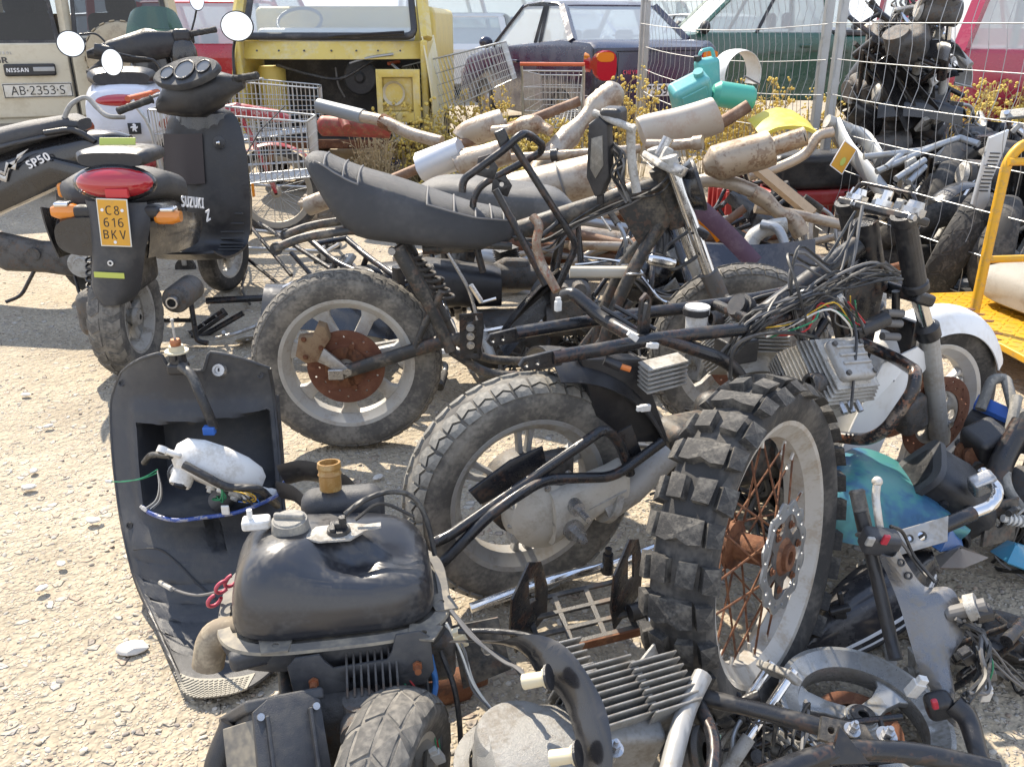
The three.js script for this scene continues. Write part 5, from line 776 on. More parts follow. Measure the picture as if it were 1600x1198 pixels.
{ // dash / lamp unit thrown into the glove box
  const t = thing('lamp_unit', 'white plastic lamp unit with loose wires lying in the leg shield', 'lamp unit', [-0.74,0.339,-1.98], [0.75, -0.25, -0.42]); t.scale.setScalar(1.15);
  const wp = M.whitePlastic;
  part(t, 'housing', loft([[-0.1, 0.0, 0.018, 0.016], [-0.085, 0.002, 0.03, 0.034], [-0.05, 0.004, 0.042, 0.042], [0, 0.002, 0.046, 0.044], [0.05, 0, 0.042, 0.04], [0.085, -0.002, 0.034, 0.03], [0.1, -0.004, 0.02, 0.016]].map(([x, y, h, w]) => ringX(x, y, 0, h, w, 3.2, 24))), wp);
  part(t, 'bulb_tube', rot(lathe([[0.016, -0.03], [0.024, -0.03], [0.024, 0.03], [0.021, 0.036], [0.016, 0.03], [0.016, -0.02]], 22), PI / 2), wp, { at: [-0.062, -0.004, 0.03] });
  part(t, 'bulb_socket', rot(cyl(0.014, 0.012, 0.03, 16), PI / 2), M.plastic, { at: [-0.06, 0.004, 0.055] });
  part(t, 'lens_ring', rot(lathe([[0.02, -0.03], [0.026, -0.028], [0.027, 0.0], [0.022, 0.004]], 22), 0.3), M.plastic, { at: [-0.07, -0.035, 0.035] });
  part(t, 'chrome_rim', rot(cyl(0.028, 0.028, 0.01, 22), 0.3), M.chrome, { at: [-0.07, -0.062, 0.028] });
  for (const [x, y] of [[-0.105, 0.04], [0.112, 0.005]]) { const e = part(t, 'mount_ear', merge([rbox(0.05, 0.02, 0.012, 0.006), mv(rot(cyl(0.012, 0.012, 0.014, 16), PI / 2), x < 0 ? -0.016 : 0.016, 0, 0)]), wp, { at: [x, y, 0.015], rot: [0, 0, 0.2] }); part(e, 'grommet', rot(annulus(0.008, 0.003, 0.016, 14), 0), M.plastic, { at: [x < 0 ? -0.016 : 0.016, 0, 0] }); }
  for (const [x, y, r] of [[0.02, 0.018, 0.014], [0.055, -0.012, 0.016], [0.0, -0.02, 0.01], [0.075, 0.02, 0.009]]) part(t, 'moulded_boss', rot(lathe([[0.001, 0.012], [r * 0.5, 0.012], [r * 0.55, 0.006], [r, 0.004], [r, -0.01]], 18), PI / 2), wp, { at: [x, y, 0.043] });
  part(t, 'rubber_boot', aim(lathe([[0.001, 0], [0.026, 0.0], [0.027, 0.008], [0.024, 0.05], [0.02, 0.06], [0.001, 0.06]], 20), [0.03, -0.085, 0.055], [0.045, -0.03, 0.03]), M.cableGrey);
  part(t, 'ribbed_edge', Array.from({ length: 16 }, (_, k) => mv(rbox(0.006, 0.01, 0.016, 0.001, 1), -0.06 + k * 0.009, -0.045, 0.012)), wp, { kind: 'stuff' });
  wires(t, 'wire', [[0.02, 0.04, 0.05], [0.03, 0.02, 0.07], [0.02, -0.02, 0.065], [0.03, -0.05, 0.05]], 3, 0.0018, 0.008, [W_.green]);
  wires(t, 'wire', [[0.04, 0.05, 0.045], [0.08, 0.06, 0.05], [0.095, 0.04, 0.055], [0.07, 0.015, 0.055]], 4, 0.0018, 0.01, [W_.yellow, W_.blue, M.cable, W_.yellow]);
  part(t, 'harness', hose([[-0.07, 0.045, 0.03], [-0.02, 0.055, 0.04], [0.03, 0.05, 0.045], [0.09, 0.06, 0.03], [0.12, 0.02, 0.03], [0.15, -0.03, 0.03]], 0.009, 8, 30), M.cable);
  part(t, 'harness', hose([[-0.1, 0.035, 0.02], [-0.14, -0.02, 0.02], [-0.15, -0.07, 0.03]], 0.007, 8), M.cable);
}
{ const t = thing('loose_wires', 'thin green and brown wires hanging across the open glove box', 'wires');
  part(t, 'wire', hose([[-0.887,0.344,-1.96], [-0.919,0.328,-1.95], [-0.979,0.304,-1.97], [-1.027,0.293,-1.99]], 0.0016, 5), W_.green); part(t, 'wire', hose([[-0.888,0.335,-1.96], [-0.925,0.323,-1.95], [-0.993,0.299,-1.98]], 0.0016, 5), W_.green);
  for (let k = 0; k < 4; k++) part(t, 'wire', hose([[-0.888,0.341,-1.96], [-0.884,0.297,-1.95], [-0.896,0.26,-1.95], [-0.918,0.242,-1.94]].map((p, i) => [p[0] + (k - 1.5) * 0.004 * i * 0.6, p[1], p[2]]), 0.0015, 5), k % 2 ? M.cableGrey : W_.white);
  connector(t, [-1.029,0.293,-1.99], [0, 0, 1.5], 0.7); connector(t, [-0.929,0.242,-1.94], [0, 0, 0.8], 0.8);
  part(t, 'speedo_cable', hose([[-0.853,0.101,-1.82], [-0.811,0.111,-1.78], [-0.725,0.154,-1.7], [-0.61,0.246,-1.6], [-0.544,0.332,-1.5]], 0.0035, 6), M.cableGrey); part(t, 'cable_ferrule', rod([-0.875,0.091,-1.84], [-0.826,0.107,-1.79], 0.006, 8), M.castAlloy);
}

// ---------- scooter rear chassis with the black fuel tank ----------
{
  const base = [-0.325, 0, -1.36], t = thing('scooter_chassis', 'rear half of a scooter carrying a glossy black fuel tank', 'scooter chassis', base, 10 * RAD);
  const H0 = 0.405;
  // pressed tank
  const n = 56, rings = [];
  const tabs = [[0, 0.174, 0.126], [0.01, 0.178, 0.13], [0.035, 0.177, 0.128], [0.062, 0.172, 0.123], [0.085, 0.162, 0.115], [0.105, 0.145, 0.102], [0.12, 0.118, 0.082], [0.13, 0.07, 0.05], [0.134, 0.03, 0.02]];
  for (let i = 0; i < 28; i++) {
    const v = i / 27, [y, a, b] = lerpTab(tabs, v);
    rings.push(Array.from({ length: n }, (_, k) => {
      const th = -k / n * 2 * PI, c = cos(th), s = sin(th), ex = 2 / 4.3; let x = Math.sign(c) * Math.abs(c) ** ex * a, z = Math.sign(s) * Math.abs(s) ** ex * b, yy = y;
      const top = sst(0.25, 0.9, v), dent = Math.exp(-(((x - 0.035) / 0.05) ** 2) - ((z - 0.075) / 0.045) ** 2) * top, dent2 = Math.exp(-(((x - 0.13) / 0.05) ** 2) - ((z - 0.04) / 0.06) ** 2) * top, hump = Math.exp(-(((x + 0.09) / 0.06) ** 2) - ((z - 0.05) / 0.05) ** 2) * top;
      yy += -0.038 * dent - 0.03 * dent2 + 0.008 * hump - 0.03 * x * top / 0.17 * 0.5; z -= 0.022 * dent;
      return [x, H0 + yy, z];
    }));
  }
  const tank = part(t, 'fuel_tank', loft(rings, { crease: 1.2 }), mt('tank enamel', [0.016, 0.017, 0.021], 0.2, 0, { d: [0.13, 0.12, 0.105], amt: 0.32, lo: 0.46, hi: 0.78, sc: 0.28, roughVar: 0.5, phys: { clearcoat: 0.5, clearcoatRoughness: 0.2 } }));
  part(t, 'tank_flange', loft([[0, 0.186, 0.136], [-0.003, 0.206, 0.152], [-0.008, 0.208, 0.154], [-0.008, 0.15, 0.1]].map(([y, a, b]) => Array.from({ length: n }, (_, k) => { const th = -k / n * 2 * PI, c = cos(th), s = sin(th); return [Math.sign(c) * Math.abs(c) ** 0.55 * a, H0 + y, Math.sign(s) * Math.abs(s) ** 0.55 * b]; })), { cap: false, crease: 0.5 }), mt('dusty flange', [0.12, 0.112, 0.1], 0.7, 0, { d: [0.3, 0.26, 0.19], amt: 0.8, lo: 0.34, hi: 0.7, sc: 0.4 }));
  part(t, 'subframe', loft([[-0.01, 0.2, 0.135], [-0.03, 0.208, 0.142], [-0.06, 0.2, 0.13], [-0.068, 0.17, 0.1]].map(([y, a, b]) => Array.from({ length: n }, (_, k) => { const th = -k / n * 2 * PI, c = cos(th), s = sin(th); return [Math.sign(c) * Math.abs(c) ** 0.6 * a, H0 + y - 0.002, Math.sign(s) * Math.abs(s) ** 0.6 * b]; })), { crease: 0.8 }), M.plasticDusty);
  for (const [x, z, r] of [[-0.1, 0.12, 0], [0.19, 0.05, 1.3], [0.15, 0.13, 0.3]]) { const e = part(t, 'flange_ear', plate([[-0.03, -0.02], [0.03, -0.02], [0.022, 0.02], [-0.022, 0.02]], 0.005, 0.001, [[0, 0.002, 0.006]]), mats['dusty flange'], { at: [x, H0 - 0.001, z + 0.012], rot: [PI / 2, 0, r] }); }
  // cap, filler neck, sender
  const cap = part(t, 'fuel_cap', merge([cyl(0.031, 0.034, 0.022, 28), mv(rbox(0.056, 0.014, 0.012, 0.005), 0, 0.016, 0), ...Array.from({ length: 1 }, () => mv(cyl(0.027, 0.03, 0.004, 28), 0, 0.012, 0))]), mt('grey cap', [0.2, 0.195, 0.18], 0.55, 0, { d: [0.36, 0.33, 0.27], amt: 0.7, sc: 0.1, bump: 0.001, bsc: 0.02 }), { at: [-0.07, H0 + 0.146, -0.012], rot: [0.05, -0.25, 0.02] });
  part(t, 'sender_plate', plate([[-0.062, -0.008], [-0.04, 0.025], [0.02, 0.028], [0.05, 0.018], [0.075, 0.02], [0.075, 0.006], [0.045, -0.005], [0.02, -0.028], [-0.035, -0.026]], 0.005, 0.0015), M.castAlloy, { at: [0.015, H0 + 0.136, 0.015], rot: [-PI / 2, 0, 0.0] });
  part(t, 'sender_unit', merge([cyl(0.02, 0.022, 0.01, 18), mv(rbox(0.022, 0.012, 0.012, 0.002), 0.004, 0.01, 0), mv(cyl(0.007, 0.007, 0.02, 10), 0.008, 0.016, 0), mv(rbox(0.01, 0.01, 0.03, 0.002), -0.01, 0.006, 0)]), M.plastic, { at: [0.015, H0 + 0.141, 0.014] });
  part(t, 'breather_hose', hose([[0.028, H0 + 0.17, 0.012], [0.06, H0 + 0.187, 0.0], [0.11, H0 + 0.19, -0.02], [0.15, H0 + 0.17, -0.03], [0.172, H0 + 0.13, -0.02], [0.185, H0 + 0.06, 0.0]], 0.005, 8, 30), M.cable);
  part(t, 'breather_hose', hose([[0.045, H0 + 0.15, 0.0], [0.09, H0 + 0.17, -0.015], [0.15, H0 + 0.135, -0.02]], 0.0035, 6), M.cable);
  part(t, 'oil_neck', merge([lathe([[0.02, 0], [0.021, 0.002], [0.021, 0.03], [0.023, 0.032], [0.021, 0.036], [0.021, 0.042], [0.023, 0.045], [0.022, 0.055], [0.018, 0.055], [0.017, 0.01]], 24)]), mt('amber plastic', [0.28, 0.15, 0.04], 0.35, 0, { d: [0.4, 0.28, 0.12], amt: 0.7, sc: 0.06 }), { at: [0.0, H0 + 0.145, -0.13], rot: [-0.15, 0, 0] });
  part(t, 'oil_tank', mv(rbox(0.16, 0.12, 0.07, 0.03, 3), 0.02, H0 + 0.08, -0.14), M.plasticDusty);
  part(t, 'terminal_block', merge([rbox(0.05, 0.02, 0.03, 0.006), mv(cyl(0.005, 0.005, 0.025, 8), -0.01, 0.015, 0)]), M.whitePlastic, { at: [-0.13, H0 + 0.145, -0.03] });
  // front bracket with two copper bolts
  const br = part(t, 'front_bracket', plate([[-0.12, -0.045], [0.1, -0.045], [0.118, -0.02], [0.118, 0.045], [0.1, 0.06], [0.06, 0.06], [0.05, 0.03], [0.04, 0.015], [-0.05, 0.015], [-0.062, 0.03], [-0.07, 0.045], [-0.11, 0.045], [-0.125, 0.03]], 0.006, 0.002, [[-0.02, -0.014, 0.006]]), M.plasticDusty, { at: [0.045, H0 - 0.05, 0.162], rot: [-0.1, 0, 0.05] });
  for (const x of [-0.085, 0.09]) part(br, 'stud', rot(merge([cyl(0.006, 0.006, 0.028, 10), mv(cyl(0.009, 0.009, 0.006, 6), 0, -0.004, 0)]), PI / 2), mt('copper stud', [0.34, 0.13, 0.06], 0.45, 0.5), { at: [x, -0.002, 0.014] });
  part(t, 'rubber_mount', rot(rbox(0.1, 0.036, 0.035, 0.012), 0, 0.2, 0), M.plasticDusty, { at: [-0.13, H0 - 0.025, 0.12] });
  part(t, 'elbow_duct', sweep(bend([[-0.12, H0 - 0.03, 0.06], [-0.215, H0 - 0.02, 0.05], [-0.23, H0 - 0.085, 0.06]], 0.05, 8), 0.028, 16), mt('sandy rubber', [0.2, 0.16, 0.11], 0.75, 0, { d: [0.36, 0.3, 0.21], amt: 0.8, sc: 0.15 }));
  for (const [x, y, z] of [[-0.215, H0 + 0.01, 0.0], [-0.2, H0 + 0.03, -0.01], [-0.185, H0 + 0.035, -0.02]]) part(t, 'red_clip', mv(rot(fin(new THREE.TorusGeometry(0.013, 0.0035, 8, 20, 4.6)), 0.3, 0.6, rr(0, 3)), x, y, z), mt('pink red plastic', [0.42, 0.06, 0.09], 0.45));
  // chassis tubes down to the wheel
  for (const s of [-1, 1]) { part(t, 'chassis_tube', pipe([[s * 0.1, H0 - 0.06, -0.08], [s * 0.1, H0 - 0.09, 0.05], [s * 0.08, 0.27, 0.22], [s * 0.06, 0.24, 0.32]], 0.014, 0.05, 10), M.frameDusty); part(t, 'chassis_tube', pipe([[s * 0.12, H0 - 0.05, -0.05], [s * 0.11, 0.2, -0.1], [s * 0.1, 0.1, -0.14]], 0.014, 0.05, 10), M.frameDusty); }
  part(t, 'engine_block', merge([mv(rbox(0.2, 0.16, 0.22, 0.03, 3), 0.03, 0.24, 0.1), mv(rot(cyl(0.07, 0.07, 0.14, 20), 0, 0, PI / 2), 0.1, 0.2, 0.14), mv(rbox(0.12, 0.1, 0.1, 0.02), 0.15, 0.3, 0.05)]), M.darkCast);
  part(t, 'engine_fins', finStack(8, 0.012, 0.004, () => [0.1, 0.1]).map((g) => mv(rot(g, 0.4, 0, PI / 2), 0.1, 0.32, 0.15)), M.darkCast, { kind: 'stuff' });
  bikeWheel(t, [0.075, 0.19, 0.3], { R: 0.185, w: 0.115, Rb: 0.12, tread: 'sport', spokes: 5, rim: M.alloyPaint, rub: M.rubberDusty, rot: [0, 68 * RAD, 0] });
  // grey air-filter box
  const ab = part(t, 'air_box', merge([mv(rbox(0.115, 0.25, 0.16, 0.02, 3), 0, 0, 0), mv(rbox(0.13, 0.02, 0.175, 0.006), 0, 0.12, 0)]), M.plasticDusty, { at: [-0.1, 0.235, 0.27], rot: [-0.85, 0.4, 0.12] });
  part(ab, 'lid', plate([[-0.06, -0.12], [0.06, -0.12], [0.055, 0.11], [0.03, 0.125], [-0.03, 0.125], [-0.055, 0.11]], 0.012, 0.003), M.plasticDusty, { at: [0, 0, 0.085] });
  for (const x of [-0.05, 0.05]) part(ab, 'rib', rbox(0.006, 0.2, 0.012, 0.002), M.plasticDusty, { at: [x * 0.7, 0, 0.094] });
  for (const [x, y] of [[-0.045, 0.1], [0.045, 0.1], [-0.045, -0.1]]) part(ab, 'screw', rot(cyl(0.006, 0.006, 0.006, 10), PI / 2), M.steel, { at: [x, y, 0.094] });
  part(ab, 'side_flap', rbox(0.006, 0.22, 0.07, 0.002), mats['dusty flange'], { at: [-0.068, -0.01, 0.055], rot: [0, 0.5, 0] });
  part(t, 'intake_hose', sweep(smooth([[-0.17, 0.31, 0.2], [-0.2, 0.24, 0.24], [-0.17, 0.18, 0.25]], 20), 0.024, 12), M.plastic);
  part(t, 'carburettor', merge([mv(cyl(0.028, 0.028, 0.07, 18), 0, 0, 0), mv(rbox(0.06, 0.03, 0.05, 0.006), 0, -0.03, 0), mv(rot(lathe([[0.02, 0], [0.034, 0], [0.034, 0.03], [0.026, 0.035], [0.02, 0.03]], 20), PI / 2), 0, 0, 0.02)]), M.darkCast, { at: [0.035, 0.31, 0.22] });
  part(t, 'side_stand', pipe([[-0.17, 0.12, 0.2], [-0.2, 0.05, 0.2], [-0.16, 0.02, 0.26]], 0.007), M.frameDusty);
  // hoses and cables
  part(t, 'blue_hose', hose([[0.16, H0 - 0.06, 0.13], [0.165, H0 - 0.12, 0.15], [0.12, H0 - 0.17, 0.2], [0.06, H0 - 0.18, 0.22]], 0.0055, 8, 26), mt('blue hose', [0.06, 0.2, 0.5], 0.4));
  part(t, 'cable', hose([[0.18, H0 - 0.06, 0.12], [0.2, 0.28, 0.16], [0.2, 0.15, 0.2], [0.17, 0.05, 0.22], [0.12, 0.01, 0.24]], 0.005, 7, 30), M.cable);
  part(t, 'cable', hose([[0.15, H0 - 0.08, 0.14], [0.15, 0.28, 0.18], [0.13, 0.16, 0.26], [0.13, 0.08, 0.28]], 0.004, 6, 26), M.cable);
  part(t, 'cable', hose([[0.07, H0 - 0.08, 0.15], [0.065, 0.32, 0.17], [0.06, 0.28, 0.2]], 0.005, 6), M.cableGrey);
  wires(t, 'wire', [[0.1, 0.35, 0.15], [0.13, 0.3, 0.17], [0.15, 0.25, 0.2], [0.16, 0.2, 0.22]], 5, 0.002, 0.012, [W_.green, M.cable, W_.white, W_.red]);
  wires(t, 'wire', [[0.19, 0.4, 0.12], [0.215, 0.36, 0.14], [0.23, 0.3, 0.17], [0.26, 0.27, 0.2]], 4, 0.002, 0.006, [M.cableGrey, W_.white]);
  connector(t, [0.215, 0.372, 0.13], [0.2, 0, 0.35], 1.7, mt('ivory plastic', [0.55, 0.48, 0.33], 0.5)); connector(t, [0.16, 0.2, 0.22], [0.2, 0, 0.4], 1.6);
  part(t, 'tail_bracket', plate([[-0.05, -0.06], [0.05, -0.05], [0.06, 0.05], [-0.03, 0.06]], 0.006, 0.001, [[0.02, 0.0, 0.012]]), M.frameDusty, { at: [0.25, 0.3, 0.08], rot: [-0.3, -0.3, 0.3] });
}
single('rusty_silencer', sweep(smooth([[-0.31,0.034,-1.5], [-0.276,0.034,-1.5], [-0.254,0.042,-1.5], [-0.121,0.016,-1.56], [-0.107,0.011,-1.57], [-0.065,-0.001,-1.6]], 30), (q) => (q > 0.16 && q < 0.78 ? 0.038 : 0.018), 18), M.rust, 'dark rusty silencer lying on the ground under the fuel tank', 'exhaust');

// ---------- small finned engine at the bottom ----------
{
  const EA = mt('engine alloy', [0.27, 0.265, 0.25], 0.5, 0.4, { d: [0.16, 0.14, 0.115], amt: 0.75, sc: 0.2, bump: 0.0015, bsc: 0.025 }), t = thing('small_engine', 'small finned engine with a pale cast cover lying at the bottom of the photo', 'engine', [0.05, 0, -1.13], 12 * RAD);
  part(t, 'crankcase', mv(loft([ringX(-0.12, 0.28, 0.06, 0.07, 0.07, 3, 24), ringX(-0.1, 0.28, 0.06, 0.1, 0.1, 3, 24), ringX(0.0, 0.28, 0.05, 0.105, 0.1, 3, 24), ringX(0.06, 0.28, 0.04, 0.09, 0.09, 3, 24)]), 0, -0.02, 0.02), EA);
  part(t, 'cast_cover', mv(lathe([[0.001, 0.1], [0.06, 0.099], [0.068, 0.095], [0.073, 0.085], [0.078, 0.02], [0.09, 0.0], [0.09, -0.06], [0.001, -0.06]], 32), -0.055, 0.27, 0.05).scale(0.94, 0.97, 0.94), EA);
  boltsAround(part(t, 'cover_rim', mv(rot(annulus(0.1, 0.075, 0.012, 32), PI / 2), -0.055, 0.29, 0.05), EA), 0, 0.1, 0);
  const blk = part(t, 'cylinder', mv(rot(rbox(0.13, 0.1, 0.12, 0.012), 0.2, 0, -0.2), 0.115, 0.3, 0.02), EA);
  part(t, 'cooling_fins', Array.from({ length: 9 }, (_, k) => mv(rot(rbox(0.135, 0.13 - 0.003 * Math.abs(k - 4), 0.004, 0.0015, 1), 0.35, 0.25, -0.25), 0.09 + k * 0.0018, 0.34 - 0.004 * k, -0.045 + k * 0.0125)), EA, { kind: 'stuff' });
  part(t, 'head_fins', Array.from({ length: 8 }, (_, k) => mv(rot(rbox(0.1, 0.11, 0.004, 0.0015, 1), 0.35, 0.25, -0.25), 0.19 + k * 0.0018, 0.335 - 0.004 * k, -0.05 + k * 0.0125)), EA, { kind: 'stuff' });
  part(t, 'upper_fins', Array.from({ length: 6 }, (_, k) => mv(rot(rbox(0.075, 0.06, 0.004, 0.0015, 1), 0.35, 0.25, -0.25), 0.045 + k * 0.0018, 0.39 - 0.004 * k, -0.075 + k * 0.012)), EA, { kind: 'stuff' });
  part(t, 'exhaust_port', mv(rot(lathe([[0.018, 0], [0.03, 0.0], [0.032, 0.05], [0.045, 0.06], [0.045, 0.07], [0.018, 0.07]], 22), 0.9, 0, -0.9), 0.2, 0.25, 0.05), M.darkCast);
  part(t, 'port_gasket', mv(rot(plate([[-0.035, -0.03], [0.035, -0.035], [0.04, 0.03], [0, 0.045], [-0.04, 0.03]], 0.005, 0.001, [[0, 0, 0.02]]), 0.0, 0.9, 0.2), 0.26, 0.265, 0.1), mt('green gasket', [0.12, 0.24, 0.18], 0.7, 0, { d: [0.3, 0.32, 0.27], amt: 0.7, sc: 0.05 }));
  part(t, 'stud', mv(rot(cyl(0.004, 0.004, 0.05, 8), 1.3, 0.3, 0), 0.26, 0.27, 0.115), mats['copper stud']);
  part(t, 'lower_case', mv(rbox(0.24, 0.14, 0.14, 0.03, 3), 0.0, 0.13, 0.05), M.darkCast);
  part(t, 'kick_shaft', mv(rot(cyl(0.012, 0.012, 0.12, 12), PI / 2), 0.02, 0.16, 0.1), M.steel);
  part(t, 'oil_hose', hose([[-0.14, 0.24, 0.12], [-0.1, 0.235, 0.16], [-0.04, 0.21, 0.19], [0.03, 0.15, 0.22], [0.06, 0.1, 0.22]], 0.01, 10, 26), M.plasticDusty);
  part(t, 'side_cover', mv(rbox(0.09, 0.16, 0.05, 0.02, 3), -0.13, 0.14, 0.14), M.plasticDusty);
  wires(t, 'wire', [[0.12, 0.24, 0.12], [0.16, 0.22, 0.14], [0.22, 0.17, 0.16], [0.28, 0.18, 0.15]], 4, 0.004, 0.01, [M.cable, M.cableGrey]);
}
{ // curved black lamp bracket with two ivory sockets
  const t = thing('lamp_bracket', 'curved black plastic bracket with two ivory bulb sockets over the small engine', 'bracket');
  const path = smooth([[-0.103,0.406,-1.22], [-0.032,0.421,-1.2], [0.031,0.437,-1.16], [0.08,0.443,-1.1], [0.108,0.425,-1.05], [0.121,0.399,-1], [0.117,0.342,-0.96]], 40);
  part(t, 'blade', sweep(path, (q) => 0.01 + 0.024 * sst(0, 0.5, q), 10, { flat: [0.16, 1], up: [0.7, 0.4, 0.6] }), M.gloss);
  part(t, 'rim_bead', sweep(path.map((p) => p.clone().add(V(0.012, 0.012, -0.012))), 0.005, 8), M.plastic);
  for (const [p, d] of [[[0.034,0.445,-1.08], 0], [[0.073,0.392,-0.98], 0.2]]) { const s = part(t, 'bulb_socket', aim(merge([cyl(0.011, 0.012, 0.035, 16), mv(cyl(0.015, 0.015, 0.006, 16), 0, 0.02, 0), mv(rbox(0.008, 0.03, 0.01, 0.002), 0.008, -0.004, 0)]), p, [p[0] + 0.1, p[1] + 0.04, p[2] + 0.02]), mats['ivory plastic']); part(t, 'socket_flange', aim(cyl(0.02, 0.02, 0.004, 18), [p[0] + 0.022, p[1] + 0.009, p[2] + 0.004], [p[0] + 0.1, p[1] + 0.04, p[2] + 0.02]), M.plastic); }
  wires(t, 'wire', [[-0.104,0.445,-1.25], [-0.059,0.425,-1.2], [-0.01,0.412,-1.16], [0.015,0.426,-1.12], [0.022,0.428,-1.1]], 3, 0.003, 0.006, [M.cableGrey, M.cable, M.cableGrey]);
}
// ---------- battery tray with two upright plates and chrome tube ----------
{
  const t = thing('battery_tray', 'black steel battery tray with a grid floor between two upright plates', 'tray', [0.14,0.235,-1.52], [0.12, 0.22, 0.1]);
  part(t, 'floor_grid', [...[-0.1, -0.035, 0.035, 0.1].map((x) => mv(rbox(0.012, 0.006, 0.15, 0.002), x, 0, 0)), ...[-0.07, -0.02, 0.03, 0.07].map((z) => mv(rbox(0.2, 0.007, 0.012, 0.002), 0, 0, z))], M.frameDusty, { kind: 'stuff' });
  const up = plate([[-0.06, -0.02], [0.06, -0.02], [0.075, 0.05], [0.06, 0.13], [0.02, 0.16], [-0.05, 0.12], [-0.07, 0.05]], 0.005, 0.001, [[[0.005, 0.06], [0.03, 0.05], [0.035, 0.11], [0.01, 0.12]], [-0.05, 0.1, 0.004]]);
  for (const x of [-0.105, 0.105]) part(t, 'upright_plate', rot(up.clone(), 0, PI / 2 - 0.8, 0), M.frame, { at: [x, 0, 0] });
  part(t, 'front_edge', rbox(0.24, 0.02, 0.006, 0.002), M.rust, { at: [0, -0.004, 0.08] });
}
{ const t = thing('chrome_handlebar', 'chrome handlebar passing behind the battery tray', 'handlebar'); part(t, 'bar', pipe([[-0.092,0.177,-1.62], [0.087,0.211,-1.68], [0.236,0.227,-1.72], [0.344,0.245,-1.76]], 0.0125, 0.1, 14), M.chrome); part(t, 'clamp_stud', merge([cyl(0.012, 0.014, 0.05, 12), mv(cyl(0.008, 0.008, 0.02, 10), 0, 0.03, 0)]), M.frame, { at: [0.218,0.241,-1.7] }); }
{ const t = thing('chrome_handlebar', 'short bent chrome bar end beside the knobbly tyre', 'handlebar'); part(t, 'bar', pipe([[0.275,0.274,-1.5], [0.308,0.285,-1.5], [0.344,0.283,-1.52]], 0.0125, 0.03, 14), M.chrome); part(t, 'bar', pipe([[0.278,0.288,-1.45], [0.279,0.273,-1.42], [0.325,0.261,-1.4]], 0.0125, 0.05, 14), M.chrome); part(t, 'rubber_grip', rod([0.24,0.269,-1.48], [0.295,0.274,-1.5], 0.018, 14), M.plastic); }

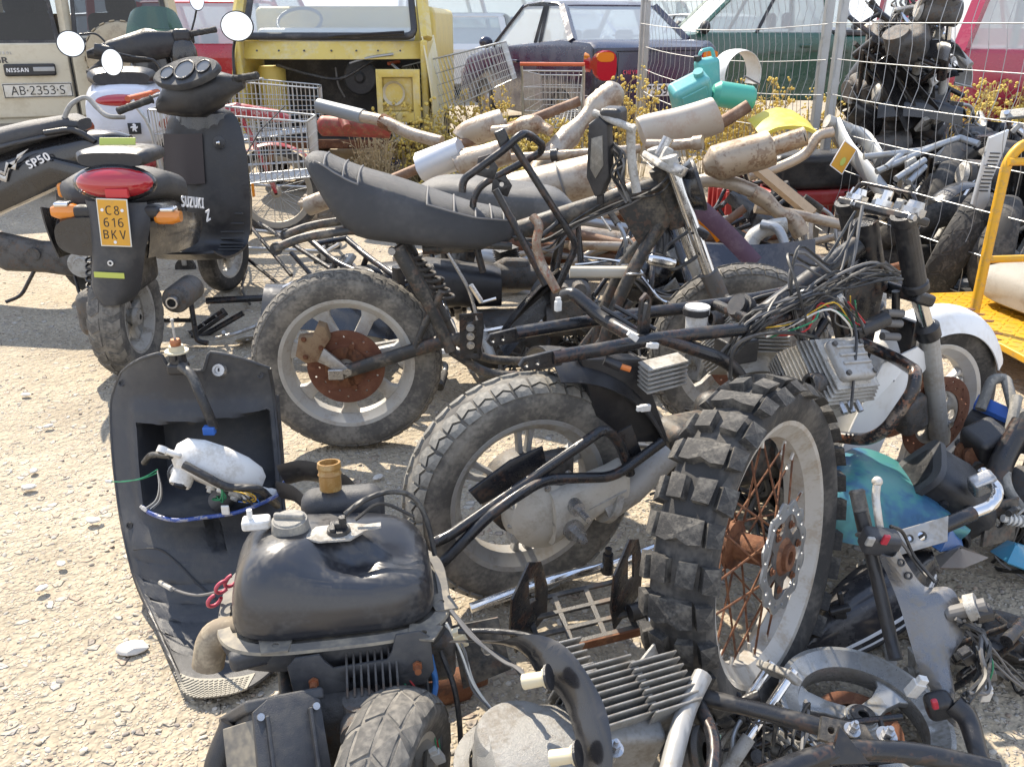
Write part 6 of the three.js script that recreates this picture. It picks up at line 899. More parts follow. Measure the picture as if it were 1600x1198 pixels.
// ---------- knobbly off-road wheel standing upright ----------
{
  const R = 0.303, w = 0.108, Rb = 0.243, t = thing('knobbly_wheel', 'knobbly off-road wheel with rusty spokes and silver rim standing upright', 'wheel', [0.505, 0.362, -1.57], 0); t.rotation.set(-0.13, 52 * RAD, 0, 'YXZ'); t.scale.setScalar(1.16);
  const ty = part(t, 'tyre', tyreG(R, w, Rb, 64), M.rubber);
  const d = 360 / 30, G = [
    [blockG(R, w, Rb, [[0, -0.42], [d * 0.3, -0.36], [d * 0.3, 0.36], [0, 0.42], [d * 0.62, 0.44], [d * 0.68, 0.2], [d * 0.56, 0], [d * 0.68, -0.2], [d * 0.62, -0.44]].filter((_, i) => i !== 1 && i !== 2), 0.016), blockG(R, w, Rb, [[0.6, 0.1], [d * 0.66, 0.08], [d * 0.66, 0.4], [0, 0.44]], 0.016)],
    [blockG(R, w, Rb, [[0.8, -0.2], [d * 0.5, -0.2], [d * 0.5, 0.2], [0.8, 0.2]], 0.013), blockG(R, w, Rb, [[0.6, -0.1], [0, -0.44], [d * 0.66, -0.4], [d * 0.66, -0.08]], 0.016)],
    [blockG(R, w, Rb, [[0.5, 0.46], [d * 0.66, 0.5], [d * 0.6, 0.8], [0, 0.8]], 0.018), blockG(R, w, Rb, [[1.2, 0.54], [d * 0.72, 0.54], [d * 0.8, 0.92], [0.6, 0.92]], 0.018)],
    [blockG(R, w, Rb, [[0.5, -0.46], [d * 0.66, -0.5], [d * 0.6, -0.8], [0, -0.8]], 0.018), blockG(R, w, Rb, [[1.2, -0.54], [d * 0.72, -0.54], [d * 0.8, -0.92], [0.6, -0.92]], 0.018)]];
  addTread(ty, 30, G, mt('knob rubber', [0.026, 0.025, 0.024], 0.75, 0, { d: [0.17, 0.155, 0.13], amt: 0.65, lo: 0.38, sc: 0.14, bump: 0.0012, bsc: 0.03 }), 'tread_knob');
  const rm = mt('chalky rim', [0.46, 0.44, 0.4], 0.5, 0.3, { d: [0.33, 0.27, 0.2], amt: 0.7, sc: 0.15 });
  const ri = part(t, 'rim', rimRing(Rb, 0.075, 64), rm);
  const hub = part(t, 'hub', rot(lathe([[0.012, -0.06], [0.03, -0.06], [0.045, -0.045], [0.045, -0.035], [0.026, -0.03], [0.026, 0.03], [0.045, 0.035], [0.045, 0.045], [0.03, 0.06], [0.012, 0.06]], 28), PI / 2), M.rust);
  spin(32, (a, k) => { const z = (k % 2 ? 1 : -1) * 0.04, t2 = a + ((k >> 1) % 2 ? 1 : -1) * 0.85, z1 = (k % 2 ? 1 : -1) * 0.008; part(ri, 'spoke', rod([0.044 * cos(a), 0.044 * sin(a), z], [(Rb - 0.036) * cos(t2), (Rb - 0.036) * sin(t2), z1], 0.0021, 6), M.rust); part(ri, 'nipple', aim(cyl(0.0035, 0.0035, 0.016, 6), [(Rb - 0.044) * cos(t2), (Rb - 0.044) * sin(t2), z1], [Rb * cos(t2), Rb * sin(t2), z1]), rm); });
  const scal = Array.from({ length: 72 }, (_, k) => { const a = k / 72 * 2 * PI, r = 0.098 + 0.005 * cos(a * 12); return [r * cos(a), r * sin(a)]; });
  part(t, 'brake_disc', plate(scal, 0.004, 0.0008, [Array.from({ length: 48 }, (_, k) => { const a = -k / 48 * 2 * PI, r = 0.066 + 0.01 * Math.abs(cos(a * 3)); return [r * cos(a), r * sin(a)]; }), ...Array.from({ length: 18 }, (_, k) => [0.086 * cos(k * 0.349), 0.086 * sin(k * 0.349), 0.0045])]), M.zinc, { at: [0, 0, 0.055] });
  part(t, 'disc_carrier', plate(Array.from({ length: 36 }, (_, k) => { const a = k / 36 * 2 * PI, r = k % 6 < 3 ? 0.076 : 0.048; return [r * cos(a), r * sin(a)]; }), 0.005, 0.001, [[0, 0, 0.02]]), M.darkCast, { at: [0, 0, 0.053] });
  boltsAround(t, 6, 0.058, 0.057, M.rust, 0.005);
  part(t, 'bearing', rot(merge([annulus(0.024, 0.012, 0.01, 24)]), 0), M.rust, { at: [0, 0, 0.063] });
}
// ---------- loose alloy rim lying at the bottom right ----------
{
  const t = thing('bare_rim', 'bare grey alloy wheel rim lying flat at the bottom right', 'wheel rim', [0.71,0.061,-1.4], [-PI / 2 + 0.1, 0.1, 0.2]); t.scale.set(0.98, 0.98, 0.62);
  const m = mt('silver rim paint', [0.32, 0.32, 0.31], 0.34, 0.6, { d: [0.14, 0.125, 0.1], amt: 0.7, sc: 0.25, roughVar: 0.3 });
  part(t, 'rim_ring', rot(lathe([[0.168, -0.06], [0.176, -0.058], [0.16, -0.045], [0.145, -0.03], [0.14, 0], [0.145, 0.03], [0.16, 0.04], [0.176, 0.052], [0.176, 0.058], [0.166, 0.06], [0.15, 0.045], [0.132, 0.032], [0.127, 0], [0.132, -0.035], [0.155, -0.05], [0.168, -0.06]], 64, 0.5), PI / 2), m);
  for (let k = 0; k < 3; k++) part(t, 'spoke', plate([[0.03, -0.022], [0.07, -0.02], [0.11, -0.028], [0.14, -0.055], [0.14, 0.055], [0.11, 0.028], [0.07, 0.02], [0.03, 0.022]], 0.03, 0.008), m, { rot: [0, 0, k * 2.094 + 0.5], at: [0, 0, 0.005] });
  const hb = part(t, 'hub', rot(lathe([[0.012, 0.032], [0.028, 0.032], [0.03, 0.024], [0.034, 0.024], [0.042, 0.0], [0.045, -0.04], [0.012, -0.04]], 32), PI / 2), m);
  part(hb, 'bearing', annulus(0.026, 0.011, 0.008, 24), M.darkCast, { at: [0, 0, 0.034] });
  part(t, 'drum', rot(lathe([[0.055, -0.03], [0.09, -0.03], [0.09, -0.012], [0.055, -0.012]], 32), PI / 2), M.rust);
}
// ---------- bottom tubular frame ----------
{
  const t = thing('tube_frame', 'black tubular frame with two bolts along the bottom edge', 'frame');
  part(t, 'main_tube', pipe([[0.295,0.314,-1.2], [0.404,0.324,-1.15], [0.542,0.334,-1.08]], 0.0145, 0.05, 12), M.frame);
  part(t, 'main_tube', pipe([[0.367,0.351,-0.98], [0.482,0.364,-1.02], [0.604,0.354,-1.03], [0.727,0.343,-1]], 0.0165, 0.08, 12), M.frame);
  part(t, 'inner_tube', pipe([[0.315,0.314,-1.18], [0.325,0.32,-1.08], [0.299,0.311,-1]], 0.012, 0.04, 10), M.frame);
  part(t, 'joint_plate', rot(plate([[-0.045, -0.018], [0.03, -0.022], [0.045, 0.0], [0.03, 0.022], [-0.04, 0.02]], 0.012, 0.003, [[-0.025, 0, 0.005]]), -1.0, 0.1, -0.2), M.frameDusty, { at: [0.526,0.341,-1.075] });
  for (const [p, s] of [[[0.532,0.356,-1.07], 1], [[0.577,0.363,-1.05], 1.25], [[0.151,0.387,-1], 1.1]]) { part(t, 'bolt', merge([mv(cyl(0.013 * s, 0.013 * s, 0.003, 18), 0, 0, 0), mv(cyl(0.0075 * s, 0.0075 * s, 0.012, 6), 0, 0.008, 0), mv(cyl(0.0035 * s, 0.0035 * s, 0.01, 8), 0, 0.017, 0), mv(cyl(0.006 * s, 0.006 * s, 0.03, 10), 0, -0.016, 0)]), M.steel, { at: p, rot: [0.25, 0, -0.1] }); }
  part(t, 'bracket_web', plate([[0, 0], [0.06, -0.01], [0.03, 0.05]], 0.01, 0.002), M.frame, { at: [0.472,0.356,-1], rot: [-0.6, 0, 0.2] });
}
single('grey_tube', pipe([[0.325,0.351,-1.2], [0.292,0.334,-1.15], [0.263,0.334,-1.08], [0.232,0.311,-1]], 0.0165, 0.06, 12), M.alloyPaint, 'dull silver tube standing up from the bottom edge', 'tube');
{ const t = thing('alloy_bracket', 'small alloy brackets beside the foot of the knobbly tyre', 'bracket'); part(t, 'arm', rot(plate([[-0.04, -0.04], [0.045, 0.02], [0.05, 0.045], [0.02, 0.05], [-0.02, 0.03], [-0.05, -0.02]], 0.01, 0.002, [[0.03, 0.036, 0.006]]), -0.5, 0.2, 0), M.alloy, { at: [0.283,0.265,-1.3] }); part(t, 'fin', rot(plate([[-0.03, -0.06], [0.02, -0.03], [0.05, 0.06], [-0.02, 0.0]], 0.006, 0.001), -0.4, 0.5, 0), M.castAlloy, { at: [0.242,0.311,-1.28] }); part(t, 'ring', rot(annulus(0.02, 0.012, 0.03, 20), 0.4, 0.8, 0), M.alloy, { at: [0.318,0.27,-1.33] }); for (const p of [[0.304,0.273,-1.3], [0.319,0.269,-1.27], [0.263,0.281,-1.27]]) part(t, 'bolt', rot(hexbolt(0.008, 0.012), -0.3, 0, 0.3), M.steel, { at: p }); }

// ---------- handlebar with grey cover at the right ----------
{
  const t = thing('handlebar_cover', 'silver grey scooter handlebar cover with grip and red switch', 'handlebar cover');
  const sil = mt('silver plastic', [0.17, 0.17, 0.175], 0.34, 0.4, { d: [0.24, 0.21, 0.165], amt: 0.7, sc: 0.2, roughVar: 0.3 });
  const Lc = [[0.74,0.389,-1.52], [0.764,0.337,-1.5], [0.777,0.296,-1.46], [0.787,0.249,-1.42], [0.798,0.205,-1.38], [0.813,0.185,-1.34], [0.831,0.149,-1.32]], Rc = [[0.778,0.395,-1.52], [0.834,0.321,-1.5], [0.878,0.332,-1.47], [0.897,0.265,-1.43], [0.849,0.236,-1.38], [0.845,0.2,-1.34], [0.852,0.141,-1.32]];
  part(t, 'cover', shell((u, v) => { const a = lerpTab(Lc, v), b = lerpTab(Rc, v), e = sin(PI * u); return [mix(a[0], b[0], u), mix(a[1], b[1], u), mix(a[2], b[2], u) + 0.022 * e]; }, 20, 40, 0.004, 1), sil);
  for (const p of [[0.778,0.368,-1.515], [0.793,0.344,-1.505], [0.825,0.209,-1.39], [0.828,0.19,-1.375]]) part(t, 'screw_hole', rot(annulus(0.008, 0.0045, 0.006, 16), -0.5, 0, 0), M.plastic, { at: [p[0], p[1] + 0.012, p[2] + 0.02] });
  part(t, 'bar', pipe([[0.718,0.446,-1.58], [0.746,0.339,-1.53], [0.765,0.234,-1.46], [0.767,0.202,-1.42]], 0.014, 0.05, 12), M.plastic);
  part(t, 'bar', rod([0.86,0.296,-1.44], [0.921,0.333,-1.42], 0.015, 14), M.cableGrey); part(t, 'bar_collar', aim(cyl(0.026, 0.026, 0.02, 18), [0.901,0.321,-1.43], [0.924,0.336,-1.42]), M.castAlloy); part(t, 'bar_collar', aim(cyl(0.018, 0.018, 0.03, 14), [0.917,0.314,-1.42], [0.932,0.318,-1.42]), M.plastic);
  const grip = part(t, 'grip', aim(lathe([[0.001, 0], [0.016, 0], [0.021, 0.003], [0.021, 0.008], [0.0155, 0.011], [0.0155, 0.088], [0.017, 0.092], [0.013, 0.097], [0.001, 0.097]], 20), [0.73,0.4,-1.56], [0.716,0.488,-1.62]), M.rubberDusty);
  part(t, 'switch_block', rbox(0.075, 0.05, 0.045, 0.012, 3), M.plasticDusty, { at: [0.745,0.407,-1.53], rot: [0.2, 0, -0.15] });
  part(t, 'switch_key', rbox(0.014, 0.024, 0.008, 0.003), mt('switch red', [0.42, 0.03, 0.05], 0.4), { at: [0.741,0.43,-1.5], rot: [0.2, 0, -0.15] }); part(t, 'switch_key', rbox(0.016, 0.022, 0.008, 0.003), M.castAlloy, { at: [0.711,0.426,-1.5], rot: [0.2, 0, -0.15] });
  part(t, 'brake_lever', merge([hose([[0.752,0.418,-1.55], [0.744,0.457,-1.56], [0.744,0.483,-1.58], [0.747,0.503,-1.59]], 0.0065, 8, 18, { flat: [1, 1.3] }), mv(sph(0.011, 14, 10), ...[0.751,0.506,-1.6])]), mt('alloy lever', [0.55, 0.52, 0.46], 0.45, 0.3, { d: [0.4, 0.36, 0.3], amt: 0.6, sc: 0.05 }));
  part(t, 'lower_switch', rbox(0.05, 0.055, 0.04, 0.014, 3), M.plastic, { at: [0.807,0.186,-1.31], rot: [0.2, 0, 0.4] }); part(t, 'switch_key', rbox(0.012, 0.026, 0.01, 0.004), mats['switch red'], { at: [0.783,0.212,-1.285], rot: [0.2, 0, 0.4] });
  part(t, 'throttle_cable', hose([[0.771,0.43,-1.55], [0.801,0.412,-1.56], [0.838,0.35,-1.56], [0.87,0.315,-1.52]], 0.004, 6), M.cable); part(t, 'throttle_cable', hose([[0.77,0.421,-1.55], [0.809,0.381,-1.56], [0.857,0.319,-1.56], [0.865,0.316,-1.53]], 0.004, 6), M.cableGrey);
  wires(t, 'wire', [[0.876,0.296,-1.42], [0.92,0.265,-1.42], [0.916,0.251,-1.38], [0.892,0.223,-1.34], [0.848,0.213,-1.3]], 7, 0.004, 0.016, [M.cable, M.cable, M.cableGrey]);
  wires(t, 'wire', [[0.893,0.273,-1.42], [0.947,0.226,-1.42], [1.003,0.171,-1.42], [1.076,0.105,-1.42]], 4, 0.003, 0.01, [M.cable, M.cableGrey]);
  wires(t, 'wire', [[0.92,0.25,-1.4], [0.928,0.22,-1.38], [0.922,0.183,-1.36]], 3, 0.002, 0.014, [W_.white, W_.green]);
  connector(t, [0.939,0.197,-1.38], [0.3, 0, 0.4], 1.4, M.cableGrey); connector(t, [0.916,0.176,-1.35], [0.3, 0, 0.1], 1.7); connector(t, [0.883,0.243,-1.38], [0.3, 0.3, 0.6], 2.2, M.plastic); connector(t, [0.766,0.209,-1.33], [0.2, 0, -0.3], 2);
  part(t, 'sleeve', sweep(smooth([[0.827,0.198,-1.3], [0.844,0.186,-1.28], [0.845,0.153,-1.22], [0.855,0.119,-1.18]], 20), (q) => 0.022 - 0.008 * q, 10), M.plastic);
}
// black mudguard with white pinstripes behind it
{
  const t = thing('loose_mudguard', 'glossy black mudguard with white pinstripes behind the handlebar cover', 'mudguard');
  const top = [[0.712,0.023,-1.74], [0.782,0.091,-1.8], [0.876,0.134,-1.86], [0.974,0.164,-1.9], [1.068,0.141,-1.92]], bot = [[0.711,-0.041,-1.68], [0.786,-0.009,-1.68], [0.878,0.027,-1.7], [0.977,0.062,-1.75], [1.063,0.086,-1.86]];
  const f = (u, v) => { const a = lerpTab(top, u), b = lerpTab(bot, u), e = sin(PI * v); return [mix(a[0], b[0], v) - 0.03 * e, mix(a[1], b[1], v) + 0.05 * e, mix(a[2], b[2], v) + 0.05 * e]; };
  part(t, 'shell', shell(f, 30, 14, 0.004, 1), mt('grey gloss', [0.03, 0.03, 0.034], 0.18, 0, { d: [0.12, 0.115, 0.11], amt: 0.6, sc: 0.3, roughVar: 0.3 }));
  for (const [v, r] of [[0.9, 0.0045], [0.98, 0.003]]) part(t, 'pinstripe', sweep(Array.from({ length: 30 }, (_, k) => { const p = f(k / 29, v); return V(p[0], p[1] + 0.002, p[2] + 0.003); }), r, 6, { flat: [1, 0.5], up: [0, 0.5, 1] }), M.inkWhite);
  part(t, 'inner_edge', sweep(Array.from({ length: 30 }, (_, k) => V(f(k / 29, 1))), 0.008, 8), M.plastic);
  part(t, 'clip_bracket', merge([rbox(0.03, 0.05, 0.02, 0.006), mv(rbox(0.05, 0.015, 0.02, 0.005), 0, 0.02, 0.01), mv(rbox(0.012, 0.04, 0.012, 0.003), 0.01, 0.04, 0)]), M.plastic, { at: [0.764,0.103,-1.7], rot: [0, 0, 0.3] });
}
// faded teal fairing panel and splinters
{
  const teal = mt('faded teal', [0.06, 0.22, 0.2], 0.4, 0, { d: [0.03, 0.09, 0.22], amt: 0.8, lo: 0.4, hi: 0.62, sc: 0.7, roughVar: 0.15, d2: [0.02, 0.06, 0.06], amt2: 0.2 });
  const t = thing('fairing_panel', 'faded teal fairing panel lying behind the knobbly wheel', 'fairing');
  const a = [[0.795,0.301,-2], [0.901,0.33,-2.1], [1.007,0.3,-2.12], [1.064,0.269,-2.06], [1.103,0.228,-1.98], [1.132,0.189,-1.92]], b = [[0.754,0.233,-1.82], [0.809,0.228,-1.8], [0.871,0.219,-1.8], [0.942,0.211,-1.82], [1.003,0.211,-1.82], [1.082,0.196,-1.85]];
  part(t, 'panel', shell((u, v) => { const p = lerpTab(a, u), q = lerpTab(b, u), e = sin(PI * v) * 0.05; return [mix(p[0], q[0], v), mix(p[1], q[1], v) + e, mix(p[2], q[2], v) + e]; }, 24, 12, 0.004, 1), teal);
  part(t, 'wire_stub', hose([[0.906,0.312,-2.06], [0.894,0.31,-2], [0.892,0.299,-1.98]], 0.002, 5), M.cableGrey);
  for (const [pts, lab, c] of [[[[1,0.224,-1.8], [1.063,0.241,-1.86], [1.098,0.217,-1.86], [1.089,0.206,-1.82], [1.003,0.232,-1.76]], 'broken blue plastic splinter beside the teal fairing', [0.04, 0.12, 0.3]], [[[1.178,0.174,-1.85], [1.233,0.186,-1.88], [1.265,0.193,-1.84], [1.22,0.188,-1.74], [1.167,0.201,-1.76]], 'broken turquoise plastic splinter at the right edge', [0.04, 0.2, 0.3]], [[[0.994,0.218,-1.76], [1.081,0.211,-1.82], [1.119,0.215,-1.76], [1.029,0.227,-1.7], [0.977,0.227,-1.7]], 'broken brown plastic splinter in front of the blue one', [0.14, 0.11, 0.08]]])
    single('plastic_splinter', (() => { const c0 = pts.reduce((s, p) => [s[0] + p[0] / 5, s[1] + p[1] / 5, s[2] + p[2] / 5], [0, 0, 0]); c0[1] += 0.03; return shell((u, v) => { const k = u * 5, i = Math.min(4, Math.floor(k)), f = k - i, q = [0, 1, 2].map((d) => mix(pts[i][d], pts[(i + 1) % 5][d], f)); return q.map((x, d) => mix(c0[d], x, 0.05 + 0.95 * v)); }, 20, 4, 0.004, 0.6); })(), mt('splinter ' + lab.slice(7, 12), c, 0.35, 0, { d: c.map((x) => x * 0.6 + 0.1), amt: 0.5, sc: 0.2 }), lab, 'plastic piece', { group: 'broken plastic pieces' });
}
// black air box, curved chrome bar
{
  const t = thing('air_box', 'black plastic air box lying among the wreckage at the right', 'air box', [1.11,0.262,-1.98], [0.25, -0.35, -0.55]);
  part(t, 'body', loft([[-0.1, 0, 0.055, 0.06], [-0.08, 0, 0.075, 0.075], [0, 0.005, 0.08, 0.08], [0.09, 0, 0.07, 0.075], [0.11, 0, 0.055, 0.06]].map(([x, y, h, w]) => ringX(x, y, 0, h, w, 4, 24)), { crease: 0.8 }), M.plastic);
  part(t, 'outlet', rot(lathe([[0.018, -0.01], [0.034, -0.01], [0.036, 0.03], [0.03, 0.036], [0.022, 0.03], [0.018, 0.0]], 22), PI / 2), M.plastic, { at: [0.06, -0.03, 0.075] });
  part(t, 'seam_flange', loft([ringX(-0.1, 0.0, 0.0, 0.082, 0.085, 4, 24), ringX(-0.085, 0.0, 0.0, 0.084, 0.087, 4, 24)]), M.plasticDusty);
  for (const [x, y] of [[-0.03, 0.02], [0.02, 0.05], [-0.05, -0.05]]) part(t, 'boss', rot(cyl(0.01, 0.012, 0.02, 12), PI / 2), M.plastic, { at: [x, y, 0.08] });
}
{ const t = thing('chrome_handlebar', 'bent chrome handlebar with black sleeve in front of the air box', 'handlebar'); part(t, 'bar', pipe([[0.886,0.292,-1.7], [0.984,0.311,-1.75], [1.126,0.333,-1.8], [1.157,0.353,-1.84], [1.155,0.357,-1.92]], 0.014, 0.05, 14), M.chrome); part(t, 'sleeve', pipe([[0.948,0.303,-1.73], [1.07,0.324,-1.78]], 0.0175, 0.02, 14), M.frame); part(t, 'clamp', rot(rbox(0.06, 0.05, 0.04, 0.01), 0.3, 0.2, 0.4), M.steel, { at: [1.137,0.348,-1.88] }); part(t, 'flat_bracket', rot(plate([[-0.07, -0.02], [0.05, -0.03], [0.08, 0.02], [-0.05, 0.03]], 0.012, 0.003, [[0, 0, 0.01], [-0.03, 0.005, 0.008]]), -0.7, 0.1, 0.35), M.alloyPaint, { at: [0.908,0.325,-1.68] }); }

// ---------- scooters at the left ----------
// round gauges, mirrors and grips shared by the handlebars
function mirrorPart(t, stalk, c, r, n, sx = 1.15, matB = M.plastic) {
  part(t, 'mirror_stalk', hose(stalk, 0.007, 7, 16), M.plastic);
  const q = new THREE.Quaternion().setFromUnitVectors(V(0, 0, 1), V(n).normalize()), put = (g) => g.applyQuaternion(q).translate(...c);
  const m = part(t, 'mirror_shell', put(rot(lathe([[0.001, -0.035], [r * 0.6, -0.028], [r, 0], [r * 1.02, 0.004], [r * 0.94, 0.006]], 28), PI / 2).scale(sx, 1, 1)), matB);
  part(m, 'mirror_glass', put(rot(cyl(r * 0.94, r * 0.94, 0.004, 28), PI / 2).scale(sx, 1, 1).translate(0, 0, 0.005)), M.mirror);
}
const gripG = (a, b, r = 0.017) => { const L = V(a).distanceTo(V(b)); return aim(lathe([[0.001, 0], [r * 1.25, 0], [r * 1.25, 0.006], [r, 0.01], ...Array.from({ length: 8 }, (_, k) => [r * (k % 2 ? 1.05 : 0.96), 0.012 + (L - 0.02) * k / 8]), [r * 1.1, L - 0.006], [r * 0.8, L], [0.001, L]], 16), a, b); };
{
  const t = thing('scooter', 'black scooter with yellow number plate C8 616 BKV and big red tail light', 'scooter', [-1.611, 0, -3.5]);
  bikeWheel(t, [0.01, 0.244, 0.0], { R: 0.242, w: 0.14, Rb: 0.152, tread: 'chev', spokes: 5, rim: M.castAlloy, rub: M.rubberDusty, pre: 'rear_', rot: [0, PI / 2, 0], hub: 0.04 });
  // tail body
  const sec = [[0.17, 0.55, 0.03, 0.04, 0.03], [0.155, 0.615, 0.145, 0.075, 0], [0.08, 0.635, 0.165, 0.095, 0], [-0.1, 0.63, 0.175, 0.115, 0], [-0.35, 0.58, 0.17, 0.13, 0], [-0.55, 0.5, 0.13, 0.12, 0], [-0.62, 0.47, 0.09, 0.09, 0]];
  part(t, 'tail_body', loft(sec.slice(1).map(([z, y, w, h]) => ringX(0, 0, 0, h, w, 2.8, 30).map(([a, b, c]) => [c, y + b, z])), { crease: 1 }), M.gloss);
  const tl = part(t, 'tail_light', mv(sph(1, 32, 16).scale(0.148, 0.062, 0.075), ...[0.11,0.817,0.125]), M.red);
  part(tl, 'lens_step', mv(rbox(0.085, 0.034, 0.02, 0.004), ...[0.141,0.789,0.195]), mt('red reflector', [0.5, 0.03, 0.035], 0.25));
  part(t, 'tail_surround', mv(sph(1, 32, 16).scale(0.158, 0.072, 0.07), ...[0.105,0.813,0.115]), M.gloss);
  // mudguard, plate, indicators
  const g0 = [[-0.013,0.753,0.13], [-0.001,0.679,0.16], [-0.007,0.572,0.18], [-0.035,0.423,0.19], [-0.011,0.361,0.19]], g1 = [[0.217,0.744,0.13], [0.226,0.667,0.16], [0.192,0.56,0.18], [0.147,0.41,0.19], [0.104,0.361,0.19]];
  const mg = part(t, 'rear_mudguard', shell((u, v) => { const a = lerpTab(g0, v), b = lerpTab(g1, v), e = 1 - (2 * u - 1) ** 4; return [mix(a[0], b[0], u), mix(a[1], b[1], u), mix(a[2], b[2], u) + 0.03 * e - 0.05 * Math.abs(2 * u - 1) ** 3 * v]; }, 20, 24, 0.005, 1), M.plasticDusty);
  part(t, 'plate_arm', [mv(rbox(0.34, 0.05, 0.06, 0.02, 3), ...[0.101,0.707,0.12])], M.plastic);
  const np = part(t, 'number_plate', rbox(0.116, 0.178, 0.004, 0.0018), mt('plate frame white', [0.6, 0.58, 0.5], 0.5), { at: [0.124,0.685,0.225], rot: [-0.06, 0, -0.035] });
  part(np, 'plate_face', rbox(0.108, 0.17, 0.004, 0.0018), mt('plate yellow', [0.6, 0.3, 0.02], 0.45, 0, { d: [0.5, 0.27, 0.05], amt: 0.6, sc: 0.1 }), { at: [0, 0, 0.0008] });
  for (const [s, y, w] of [['C8', 0.03, 0.9], ['616', -0.015, 0.95], ['BKV', -0.06, 0.9]]) part(np, 'plate_text', text(s, 0.033, { font: fontR, wide: w, depth: 0.0012, space: 0.2 }), M.ink, { at: [0.002, y, 0.0025] });
  for (const [x, y] of [[-0.038, 0.047], [0.036, 0.047], [-0.002, -0.072]]) part(np, 'rivet', rot(cyl(0.006, 0.006, 0.003, 12), PI / 2), M.inkWhite, { at: [x, y, 0.003] });
  part(mg, 'reflector_boss', rot(annulus(0.011, 0.006, 0.006, 18), 0), M.whitePlastic, { at: [0.082,0.53,0.222] });
  const st = part(mg, 'sticker', rbox(0.115, 0.022, 0.002, 0.0008), mt('sticker yellow', [0.45, 0.5, 0.1], 0.4), { at: [0.071,0.484,0.226], rot: [0, 0, -0.05] });
  for (const [px, m] of [[[-0.102,0.707,0.12], M.amber], [[0.288,0.688,0.12], M.amber]]) { const s = Math.sign(px[0] - 0.0 + 0.02); part(t, 'indicator_stem', rod([px[0] - s * 0.13, px[1], px[2] - 0.02], px, 0.022, 12), M.plastic); part(t, 'indicator', mv(loft([ringX(-0.045, 0, 0, 0.024, 0.026, 2.6, 18), ringX(-0.03, 0, 0, 0.03, 0.03, 2.6, 18), ringX(0.02, 0, 0, 0.03, 0.03, 2.6, 18), ringX(0.05, 0, 0, 0.02, 0.02, 2.4, 18)].map((r) => r.map(([a, b, c]) => [a * s, b, c]))), ...px), m); part(t, 'indicator_cap', mv(rbox(0.06, 0.02, 0.05, 0.009), px[0] + s * 0.005, px[1] + 0.028, px[2]), M.chrome); }
  // side panel with lettering
  part(t, 'side_panel', shell((u, v) => { const z = mix(0.1, -0.62, u), x = 0.205 + 0.03 * sin(PI * u) - 0.05 * u * u, y = mix(0.72, 0.54, u) - v * mix(0.2, 0.12, u); return [x - 0.03 * v * v, y, z]; }, 24, 10, 0.006, 1), M.gloss);
  part(t, 'side_panel', shell((u, v) => { const z = mix(0.1, -0.62, u), x = -(0.205 + 0.03 * sin(PI * u) - 0.05 * u * u), y = mix(0.72, 0.54, u) - v * mix(0.2, 0.12, u); return [x + 0.03 * v * v, y, z]; }, 24, 10, 0.006, 1), M.gloss);
  part(t, 'lettering', rot(text('SUZUKI', 0.046, { depth: 0.003, wide: 1.2 }), 0, PI / 2, 0).applyMatrix4(new THREE.Matrix4().makeRotationX(-0.22)), M.inkWhite, { at: [0.247, 0.645, -0.27] });
  part(t, 'lettering', rot(text('Z', 0.05, { depth: 0.003, wide: 1.6 }), 0, PI / 2, 0), M.inkWhite, { at: [0.226, 0.54, -0.5] });
  part(t, 'seat', loft([[0.06, 0.75, 0.1, 0.03], [0.0, 0.765, 0.17, 0.06], [-0.2, 0.76, 0.2, 0.075], [-0.45, 0.7, 0.17, 0.075], [-0.66, 0.6, 0.09, 0.06]].map(([z, y, w, h]) => ringX(0, 0, 0, h, w, 2.8, 26).map(([a, b, c]) => [c, y + b, z])), { crease: 1 }), M.seat);
  const rk = part(t, 'carrier_pad', loft([[0.12, 0.9, 0.12, 0.026], [0.09, 0.905, 0.14, 0.034], [-0.06, 0.905, 0.14, 0.034], [-0.12, 0.9, 0.12, 0.028]].map(([z, y, w, h]) => ringX(0, 0, 0, h, w, 3.5, 24).map(([a, b, c]) => [c, y + b, z]))), M.plastic, { at: [0.1, 0, 0] });
  part(rk, 'sticker', rbox(0.14, 0.03, 0.006, 0.002), mats['sticker yellow'], { at: [-0.02, 0.95, -0.02], rot: [-0.4, 0, 0] });
  part(t, 'inner_guard', mv(rbox(0.14, 0.2, 0.36, 0.05, 3), 0.02, 0.44, -0.05), M.plastic);
  // exhaust on the right
  const e0 = [0.255,0.344,0.1], ex = part(t, 'silencer', aim(lathe([[0.02, -0.008], [0.03, -0.01], [0.036, -0.006], [0.05, 0.0], [0.055, 0.012], [0.055, 0.18], [0.03, 0.22], [0.001, 0.22]], 28), e0, [e0[0] + 0.02, e0[1] + 0.01, e0[2] - 0.5]), M.darkCast);
  part(ex, 'tail_pipe', aim(lathe([[0.018, -0.03], [0.024, -0.03], [0.026, 0.01], [0.018, 0.02]], 22), e0, [e0[0] + 0.02, e0[1] + 0.01, e0[2] - 0.5]), M.steel);
  part(ex, 'outlet', aim(cyl(0.017, 0.017, 0.01, 18), [e0[0], e0[1], e0[2] + 0.012], [e0[0] + 0.02, e0[1] + 0.01, e0[2] - 0.5]), M.dark);
  part(t, 'engine', merge([mv(rbox(0.16, 0.2, 0.4, 0.05, 3), -0.11, 0.26, -0.15), mv(rot(cyl(0.08, 0.08, 0.1, 24), 0, 0, PI / 2), -0.1, 0.24, -0.12)]), M.darkCast);
  part(t, 'shock_absorber', [rod([-0.12, 0.25, 0.02], [-0.12, 0.52, -0.08], 0.01), ...Array.from({ length: 9 }, (_, k) => mv(rot(fin(new THREE.TorusGeometry(0.026, 0.005, 6, 16)), PI / 2 + 0.3), -0.12, 0.28 + k * 0.024, 0.01 - k * 0.0085))], M.plastic, { kind: 'stuff' });
